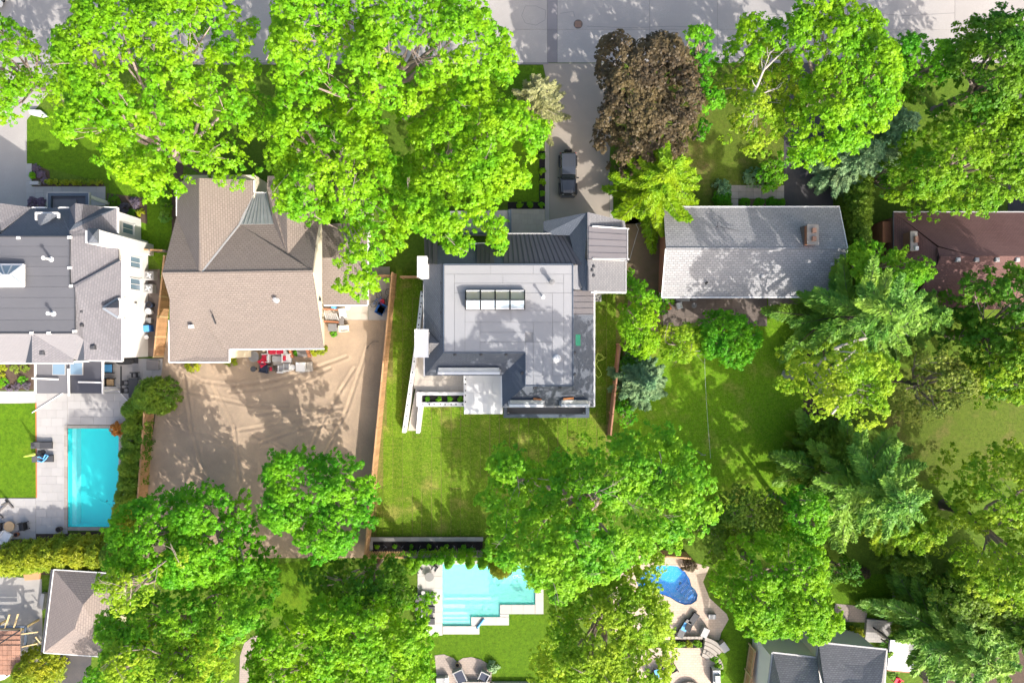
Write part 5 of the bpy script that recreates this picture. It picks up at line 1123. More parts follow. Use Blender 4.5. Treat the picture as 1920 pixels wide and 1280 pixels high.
tree('shade_tree','dark green tree behind the fence of the bottom right garden',[(1720,1080),(1800,1060),(1900,1110),(1990,1120),(1990,1240),(1850,1180),(1790,1160),(1740,1130)],9,2.5,'lf_cedar',.13,8,.6,1.2)
tree('linden_tree','bright rounded linden above the curved pool patio',[(1320,1090),(1345,1060),(1365,1010),(1410,985),(1470,985),(1520,1000),(1555,1040),(1550,1085),(1570,1130),(1565,1165),(1530,1190),(1490,1200),(1420,1205),(1385,1190),(1365,1165),(1340,1125)],12,3,'lf_maple',.13,10,.62,1.4,gaps=.03)
tree('linden_tree','small bright tree above the rounded linden',[(1455,920),(1490,905),(1530,915),(1548,955),(1535,1000),(1500,1015),(1465,985),(1458,950)],10,3,'lf_maple2',.13,9,.58,1.1)
tree('shade_tree','dull olive tree between the big maple and the rounded linden',[(1330,960),(1370,915),(1430,905),(1460,940),(1465,990),(1420,1005),(1380,1030),(1330,1060),(1300,1040),(1310,1000)],8,2,'lf_cedar',.11,9,.6,1.2)
tree('maple_tree','great spreading maple at the end of the new sod lawn',[(905,850),(940,842),(985,850),(990,880),(1030,855),(1100,835),(1160,808),(1210,800),(1255,785),(1290,830),(1320,870),(1335,900),(1352,935),(1335,965),(1325,1005),(1295,1030),(1245,1030),(1230,1065),(1190,1075),(1120,1085),(1050,1110),(1020,1080),(950,1060),(905,1035),(918,985),(890,935),(895,905),(935,895)],19.3,6.5,'lf_mid',.16,8.5,.8,1.8,bare=16)
tree('locust_tree','pale grey-green locust tree between the two garden pools',[(1040,1095),(1110,1080),(1180,1050),(1255,1035),(1262,1075),(1230,1095),(1265,1140),(1268,1190),(1265,1240),(1235,1262),(1210,1300),(1000,1310),(990,1250),(1025,1200),(1035,1150)],14,4,'lf_locust',.12,12,.8,1.6,bare=8,drop=.15,gaps=.02)
tree('maple_tree','fresh green maple at the back corner of the dirt yard',[(478,875),(505,840),(560,830),(600,845),(630,868),(650,838),(690,850),(695,880),(728,915),(700,935),(705,975),(680,1005),(640,1030),(600,1055),(565,1020),(528,985),(490,930)],12,3.5,'lf_maple2',.15,9,.7,1.5)
tree('maple_tree','dark green tree below the dirt yard, right of the left pool',[(222,960),(265,935),(275,910),(340,905),(415,905),(450,945),(478,1000),(515,1045),(520,1075),(490,1100),(420,1100),(330,1080),(250,1080),(225,1020)],13,3.5,'lf_maple2',.16,8.5,.75,1.7)
tree('locust_tree','pale airy treetop over the taupe garage',[(205,1060),(240,1040),(290,1050),(330,1020),(385,1015),(400,1050),(340,1060),(300,1080),(300,1120),(255,1135),(215,1120),(190,1090)],16,9,'lf_locust',.11,8,.65,1.3,bare=8)
tree('maple_tree','large green tree right of the taupe garage',[(205,1130),(290,1085),(380,1090),(470,1085),(530,1110),(520,1170),(480,1180),(440,1200),(420,1250),(370,1300),(250,1300),(200,1250),(195,1180)],13,3.5,'lf_mid',.15,9,.75,1.6)
tree('locust_tree','grey-green feathery tree at the bottom edge near the garage',[(230,1180),(290,1165),(360,1190),(420,1165),(445,1200),(440,1310),(260,1310),(225,1240)],15,6,'lf_locust',.11,9,.7,1.4,bare=8)
tree('shade_tree','small dark green tree in front of the taupe garage',[(165,1250),(200,1230),(245,1235),(250,1310),(140,1310)],7,2.5,'lf_maple2',.13,8,.55,1.0)
tree('shade_tree','shaded tree between the corner maple and the aqua pool loungers',[(560,1060),(620,1050),(700,1042),(760,1050),(785,1085),(775,1130),(700,1130),(600,1110)],9,2.5,'lf_dark',.14,9,.65,1.4)
tree('maple_tree','bright maple at the bottom edge left of the curved patio',[(480,1190),(500,1150),(560,1130),(620,1095),(690,1090),(760,1095),(810,1130),(828,1180),(820,1225),(828,1260),(815,1310),(490,1310),(470,1260)],12,3,'lf_maple',.15,9,.72,1.6,bare=4)
tree('shrub_tree','bright green tree beside the garage wall of the new house',[(1160,575),(1175,545),(1195,530),(1225,550),(1240,590),(1238,640),(1205,675),(1170,660),(1145,625)],6.5,1.5,'lf_maple',.12,10,.5,1.0)
tree('shrub_tree','arching shrub tree left of the round green tree',[(1232,610),(1270,598),(1312,612),(1318,655),(1290,675),(1250,675),(1230,655)],5,1,'lf_locust',.11,10,.48,.9,bare=4)
tree('shrub_tree','rounded vivid green tree below the bungalow patio',[(1308,610),(1335,585),(1370,575),(1405,590),(1428,625),(1418,665),(1385,688),(1345,690),(1315,665)],6.5,1.3,'lf_maple2',.12,11,.52,1.1,gaps=.02)
tree('shrub_tree','lush green growth along the garage side',[(1168,545),(1180,500),(1192,500),(1200,530),(1188,555)],3.5,.6,'lf_maple2',.11,9,.42,.8)
tree('shrub_tree','low green bush by the bungalow back corner',[(1218,560),(1235,540),(1262,550),(1262,580),(1240,600),(1222,590)],3,.5,'lf_mid',.11,9,.42,.8)
tree('shrub_tree','understorey bush behind the red cedar fence',[(1150,690),(1165,665),(1200,670),(1215,700),(1190,715),(1158,712)],3,.5,'lf_dark',.11,9,.45,.8)
tree('shrub_tree','low bushes along the foot of the red cedar fence',[(1152,760),(1180,745),(1200,770),(1185,800),(1155,795)],2.5,.4,'lf_maple2',.1,9,.42,.8)
tree('shrub_tree','shady bush under the birch',[(1515,800),(1545,780),(1600,800),(1640,815),(1640,845),(1580,850),(1520,840)],4,.8,'lf_cedar',.11,9,.5,1.0)
tree('shrub_tree','green bush above the asphalt drive end',[(1425,300),(1465,290),(1478,330),(1462,358),(1430,362),(1418,335)],2.6,.4,'lf_mid',.1,10,.4,.8)
tree('shrub_tree','dark shrub beside the bottom right lawn',[(1555,1040),(1600,1040),(1612,1080),(1590,1095),(1555,1090),(1545,1065)],4,.8,'lf_dark',.11,9,.48,.9)
tree('shade_tree','low dark tree under the linden at the top right',[(1600,300),(1650,300),(1680,330),(1660,380),(1640,330)],5,1,'lf_dark',.12,8,.5,1.0)
# ---------------- conifers
conifer('spruce_tree','sparse greying spruce at the driveway mouth',(1014,160),8.5,3.0,'lf_bare',1.0,13,7,.18,.15,.8,.6,bark='bark_pale')
conifer('larch_tree','golden yellow-green conifer above the grey bungalow roof',(1266,312),12.5,4.8,'lf_larch',1.5,12,6,.32,.2,1.1,.58)
conifer('spruce_tree','grey-green spruce between the big maples near the road',(1722,218),10,3.4,'lf_blue',1.5,16,9,.25,.2)
conifer('spruce_tree','dull blue-green spruce above the asphalt drive',(1650,275),8,3.6,'lf_blue',1.0,15,9,.25,.19)
conifer('spruce_tree','large spruce with long boughs right of the bungalow',(1722,582),16,6.4,'lf_spruce',1.5,11,6,.30,.24,1.1,.6)
conifer('spruce_tree','yellow-green tipped spruce beside the dense maple',(1782,592),10,4.0,'lf_spruce',1.5,14,8,.28,.2)
conifer('blue_spruce','silvery blue spruce behind the red cedar fence',(1222,722),7.5,2.7,'lf_blue',.5,18,10,.15,.17,1.2,.8)
conifer('spruce_tree','dark spruce standing in the shade below the birch',(1598,862),8,3.6,'lf_cedar',.8,16,9,.25,.2)
conifer('spruce_tree','broad green spruce in the lower right gardens',(1715,952),15,6.8,'lf_spruce',1.5,13,7,.30,.26,1.1,.6)
conifer('spruce_tree','light green spruce overlapping the broad one',(1770,1010),11,4.0,'lf_locust',2,16,9,.28,.22)
conifer('spruce_tree','dark spruce with long boughs at the bottom right corner',(1880,1262),12,6.4,'lf_spruce',.8,11,7,.3,.24,1.1,.6)
conifer('spruce_tree','spruce at the right edge above the bottom corner',(1950,1215),10,5.2,'lf_spruce',.8,15,8,.28,.24)
conifer('spruce_tree','lower dark spruce beside the weathered fence end',(1812,1222),7,3.2,'lf_cedar',.8,14,8,.28,.22)
conifer('spruce_tree','spruce beside the weathered grey fence',(1742,1062),6,2.4,'lf_cedar',.8,13,9,.25,.18)
TD = conifer('dead_spruce','bare grey conifer trunk leaning through the spruce boughs',(1650,640),8,.8,'lf_bare',3,6,4,.1,.12,.3,bark='bark_pale')
exposed(TD,[(1565,655,8.2),(1600,640,8.8),(1640,628,9.4),(1670,623,9.8),(1702,621,10.2)],.2); exposed(TD,[(1640,628,9.4),(1645,600,9.6),(1640,580,9.8)],.07,side=6); exposed(TD,[(1625,632,9.2),(1612,615,9.4),(1620,605,9.5)],.05,side=5)
# ---------------- cedar hedges and shrubs
for k,(a,b_,r_,h_,ds) in enumerate([(250,768,19,2.7,'just right of the orange shrub'),(268,752,19,2.7,'nearest the dining table'),(252,800,20,2.7,'beside the orange shrub corner'),(250,826,20,2.7,'third down from the orange shrub'),(247,852,20,2.7,'at the middle of the pool'),(244,878,19,2.7,'below the middle of the pool'),(241,904,19,2.7,'near the pool drains'),(237,930,19,2.7,'level with the fence end'),(233,955,18,2.6,'last but one beside the pool'),(228,980,18,2.6,'at the bottom pool corner')]):
    cedar('cedar','clipped cedar hedge plant '+ds,a,b_,r_,h_,'lf_cedar' if k < 8 else 'lf_hedge',group='cedar hedge beside the left pool')
cedar('yew_bush','round dark yew bush at the corner of the dirt yard',285,742,33,3.6,'lf_cedar',leaf=.1)
for k in range(8):
    cedar('cedar','yellow-green hedge plant below the pool deck, '+('cut by the left edge','second from the left edge','third from the left edge','fourth from the left edge','above the garage corner','above the garage roof','last but one before the tree','touching the dark green tree')[k],8+k*29,1046-k*1.5-(abs(k-4)*-1.5),21,3.2,'lf_hedge' if k < 7 else 'lf_cedar',group='hedge below the pool deck',squash=(1,1.35))
for k in range(6): cedar('cedar','tall cedar in the green screen by the bungalow, %s'%('topmost','second from top','third from top','fourth from top','fifth from top','lowest')[k],1612-k*1,335+k*22,22,3.8,'lf_cedar',group='cedar screen right of the bungalow')
cyp = [(768,1052),(778,1062),(790,1046),(801,1047),(812,1046),(826,1044),(843,1050),(866,1044),(882,1050),(905,1052)]
for k,(a,b_) in enumerate(cyp): cedar('cypress','young pointed cypress by the aqua pool, %s in its row'%('first','second','third','fourth','fifth','sixth','seventh','eighth','ninth','tenth')[k],a,b_,7 if k > 4 else 6,(4.0,3.0,2.4,2.4,2.6,2.8,4.4,3.0,4.3,4.2)[k],'lf_mid',group='cypress row behind the slatted fence',leaf=.08)
cedar('cypress','yellow-olive cypress at the pool corner under the big maple',940,1060,22,4.2,'lf_hedge')
box = [(1016.5,293),(1017.5,322),(1017.5,342),(1016.5,363),(1015,385),(994,385),(974,385)]
for k,(a,b_) in enumerate(box): bush('boxwood','clipped boxwood ball in black mulch, '+('first below the maple','second down the drive','level with the car windscreen','beside the car bonnet','at the bed corner','middle one of the bottom row','left one of the bottom row')[k],a,b_,5.6 if k not in (3,4) else 4.6,.55,'lf_maple',.06,26,'boxwood balls beside the driveway',zbase=.03)
bush('juniper','round blue-green juniper next to the garden path',1412,335,21,1.5,'lf_blue',.08,18); bush('juniper','small blue-green juniper at the path corner',1351,357,19,1.2,'lf_blue',.08,18)
bush('shrub','bright green shrub touching the bungalow eave',1352,376,20,1.0,'lf_maple2',.09,18); bush('shrub','yellow-green shrub between juniper and asphalt',1448,338,17,1.1,'lf_hedge',.09,16)
for k,(a,ds) in enumerate(((1396,'left'),(1422,'second'),(1446,'third'),(1461,'right'))): bush('ground_cover','low green planting under the bungalow front, %s clump'%ds,a,381,10,.45,'lf_maple2',.08,16,'bungalow front planting')
bush('japanese_maple','orange-leaved dwarf maple at the pool corner',227,802,13,1.5,'lf_orange',.09,20)
bush('hedge_bush','dark glossy shrub against the brown house side, upper part',318,388,11,1.8,'lf_dark',.08,18,squash=(.8,1.2)); bush('hedge_bush','dark glossy shrub against the brown house side, lower part',316,410,11,1.8,'lf_spruce',.08,18,squash=(.8,1.2))
for k,(a,b_,r_,mt,ds) in enumerate([(70,316,8,'lf_lavender','by the driveway corner'),(80,328,8,'lf_lavender','second by the driveway'),(86,340,6,'lf_lavender','at the start of the low hedge'),(63,330,6,'lf_maple2','with green leaves by the driveway'),(62,380,10,'lf_lavender','beside the porch'),(80,380,9,'lf_lavender','touching the porch'),(215,378,12,'lf_dark','right of the front walk'),(235,392,12,'lf_lavender','above the white wall'),(255,382,12,'lf_lavender','under the maple'),(250,402,10,'lf_dark','with dark leaves by the wall'),(265,400,8,'lf_hedge','with yellow leaves by the wall'),(300,318,9,'lf_dark','beside the brown house front'),(318,345,9,'lf_dark','second beside the brown house'),(312,360,9,'lf_spruce','third beside the brown house')]):
    bush('flower_shrub','small front bed shrub '+ds,a,b_,r_,.6,mt,.07,18,'front bed shrubs of the white house')
for k in range(7): bush('box_hedge','low clipped hedge piece above the front walk, '+('nearest the drive','second from the drive','third from the drive','middle one','third from the maple','second from the maple','touching the maple')[k],95+k*15,342.5,8,.6,'lf_hedge',.06,20,'low hedge above the front walk',squash=(1.1,.6))
for k,(a,b_,r_,mt,ds) in enumerate([(5,690,9,'lf_hedge','yellow, at the left edge'),(6,705,8,'lf_hedge','yellow, second from top'),(10,715,8,'lf_maple2','bright green, left'),(44,713,9,'lf_maple2','bright green, right'),(30,690,10,'lf_pine','olive, in the middle'),(48,688,9,'lf_pine','olive, by the verandah'),(20,726,8,'lf_lavender','purple, left'),(36,724,8,'lf_lavender','purple, centre'),(52,722,8,'lf_lavender','purple, right'),(3,722,5,'lf_yellow','small and golden')]):
    bush('garden_plant','verandah bed plant, '+ds,a,b_,r_,.5,mt,.06,18,'flower bed beside the verandah')
bush('shrub','yellow-green shrub against the brown house back wall',364,683,15,1.0,'lf_hedge',.08,18); bush('shrub','leafy shrub beside the white downpipe corner',436,673,15,1.0,'lf_hedge',.08,18)
bush('shrub','dense green planting at the house corner patio, left',592,658,9,.6,'lf_hedge',.07,18); bush('shrub','dense green planting at the house corner patio, right',606,656,9,.6,'lf_hedge',.07,18)
bush('pot_plant','small bright plant by the side steps',626,626,6,.5,'lf_maple2',.06,18); bush('pot_plant','plant beside the sitting patio step',556,661,5,.5,'lf_maple2',.06,18)
for k in range(6):
    bush('bed_plant','small green plant in the black retaining bed, %s from the left fence'%('first','second','third','fourth','fifth','sixth')[k],707.5+k*32.4,1023.5,3.6,.3,'lf_mid',.05,18,'green plants in the black bed',zbase=.06)
    bx_ = P(723+k*32.4,1023.5,.06); T = thing('dry_plant','spindly grey seedling in the black retaining bed, %s from the left fence'%('first','second','third','fourth','fifth','sixth')[k],'plant',bx_,0,'dry seedlings in the black bed')
    m = MB()
    for _ in range(8): limb(m,(0,0,0),(rnd.uniform(-.2,.2),rnd.uniform(-.2,.2),rnd.uniform(.15,.35)),.012,.006,.1,3,2)
    m.build('stem',M['light_grey'],T,world=False)
for k in range(4): bush('planter_plant','small plant in the white terrace planter, %s from the stair'%('first','second','third','fourth')[k],802+k*20.5,748,4.5,.4,'lf_mid',.06,16,'plants in the white planter',zbase=1.5)
bush('globe_spruce','little round blue-green spruce on the lawn by the curved patio',925,1248,11,.9,'lf_blue',.08,20)
for k,(a,b_,r_,mt,ds) in enumerate([(1272,1206,5,'lf_mid','left'),(1279,1205,4,'lf_dark','dark'),(1291,1205,6.5,'lf_hedge','round yellow'),(1306,1204,8,'lf_yellow','spiky right')]): bush('terrace_plant','%s plant in the stone bed above the lower patio'%ds,a,b_,r_,.6,mt,.07,18,'stone bed plants',zbase=.03)
for k,(a,b_,ds) in enumerate(((1340,1232,'upper'),(1346,1248,'middle'),(1350,1262,'lower'))): bush('border_plant','green border plant beside the grill, '+ds,a,b_,8,.6,'lf_mid',.08,16,'border beside the grill')
bush('purple_shrub','dark purple shrub beside the blue pool',1290,1058,14,1.0,'lf_purple',.08,18,squash=(1.3,.8)); bush('purple_shrub','purple shrub at the bottom right lawn edge',1614,1070,13,1.2,'lf_purple',.08,18)
bush('fern','spreading yellow-green fern next to the garden steps',1601,1184,16,.7,'lf_hedge',.1,14); bush('fern','fern half hidden left of the garden steps',1538,1182,10,.6,'lf_hedge',.1,14)
for k,(a,b_,ds) in enumerate(((1712,1129,'top'),(1713,1143,'second'),(1711,1165,'third'),(1710,1182,'lowest'))): bush('bed_plant','leafy plant in the mulch by the weathered fence, '+ds,a,b_,6,.45,'lf_mid',.07,16,'mulch bed by the weathered fence')
cedar('yew_bush','yellow-green evergreen at the bottom left beside the tiled shelter',62,1258,38,4.0,'lf_hedge',leaf=.1)
# ================================================================ FENCES
def fence(label, a, b_, h, bmat, pmat, pitch=0.19, bw=0.15, bay=2.4, zg=0.0, cap=True, rails=True, group=None):
    """close-boarded fence from photo point a to b: posts, rails, cap pieces and each board by itself"""
    p, q = P(*a), P(*b_); L = (q-p).length; ang = math.atan2(q.y-p.y,q.x-p.x)
    T = thing('fence',label,'fence',(p.x,p.y,zg),ang,group)
    nb = max(1,round(L/bay)); s = L/nb
    pm = MB().cbox(-.07,.07,-.07,.07,-.1,h+.06,.02).mesh('post',M[pmat])
    for k in range(nb+1): 
        o = bpy.data.objects.new('post',pm); C.objects.link(o); o.parent = T; o.location = (k*s,0,0)
    if rails:
        rm = MB().box(.075,s-.075,-.03,.03,.0,.09).mesh('rail',M[pmat])
        for k in range(nb):
            for zz in (.3,h-.35):
                o = bpy.data.objects.new('rail',rm); C.objects.link(o); o.parent = T; o.location = (k*s,.002,zz)
    bm_ = MB().box(-bw/2,bw/2,-.012,.012,.04,h-.05).mesh('board',M[bmat]); n = int((L-.16)/pitch)
    for k in range(min(n,290)):
        o = bpy.data.objects.new('board',bm_); C.objects.link(o); o.parent = T; o.location = (.1+(k+.5)*(L-.2)/n,.046 if k%2 else .05,rnd.uniform(-.015,.015))
    if cap:
        cm = MB().cbox(.08,s-.08,-.075,.085,h-.045,h,.01).mesh('cap_rail',M[bmat])
        for k in range(nb):
            o = bpy.data.objects.new('cap_rail',cm); C.objects.link(o); o.parent = T; o.location = (k*s,0,0)
    return T
fence('tall pale cedar fence between the dirt yard and the sod lawn',(743,516),(692,1036),2.4,'cedar','cedar',.19,.17,2.1)
fence('reddish cedar fence at the right of the new house garden',(1156,645),(1138,815),2.4,'cedar_red','cedar_red',.19,.17,2.2)
fence('slatted cedar fence behind the black bed, orange left half',(690,1033),(762,1033),2.0,'cedar','cedar',.235,.13,1.9)
fence('weathered grey slatted fence behind the black bed',(763,1033),(905,1031),2.0,'wood_grey','wood_grey',.235,.13,1.9)
fence('cedar fence along the cedar hedge left of the dirt yard',(292,722),(274,960),1.8,'cedar','cedar',.19,.17,2.0)
fence('narrow cedar fence between the white house and the brown roof',(326,484),(307,668),1.9,'cedar','wood_yellow',.19,.17,2.0)
fence('short cedar fence closing the white house side yard',(272,472),(324,474),1.8,'cedar','wood_grey',.19,.17,1.2)
fence('short cedar fence joined to the white chimney',(757,522),(786,522),1.9,'cedar','cedar',.19,.17,1.5)
fence('short cedar fence at the top of the bicycle corner',(700,520),(738,520),1.9,'cedar','cedar',.19,.17,1.9)
fence('brown fence piece by the blue pool',(1240,1032),(1285,1035),1.9,'cedar','cedar_red',.19,.17,2.2)
fence('tan board fence at the bottom edge beside the lane',(1404,1205),(1390,1300),1.8,'cedar','wood_yellow',.19,.17,2.2)
fence('weathered leaning fence beside the bottom right mulch bed',(1728,1108),(1718,1260),1.9,'wood_grey','wood_grey',.2,.17,2.3)
w_ = struct('retaining_wall', MB().box(*RECT(697,1007,905,1013),0,.35), M['mid_grey'])
slabs(w_,'cap_stone',RECT(695,1006.5,906,1013.5,.4),14,1,.352,.42,M['concrete'])
slabs(struct('retaining_wall', MB().box(*RECT(694,1014,698.5,1030),0,.35), M['mid_grey']),'cap_stone',RECT(693,1014,699,1030,.4),1,2,.352,.42,M['concrete'])
# ================================================================ VEHICLES
def wheel(t, x, y, r, wd, rim='mid_grey'):
    w0 = MB(); 
    vs = []; n = 18
    prof = [(r*.62,-wd/2),(r*.94,-wd/2),(r,-wd*.32),(r,wd*.32),(r*.94,wd/2),(r*.62,wd/2)]
    for (rr,xx) in prof:
        for k in range(n): a = 2*math.pi*k/n; vs.append((xx,rr*math.cos(a),rr*math.sin(a)))
    fs = [(i*n+k,i*n+(k+1)%n,((i+1)%6)*n+(k+1)%n,((i+1)%6)*n+k) for i in range(6) for k in range(n)]
    w0.add(vs,fs); o = w0.build('wheel',M['tyre'],t,world=False); o.location = (x,y,r)
    m = MB(); pts = [(-wd*.3,0,0),(wd*.3,0,0)]; m.tube(pts,[r*.61,r*.61],14); 
    for k in range(5): a = k*1.2566; m.obox((0,math.cos(a)*r*.34,math.sin(a)*r*.34),wd*.72,r*.16,r*.5,0,a+math.pi/2 if False else a,0)
    m.build('rim',M[rim],o,world=False); return o
J = thing('off_road_car','boxy black off-road car with rear spare wheel parked on the driveway','car',P(1063.5,331,0),0)
J.location.z = .03
# local: +y is the tail (image top), -y the bonnet; length 4.5, width 1.75
def hull(sections, mat, name, parent):
    """sections along y: (y, halfwidth_low, halfwidth_high, z0, z1)"""
    m = MB(); vs = []
    for y,wl_,wh,z0,z1 in sections: vs += [(-wl_,y,z0),(wl_,y,z0),(wh,y,z1),(-wh,y,z1)]
    fs = [(3,2,1,0)]; k = len(sections)
    for i in range(k-1):
        a = 4*i
        for j in range(4): fs.append((a+j,a+(j+1)%4,a+4+(j+1)%4,a+4+j))
    fs.append((4*(k-1),4*(k-1)+1,4*(k-1)+2,4*(k-1)+3)); m.add(vs,fs)
    o = m.build(name,M[mat],parent,world=False)
    bv = o.modifiers.new('bevel','BEVEL'); bv.width = .035; bv.segments = 2; return o
hull([(-1.95,.66,.60,.45,.95),(-1.75,.74,.68,.45,1.05),(-.55,.80,.78,.42,1.12),(1.85,.80,.78,.42,1.12),(2.0,.78,.74,.5,1.10)],'car_black','body',J)
hd = hull([(-1.86,.50,.46,1.0,1.06),(-1.6,.54,.50,1.0,1.13),(-.62,.66,.63,1.0,1.19)],'car_sky_sheen','bonnet',J)
MB().obox((0,-1.2,1.18),.42,.8,.05).build('bonnet_scoop',M['car_sky_sheen'],hd,world=False)
for s in (-1,1): MB().obox((s*.22,-1.72,1.15),.05,.1,.05).build('hood_latch',M['black'],hd,world=False)
hull([(-.50,.78,.64,1.1,1.13),(-.18,.78,.66,1.1,1.76),(1.7,.78,.66,1.1,1.76),(1.92,.78,.64,1.1,1.6)],'glass_dark','cabin_glass',J)
rf = hull([(-.22,.67,.64,1.74,1.80),(.5,.68,.65,1.74,1.84),(1.75,.68,.65,1.74,1.82)],'car_sky_sheen','roof',J)
for k in range(6): MB().obox((-.45+.18*k,1.1,1.835),.055,1.2,.03).build('roof_rib',M['dark_grey'],rf,world=False)
MB().add([(-.62,-.58,1.19),(.62,-.58,1.19),(.60,-.24,1.73),(-.60,-.24,1.73)],[(0,1,2,3)]).build('windscreen',M['glass_dark'],J,world=False)
for s in (-1,1):
    for y in (.55,1.35): MB().obox((s*.745,y,1.42),.08,.07,.62,0,0,s*R_(-11)).build('pillar',M['car_black'],J,world=False)
    MB().obox((s*.80,.0,.78),.03,.85,.5).build('door',M['car_black'],J,world=False); MB().obox((s*.80,.95,.78),.03,.8,.5).build('door',M['car_black'],J,world=False)
    MB().obox((s*.92,-.42,1.22),.2,.1,.16).build('mirror',M['black'],J,world=False)
    for y in (-1.42,1.25):
        hull([(y-.62,.001,.001,.55,.86),(y-.45,.11,.11,.72,.95),(y+.42,.11,.11,.72,.95),(y+.6,.11,.11,.52,.8)],'black','fender',J).location.x = s*.80
    MB().lathe((s*.47,-1.955,0),[(0,0)],8) if False else None
    m = MB(); m.tube([(s*.47,-1.97,.82),(s*.47,-1.90,.82)],[.1,.1],12); m.build('headlight',M['lamp_lens'],J,world=False)
    MB().obox((s*.72,2.0,.95),.12,.06,.25).build('tail_light',M['red'],J,world=False)
for y in (-1.42,1.25):
    for s in (-1,1): wheel(J,s*.74,y,.39,.25)
for k in range(7): MB().obox((-.21+.07*k,-1.965,.84),.03,.03,.26).build('grille_slot',M['black'],J,world=False)
m = MB(); m.add([(-.78,-2.05,.5),(.78,-2.05,.5),(.62,-2.22,.5),(-.62,-2.22,.5),(-.78,-2.05,.7),(.78,-2.05,.7),(.62,-2.22,.7),(-.62,-2.22,.7)],[(0,1,2,3),(7,6,5,4),(0,4,5,1),(1,5,6,2),(2,6,7,3),(3,7,4,0)]); m.box(-.5,.5,-2.06,-1.9,.5,.66); m.build('front_bumper',M['dark_grey'],J,world=False)
MB().box(-.75,.75,2.0,2.14,.5,.68).build('rear_bumper',M['dark_grey'],J,world=False)
sp = MB(); sp.tube([(0,2.04,1.05),(0,2.10,1.05),(0,2.26,1.05),(0,2.30,1.05)],[.30,.38,.38,.33],18); sw_ = sp.build('spare_wheel',M['tyre'],J,world=False)
MB().tube([(0,2.27,1.05),(0,2.315,1.05)],[.22,.2],14).build('rim',M['mid_grey'],sw_,world=False)
V = thing('white_car','white car parked on the road at the top left corner','car',(P(-6,-24,0).x,P(0,-24,0).y,.035),0)
hull([(-2.2,.78,.72,.35,.72),(-1.9,.88,.82,.3,.85),(1.9,.88,.82,.3,.9),(2.2,.78,.72,.4,.85)],'car_white','body',V)
hull([(-1.0,.80,.72,.84,.9),(-.4,.78,.62,.84,1.38),(1.0,.78,.62,.84,1.40),(1.7,.80,.68,.84,.95)],'glass_dark','cabin_glass',V); hull([(-.42,.64,.6,1.37,1.42),(1.0,.64,.6,1.37,1.44)],'car_white','roof',V)
for s in (-1,1):
    for y in (-1.35,1.35): wheel(V,s*.78,y,.33,.22)
    MB().obox((s*.62,-2.17,.66),.3,.1,.12).build('tail_light',M['red'],V,world=False); MB().obox((s*.62,2.17,.66),.3,.1,.12).build('headlight',M['lamp_lens'],V,world=False); MB().obox((s*.98,-.55,.95),.2,.1,.13).build('mirror',M['car_white'],V,world=False)
# ================================================================ FURNITURE AND SMALL THINGS
def legs4(t, mat, w, d, h, r=.03):
    me = MB().box(-r,r,-r,r,0,h).mesh('leg',M[mat])
    for x in (-1,1):
        for y in (-1,1): o = bpy.data.objects.new('leg',me); C.objects.link(o); o.parent = t; o.location = (x*(w/2-r),y*(d/2-r),0)
def armchair(label, px, py, rz, frame='white', cush='white', w=.75, d=.75, h=.42, back=.85, z=.06, group=None, pillow=None, name='armchair', cat='chair'):
    t = thing(name,label,cat,P(px,py,0)+Vector((0,0,z)),R_(rz),group); legs4(t,frame,w,d,h-.12)
    MB().box(-w/2,w/2,-d/2,d/2,h-.12,h-.04).build('seat',M[frame],t,world=False)
    MB().cbox(-w/2+.08,w/2-.08,-d/2+.02,d/2-.12,h-.038,h+.08,.03).build('cushion',M[cush],t,world=False)
    MB().obox((0,d/2-.05,(h+back)/2),w,.1,back-h+.12,0,R_(-8)).build('backrest',M[frame],t,world=False)
    for s in (-1,1): MB().cbox(s*(w/2-.04)-.04,s*(w/2-.04)+.04,-d/2,d/2-.1,h-.04,h+.22,.02).build('armrest',M[frame],t,world=False)
    if pillow: MB().obox((0,d/2-.17,h+.22),w*.55,.14,.32,0,R_(-18)).build('pillow',M[pillow],t,world=False)
    return t
def lounger(label, px, py, rz, frame='dark_grey', pad='mid_grey', z=.07, L=1.9, w=.68, group=None, towel=None):
    t = thing('sun_lounger',label,'lounger',P(px,py,0)+Vector((0,0,z)),R_(rz),group); legs4(t,frame,w,L*.8,.24)
    MB().box(-w/2,w/2,-L/2,L/2-.02,.24,.30).build('frame',M[frame],t,world=False)
    MB().cbox(-w/2+.03,w/2-.03,-L/2+.03,L*.14,.302,.39,.03).build('mattress',M[pad],t,world=False)
    MB().obox((0,L*.31,.50),w-.06,L*.38,.08,0,R_(28)).build('backrest',M[pad],t,world=False)
    if towel: MB().obox((.02,-.15,.40),w*.8,L*.42,.03,.12).build('towel',M[towel],t,world=False)
    return t
def table(label, px, py, rz, w, d, h, top, leg, z=.06, name='table', group=None):
    t = thing(name,label,'table',P(px,py,0)+Vector((0,0,z)),R_(rz),group); legs4(t,leg,w-.1,d-.1,h-.05)
    MB().cbox(-w/2,w/2,-d/2,d/2,h-.05,h,.015).build('tabletop',M[top],t,world=False); return t
def round_table(label, px, py, r, h, top, leg, z=.06, name='round_table', group=None, cat='table'):
    t = thing(name,label,cat,P(px,py,0)+Vector((0,0,z)),0,group)
    MB().lathe((0,0,0),[(r*.9,h-.05),(r,h-.03),(r,h-.01),(r*.97,h),(0,h+.001)],24).build('tabletop',M[top],t,world=False)
    MB().lathe((0,0,0),[(.05,.03),(.05,h-.05)],8).build('leg',M[leg],t,world=False); MB().lathe((0,0,0),[(r*.5,0),(r*.5,.025),(.06,.05)],16).build('base',M[leg],t,world=False); return t
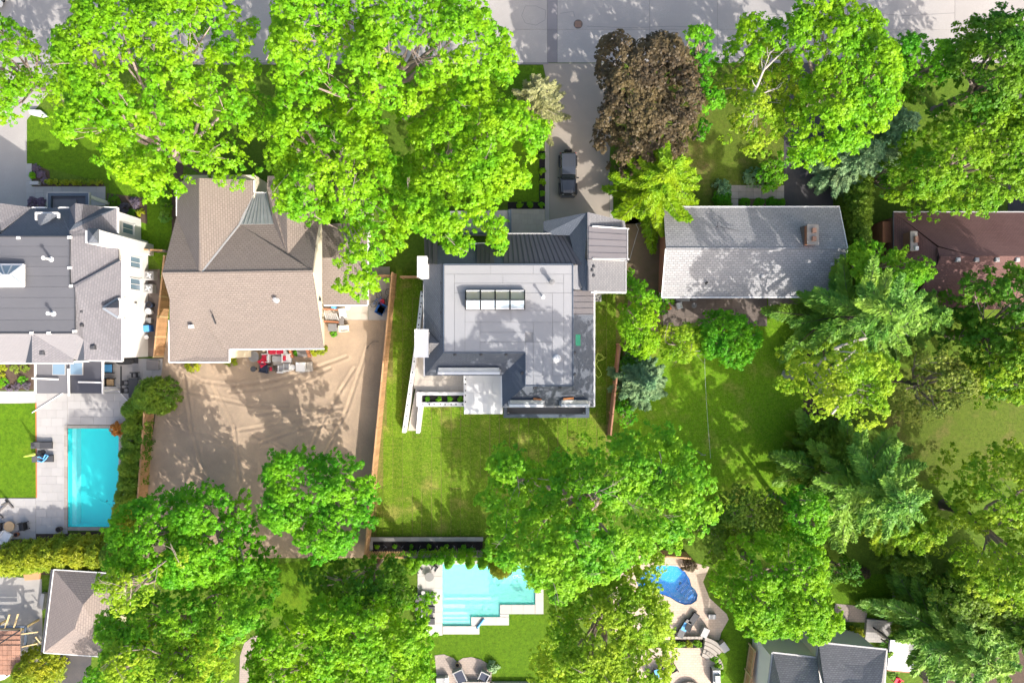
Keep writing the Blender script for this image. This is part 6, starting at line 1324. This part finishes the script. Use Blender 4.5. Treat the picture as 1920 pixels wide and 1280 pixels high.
def drum(label, px, py, r, h, mat, z=.06, name='pot', cat='pot', top=None):
    t = thing(name,label,cat,P(px,py,0)+Vector((0,0,z)))
    MB().lathe((0,0,0),[(r*.75,0),(r,h*.6),(r,h),(r*.88,h),(r*.85,h-.06),(0,h-.06)],18).build('body',M[mat],t,world=False)
    MB().lathe((0,0,0),[(r*.84,h-.058),(r*.8,h-.02),(0,h-.01)],14).build('filling',M[top or 'mulch'],t,world=False); return t
def crate(label, px, py, rz, w, d, h, mat, z=.05, name='storage_box', cat='box', lid=None):
    t = thing(name,label,cat,P(px,py,0)+Vector((0,0,z)),R_(rz))
    MB().cbox(-w/2,w/2,-d/2,d/2,0,h,.02).build('body',M[mat],t,world=False); MB().cbox(-w/2-.02,w/2+.02,-d/2-.02,d/2+.02,h+.002,h+.06,.02).build('lid',M[lid or mat],t,world=False)
    MB().box(-.1,.1,-d/2-.05,-d/2-.02,h*.7,h*.78).build('handle',M['dark_grey'],t,world=False); return t
def coil(name, label, pts, r, mat, cat, z=.05):
    m = MB(); m.tube([P(a,b_,0)+Vector((0,0,z+c)) for a,b_,c in pts],r,5); o = tag(m.build(name,M[mat]),label,cat); return o
# air conditioners beside the white house
def ac(label, px, py, z=.04, w=.85, group='air conditioners beside the white house'):
    t = thing('air_conditioner',label,'air conditioner',P(px,py,0)+Vector((0,0,z)),0,group)
    MB().cbox(-w/2,w/2,-w/2,w/2,0,.8,.06).build('casing',M['light_grey'],t,world=False)
    MB().lathe((0,0,0),[(w*.40,.802),(w*.40,.83),(w*.36,.83),(w*.36,.806),(0,.806)],20).build('fan_guard',M['mid_grey'],t,world=False)
    for k in range(4): MB().obox((math.cos(k*1.57+.5)*.15,math.sin(k*1.57+.5)*.15,.822),.26,.12,.012,k*1.57+.5,R_(12)).build('fan_blade',M['white'],t,world=False)
    return t
ac('upper of two pale air conditioner boxes beside the white house',288,518); ac('lower of two pale air conditioner boxes beside the white house',286,542)
ac('white air conditioner tucked behind the garage wing',1118,558,.03,.8,group=None)
crate('blue recycling bin beside the narrow cedar fence',284,616,5,.5,.6,.9,'blue',lid='sky_blue',cat='bin',name='recycling_bin')
round_table('white-topped drum beside the recycling bin',281,632,.22,.6,'white','mid_grey',name='drum_table')
drum('dark round barrel between air conditioner and bins',287,572,.3,.8,'navy',name='barrel',cat='barrel'); drum('pale round barrel among the bins',286,584,.32,.8,'light_grey',name='barrel',cat='barrel',top='white'); crate('grey storage box next to the pale barrel',283,601,0,.6,.5,.5,'mid_grey')
# verandah corner
armchair('blue cushioned sofa chair under the verandah edge',206,690,90,'black','sky_blue',.95,1.0,.42,.85,name='sofa_chair')
armchair('black armchair with tan seat below the blue chair',211,716,90,'black','tan',.8,.8,name='armchair'); crate('small blue box beside the verandah',197,716,0,.3,.9,.45,'sky_blue')
G2 = thing('grill','black covered barbecue grill under the white house eave','grill',P(245,676,0)+Vector((0,0,.06)),R_(2)); MB().box(-.8,.8,-.28,.28,.05,.75).build('cabinet',M['dark_grey'],G2,world=False)
m = MB(); m.tube([(-.85,0,.8),(-.6,0,.9),(.6,0,.9),(.85,0,.8)],[.2,.34,.34,.2],10); m.build('hood',M['black'],G2,world=False); legs4(G2,'black',1.5,.5,.06)
table('long dark dining table beside the yew bush',258,726,0,.9,1.9,.74,'dark_grey','dark_grey',name='dining_table')
for k,(a,b_,rz,ds) in enumerate(((241,717,90,'upper one facing the table'),(241,731,90,'lower one facing the table'),(258,702,0,'at the head of the table'))): armchair('woven grey dining chair, '+ds,a,b_,rz,'dark_grey','mid_grey',.5,.5,.45,.85,group='dining chairs')
round_table('small dark stool at the foot of the hedge',254,754,.2,.45,'black','black',name='stool')
table('weathered grey wooden bench by the fence end',291,684,0,1.2,.95,.45,'wood_grey','wood_grey',name='bench')
for a,b_,lb in (((62,773),(120,736),'long white pole leaning from the verandah to the lawn'),((222,730),(249,760),'white pole lying diagonally by the dining table')):
    p,q = P(*a)+Vector((0,0,.13)),P(*b_)+Vector((0,0,.13)); tag(MB().tube([p,q],.055,8).build('pole',M['white_paint']),lb,'pole')
tag(MB().box(*RECT(227,686,229,729),.06,.14).build('drain_channel',M['dark_grey']),'narrow dark drain channel in the pool deck','drain')
# left pool loungers, closed parasol
lounger('dark sun lounger with grey pillow, upper of the pair by the left pool',85,833,90,'black','dark_grey',group='loungers by the left pool')
lounger('dark sun lounger with blue towel, lower of the pair by the left pool',87,858,90,'black','dark_grey',group='loungers by the left pool')
coil('pool_float','twisted blue and white pool float on the lower lounger',[(74,856,.45),(78,862,.47),(86,864,.5),(93,858,.5),(97,852,.48),(92,850,.47),(88,858,.47),(80,854,.47),(74,857,.47)],.06,'sky_blue','pool float')
U = thing('parasol','closed pale yellow parasol between the left pool loungers','parasol',P(82,847,0)+Vector((0,0,.06)))
MB().lathe((0,0,0),[(.25,0),(.25,.06),(.05,.09),(.03,.1),(.025,2.7)],12).build('pole',M['dark_grey'],U,world=False); MB().lathe((0,0,0),[(.15,1.3),(.13,1.6),(.09,2.3),(.03,2.72),(0,2.75)],9).build('canopy',M['lf_hedge'] if False else M['hose'],U,world=False)
round_table('small dark side table between the left pool loungers',80,845.5,.2,.4,'black','black',name='side_table')
# fire corner bottom left
X_ = thing('garden_swing','dark timber cross frame at the left edge of the pool deck','frame',P(9,947,0)+Vector((0,0,.06)))
m = MB(); cx,cy = P(9,947)[:2]
for a,b_ in (((-8,966),(18,941)),((13,935),(27,951)),((18,941),(14,934)),((-2,962),(8,970))): p,q = P(*a)-Vector((cx,cy,0)),P(*b_)-Vector((cx,cy,0)); m.bar(p+Vector((0,0,.12)),q+Vector((0,0,.12)),.14,.14)
m.build('beam',M['wood_grey'],X_,world=False)
for a in ((18,941),(-4,962)): p = P(*a)-Vector((cx,cy,0)); MB().box(p.x-.07,p.x+.07,p.y-.07,p.y+.07,0,1.0).build('upright',M['wood_grey'],X_,world=False)
armchair('black tub chair right of the round wooden table',49,984,-80,'black','black',.75,.75); armchair('black tub chair cut by the left edge',3,985,90,'black','black',.75,.75)
round_table('oval wooden fire table on the pool deck',24,984,.52,.45,'tan','tan'); armchair('white draped chair below the wooden table',18,1004,150,'white','white',1.0,1.1,.5,.8); drum('small brown pot beside the draped chair',35,1000,.22,.35,'orange_brick'); drum('round brown planter at the bottom pool corner',115,990,.28,.4,'bark',z=.09)
# brown house sitting patio
PZ = .06; GP = 'patio furniture behind the brown house'
round_table('large grey round table on the patio behind the brown house',481,668,.52,.72,'mid_grey','mid_grey')
armchair('white armchair with red cushion next to the grey round table',502,671,-90,'white','red',.85,.8,pillow='white',group=GP); armchair('white armchair with red pillow right of the coffee table',542,671,90,'white','white',.85,.8,pillow='red',group=GP)
sf = thing('sofa','white sofa with two red seat cushions under the eave','sofa',P(521,657,0)+Vector((0,0,PZ)),0); legs4(sf,'white',1.6,.75,.3); MB().box(-.85,.85,-.4,.4,.3,.38).build('seat',M['white'],sf,world=False)
for s in (-1,1): MB().cbox(s*.4-.36,s*.4+.36,-.36,.26,.382,.52,.04).build('cushion',M['red'],sf,world=False); MB().cbox(s*.82-.05,s*.82+.05,-.4,.4,.382,.6,.02).build('armrest',M['white'],sf,world=False)
MB().box(-.85,.85,.3,.42,.382,.85).build('backrest',M['white'],sf,world=False)
table('low grey coffee table between the red-cushioned chairs',522,672,0,.95,.55,.4,'light_grey','mid_grey'); table('low stone-coloured bench below the coffee table',523,681,0,1.0,.4,.3,'stone','mid_grey',name='bench')
armchair('bright red plastic chair left of the dark blue chair',495,680,-60,'red','red',.7,.65,.4,.7); armchair('dark blue lounge chair at the patio corner',498,690,-100,'navy','navy',.85,.9,.35,.7); round_table('dark round grill table at the patio corner',480,691,.28,.7,'dark_grey','black')
armchair('small dark red folding chair on the patio edge',512,690,0,'bark','red',.45,.5,.42,.8); table('small maroon side table on the patio edge',522,693,0,.4,.45,.4,'bark','bark',name='side_table')
armchair('white slatted chair, left of the pair at the patio edge',531,691,180,'white','light_grey',.62,.7); armchair('white slatted chair, right of the pair at the patio edge',541,688,180,'white','light_grey',.62,.7); round_table('white round ottoman beside the slatted chairs',551,688,.28,.42,'white','light_grey',name='ottoman')
crate('white square patio heater box on the stone patio',568,687,0,.85,.85,.75,'white',z=PZ); round_table('round white stool by the house step',539,661,.18,.45,'white','white',name='stool'); round_table('round pink stool under the eave',498,656,.18,.45,'cream','cream',name='stool')
crate('grey boulder-like planter at the patio end',583,687,8,.5,.9,.35,'stone',name='planter',cat='planter')
ST = thing('garden_steps','grey timber steps with brick cheeks behind the brown house','steps',P(567,662,0))
for k in range(3): MB().box(*RECT(559,655+k*4.5,577,659.3+k*4.5),0,.5-.13*k).build('tread',M['wood_grey'],ST)
for a,b_ in (((546,654),(551,670)),((578,654),(583,669))): p,q = P(*a),P(*b_); MB().bar((p.x,p.y,.3),(q.x,q.y,.3),.2,.62).build('cheek_wall',M['orange_brick'],ST)
# side of the brown house: timber arbour, chairs, bicycles
AR = thing('woodstore','timber slatted store with brick-red rails beside the brown house','store',P(622,592,0))
for y in (579,602): p,q = P(607,y,1.2),P(634,y+2,1.2); MB().bar(p,q,.12,.14).build('rail',M['orange_brick'],AR)
for k in range(7): p,q = P(608+k*3.6,587,1.15),P(613+k*3.6,600,1.05); MB().bar(p,q,.1,.04).build('slat',M['light_grey'],AR)
for a in ((608,580),(633,581),(608,603),(633,604)): p = P(*a,1.1); MB().box(p.x-.05,p.x+.05,p.y-.05,p.y+.05,0,1.13).build('post',M['orange_brick'],AR)
crate('grey cabinet with pale top beside the woodstore',627,614,0,.75,.7,.8,'light_grey',lid='mid_grey'); crate('dark box pile under the wing eave',622,575,0,.9,.35,.5,'bark'); crate('small green and blue toy chest under the wing eave',629,575,-20,.35,.4,.65,'sky_blue',lid='lf_maple2' if False else 'sky_blue')
armchair('white plastic chair beside the woodstore',645,588,10,'white','white',.65,.85,.42,.85); armchair('peach-backed white chair on the beige patio',648,616,95,'cream','white',.65,.85,.42,.85); table('grey trestle between the two plastic chairs',642,602,0,.6,.8,.6,'wood_grey','wood_grey')
round_table('round straw basket table at the wing corner',654,577,.26,.4,'cream','tan',name='basket_table')
def bike(label, px, py, rz, mat, z=.05):
    t = thing('bicycle',label,'bicycle',P(px,py,0)+Vector((0,0,z)),R_(rz),'bicycles by the cedar fence'); n = 20
    for x in (-.52,.52):
        m = MB(); m.tube([(x+.33*math.cos(6.2832*k/n),0,.34+.33*math.sin(6.2832*k/n)) for k in range(n+1)],.02,5,cap=False); o = m.build('wheel',M['tyre'],t,world=False)
        s_ = MB()
        for k in range(6): s_.bar((x,0,.34),(x+.31*math.cos(k*1.047),0,.34+.31*math.sin(k*1.047)),.008,.008)
        s_.build('spokes',M['light_grey'],o,world=False)
    m = MB()
    for a,b_ in (((-.52,.34),(-.15,.85)),((-.15,.85),(.38,.82)),((.0,.32),(.38,.78)),((.0,.32),(-.15,.85)),((-.52,.34),(.0,.32)),((.36,.95),(.52,.34))): m.tube([(a[0],0,a[1]),(b_[0],0,b_[1])],.022,6)
    m.build('frame',M[mat],t,world=False); MB().tube([(.34,-.27,.98),(.38,0,.96),(.34,.27,.98)],.018,6).build('handlebar',M['dark_grey'],t,world=False)
    MB().obox((-.17,0,.9),.26,.14,.06).build('saddle',M['black'],t,world=False); return t
b_ = bike('white and blue bicycle leaning left in the fence corner',702,559,60,'blue'); b_.rotation_euler.x = R_(62); b_.location.z = .26
b_ = bike('dark bicycle lying nearest the cedar fence',722,557,80,'navy'); b_.rotation_euler.x = R_(55); b_.location.z = .26
crate('small red tub between the bicycles and the blue cart',718,566,10,.4,.45,.35,'red',z=.05,name='tub')
WB = thing('garden_cart','blue plastic garden cart next to the cedar fence','cart',P(716,580,0)+Vector((0,0,.05)),R_(-28))
MB().add([(-.3,-.4,.25),(.3,-.4,.25),(.3,.4,.25),(-.3,.4,.25),(-.42,-.55,.6),(.42,-.55,.6),(.42,.55,.6),(-.42,.55,.6)],[(0,1,2,3),(4,5,1,0),(5,6,2,1),(6,7,3,2),(7,4,0,3),(3,2,1,0)]).build('tray',M['blue'],WB,world=False)
for s in (-1,1): MB().tube([(s*.36,-.1,.17),(s*.30,-.1,.17)],.17,12).build('wheel',M['tyre'],WB,world=False); MB().tube([(s*.25,.3,.45),(s*.25,.85,.6)],.02,6).build('handle',M['dark_grey'],WB,world=False)
MB().box(-.3,.3,.25,.3,.0,.27).build('stand',M['dark_grey'],WB,world=False)
coil('garden_branch','dark broken branch lying in the fence shadow',[(688,653,.03),(694,645,.06),(700,640,.1),(711,640,.06)],.025,'bark','branch'); 
# hose by the new house
coil('garden_hose','yellow-green garden hose coiled beside the new house',[(1116,690,0),(1117,668,.05),(1120,662,.1),(1128,664,.05),(1132,670,.05),(1124,676,.05),(1117,672,.1),(1121,663,.12),(1129,668,.06),(1136,670,.03),(1130,674,.05),(1121,677,.08),(1118,683,.03),(1122,690,.0),(1126,696,.0),(1128,703,.0),(1122,708,.0),(1117,702,.0)],.035,'hose','hose',.06)
# bungalow back patio
round_table('round grey stool on the brown patio',1299,573,.26,.45,'mid_grey','mid_grey',z=.045,name='stool'); crate('little red stool on the brown patio',1252,577,25,.42,.42,.4,'rust',z=.045,name='stool',cat='stool'); armchair('white plastic chair on the brown patio',1271,574,15,'white','white',.55,.6,.42,.8,z=.045)
table('grey-green garden bench against the bungalow back wall',1278,562,0,1.35,.35,.45,'light_grey','mid_grey',z=.045,name='bench'); table('small dark table at the bungalow back wall',1299,560,0,.6,.4,.5,'mid_grey','dark_grey',z=.045,name='side_table')
coil('washing_line','thin pale wire stretched over the shaded lawn',[(1307,660,2.6),(1309,700,2.4),(1312,750,2.3),(1315,800,2.4),(1318,850,2.6)],.007,'white','wire',0)
for q_,ds in (((1307,658),'upper'),((1318,852),'lower')): 
    p = P(*q_,2.5); t = thing('line_post','slim grey post at the %s end of the pale wire'%ds,'post',(p.x,p.y,0)); MB().tube([(0,0,-.1),(0,0,2.66)],.03,8).build('shaft',M['mid_grey'],t,world=False); MB().obox((0,0,2.62),.5,.05,.05).build('crossbar',M['mid_grey'],t,world=False)
coil('garden_hose','grey hose trailing along the garage side planting',[(1202,418,.02),(1192,420,.02),(1197,430,.02),(1188,460,.02),(1181,485,.02),(1174,495,.02),(1173,520,.02)],.03,'light_grey','hose',.03)
# middle pool furniture
round_table('round woven fire table by the aqua pool',806,1078,.45,.4,'mid_grey','dark_grey',z=.07)
armchair('grey folding chair left of the round fire table',786,1063,40,'dark_grey','light_grey',.55,.6,z=.07); armchair('grey folding chair right of the round fire table',816,1061,-30,'dark_grey','light_grey',.5,.55,z=.07); round_table('little round side table near the cypress row',822,1057,.17,.45,'mid_grey','mid_grey',z=.07,name='side_table')
for k,(y,ds) in enumerate(((1117,'topmost'),(1139,'second'),(1161,'third, half under leaves'))): lounger('charcoal sun lounger left of the aqua pool, '+ds,798,y,90,'dark_grey','dark_grey',group='loungers by the aqua pool')
for k,(y,ds) in enumerate(((1107.5,'above the topmost lounger'),(1130,'between first and second lounger'),(1151,'below the second lounger'))): round_table('small pale round side table '+ds,794.5,y,.2,.42,'light_grey','mid_grey',z=.07,name='side_table',group='side tables by the aqua pool')
FL = thing('foam_noodle','short blue foam roll on the white pool coping','pool toy',P(901,1167,0)+Vector((0,0,.07)),R_(52)); MB().tube([(-.55,0,.1),(.55,0,.1)],.1,10).build('roll',M['sky_blue'],FL,world=False); MB().tube([(-.56,0,.1),(-.5,0,.1)],.102,10).build('end_band',M['navy'],FL,world=False)
coil('pool_hose','looped white pool cleaner hose floating in the aqua pool',[(961,1081,0),(964,1078,0),(968,1080,0),(967,1084,0),(963,1084,0),(962,1080,0),(970,1077,0),(976,1078,0),(978,1081,0),(972,1082,0),(969,1077,0)],.025,'white','hose',-.09)
armchair('large black cushioned armchair on the curved patio',863,1262,25,'light_grey','navy',1.0,1.35,.42,.85,z=.035); armchair('square black-cushioned armchair beside the little spruce',908,1262,-25,'light_grey','navy',.95,.95,.42,.85,z=.035); drum('terracotta pot at the tip of the curved patio',858,1243,.2,.35,'tan',z=.035)
tag(MB().box(*RECT(862,1273,918,1300),0,.5).build('patio_wall',M['concrete']),'low grey wall at the bottom of the curved patio','wall'); tag(MB().box(*RECT(922,1276,1005,1300),0,.4).build('patio_wall',M['light_grey']),'long pale wall at the bottom edge right of the patio','wall'); crate('white planter box at the left of the curved patio',838,1273,0,.3,.9,.6,'white',z=.035,name='planter',cat='planter'); crate('grey bench box at the bottom edge left of the planter',827,1274,0,.8,.9,.5,'light_grey',z=.035)
# blue pool terrace
lounger('grey sun lounger angled by the blue pool, right one',1295,1162,-125+90+180,'black','dark_grey',z=.04,group='loungers by the blue pool'); lounger('sun lounger with blue and white towel by the blue pool',1281,1174,-125+90+180,'black','mid_grey',z=.04,group='loungers by the blue pool',towel='sky_blue')
crate('small glass-topped side table on the tan patio',1333,1152,0,.7,.42,.4,'mid_grey',z=.04,name='side_table',cat='table',lid='light_grey')
CS = thing('curved_stairs','curved fan of stone steps leading to the lower patio','stairs',P(1338,1205,0))
c0 = P(1300,1262)
for k in range(5):
    r0,r1 = 3.95-.42*k,3.95-.42*(k+1)+.02; a0,a1 = R_(40+k*1.5),R_(75-k*2); n_ = 7
    pol = [(c0.x+r0*math.cos(a0+(a1-a0)*i/n_),c0.y+r0*math.sin(a0+(a1-a0)*i/n_)) for i in range(n_+1)]+[(c0.x+r1*math.cos(a1-(a1-a0)*i/n_),c0.y+r1*math.sin(a1-(a1-a0)*i/n_)) for i in range(n_+1)]
    MB().prism(pol,0,.62-.11*k).build('tread',M['pave_taupe'] if False else M['stone'],CS)
    m = MB()
    for i in range(n_): a_,b2 = a0+(a1-a0)*i/n_,a0+(a1-a0)*(i+1)/n_; m.bar((c0.x+(r1+.03)*math.cos(a_),c0.y+(r1+.03)*math.sin(a_),.62-.11*k+.012),(c0.x+(r1+.03)*math.cos(b2),c0.y+(r1+.03)*math.sin(b2),.62-.11*k+.012),.05,.024)
    m.build('nosing',M['bark'],CS)
for a,b_,rz in ((1321,1184,-25),(1357,1211,35)): p = P(a,b_,.5); MB().obox((p.x,p.y,.35),.55,.85,.7,R_(rz)).build('pillar',M['stone'],CS); MB().obox((p.x,p.y,.73),.62,.92,.06,R_(rz)).build('pillar_cap',M['light_grey'],CS)
WL = thing('stone_wall','low stone wall under the blue pool terrace','wall',P(1290,1195,0)); slabs(WL,'wall_stone',RECT(1265,1192.5,1318,1197.5,.45),7,1,0,.45,M['stone'],gap=.03)
for k in range(9):
    t_ = R_(-8+k*9); p = P(1318,1250); MB().obox((p.x+1.75*math.cos(R_(5+k*9)),p.y+1.75*math.sin(R_(5+k*9))*.9,.18),.3,.32,.36,R_(5+k*9)).build('wall_stone',M['stone'],WL)
BQ = thing('barbecue','stainless barbecue with white counters at the lower patio edge','barbecue',P(1339,1262,0)+Vector((0,0,.035)),R_(2)); MB().cbox(-.35,.35,-.75,.75,0,.9,.03).build('counter',M['white'],BQ,world=False); MB().cbox(-.28,.3,-.35,.4,.902,1.15,.08).build('hood',M['metal_pale'],BQ,world=False); MB().box(-.33,-.29,-.3,.35,.98,1.02).build('handle',M['dark_grey'],BQ,world=False); MB().box(-.42,-.352,-.75,.75,.05,.7).build('cabinet_front',M['dark_grey'],BQ,world=False)
GG = 'black chairs on the lower patio'
armchair('black patio chair at the lower patio, left under leaves',1221,1265,30,'black','dark_grey',.75,.8,z=.035,group=GG); armchair('black patio chair holding a striped towel',1238,1270,200,'black','white',.7,.8,z=.035,group=GG); armchair('black patio chair beside the blue cloth',1243,1252,150,'black','dark_grey',.7,.75,z=.035,group=GG); armchair('lone black chair with pale seat cushion',1260,1248,-60,'black','light_grey',.65,.65,z=.035,group=GG); table('small table with pale blue cloth among the black chairs',1231,1257,20,.5,.8,.5,'sky_blue','dark_grey',z=.035)
FR = thing('fire_ring','round stone fire ring at the bottom edge of the lower patio','fire ring',P(1291,1300,0))
for k in range(12):
    a_ = R_(20+k*12.7); p = P(1291,1300); MB().obox((p.x+1.2*math.cos(a_),p.y+1.2*math.sin(a_),.2),.26,.27,.4,a_).build('ring_stone',M['stone'],FR)
# bottom right
armchair('bright red chair below the white pergola',1677,1270,-30,'red','red',.6,.6,z=.03); crate('white box with red label by the garden steps',1528,1199,0,.45,.45,.6,'white',z=.05)
DB = thing('timber_boom','black timber boom resting on the raised deck','frame',P(1660,1195,.35)); 
for a,b_ in (((1640,1177),(1668,1198)),((1691,1183),(1700,1192)),((1652,1197),(1672,1212))): MB().bar(P(*a,.9),P(*b_,.9),.14,.12).build('beam',M['black'],DB)
for a in ((1642,1179),(1667,1198),(1697,1190)): p = P(*a,.8); MB().box(p.x-.06,p.x+.06,p.y-.06,p.y+.06,.35,.88).build('upright',M['black'],DB)
coil('garden_hose','black hose loop on the lane by the slate-roofed house',[(1428,1212,0),(1434,1214,0),(1436,1221,0),(1430,1224,0),(1427,1217,0),(1430,1210,0),(1440,1222,0),(1448,1230,0)],.03,'black','hose',.04)
# bottom left building site
tag(MB().prism([P(a,b_)[:2] for a,b_ in ((80,1125),(84,1108),(90,1110),(86,1140))],.03,.5).build('tarpaulin_roll',M['light_grey']),'white sheet bundle against the garage wall','sheet')
tag(MB().prism([P(a,b_)[:2] for a,b_ in ((4,1256),(20,1250),(30,1256),(24,1262),(8,1266))],.03,1.2).build('tarpaulin',M['white']),'pale folded tarpaulin beside the yellow-green evergreen','tarpaulin')
tag(MB().prism([P(a,b_)[:2] for a,b_ in ((45,1068),(80,1064),(76,1084),(50,1086))],.0,.25).build('earth_heap',M['cedar']),'heap of tan boards below the hedge','boards')
# white letter box stones at the front lawn of the white house
tag(MB().prism([P(a,b_)[:2] for a,b_ in ((60,209),(82,210),(92,219),(80,221),(62,217))],0,.5).build('garden_stone',M['white']),'white boulder under the left tree by the lawn','stone')
tag(MB().prism([P(a,b_)[:2] for a,b_ in ((62,342),(78,342),(78,348),(62,348))],.05,.5).build('stone_bench',M['light_grey']),'pale stone bench block at the front walk corner','bench')
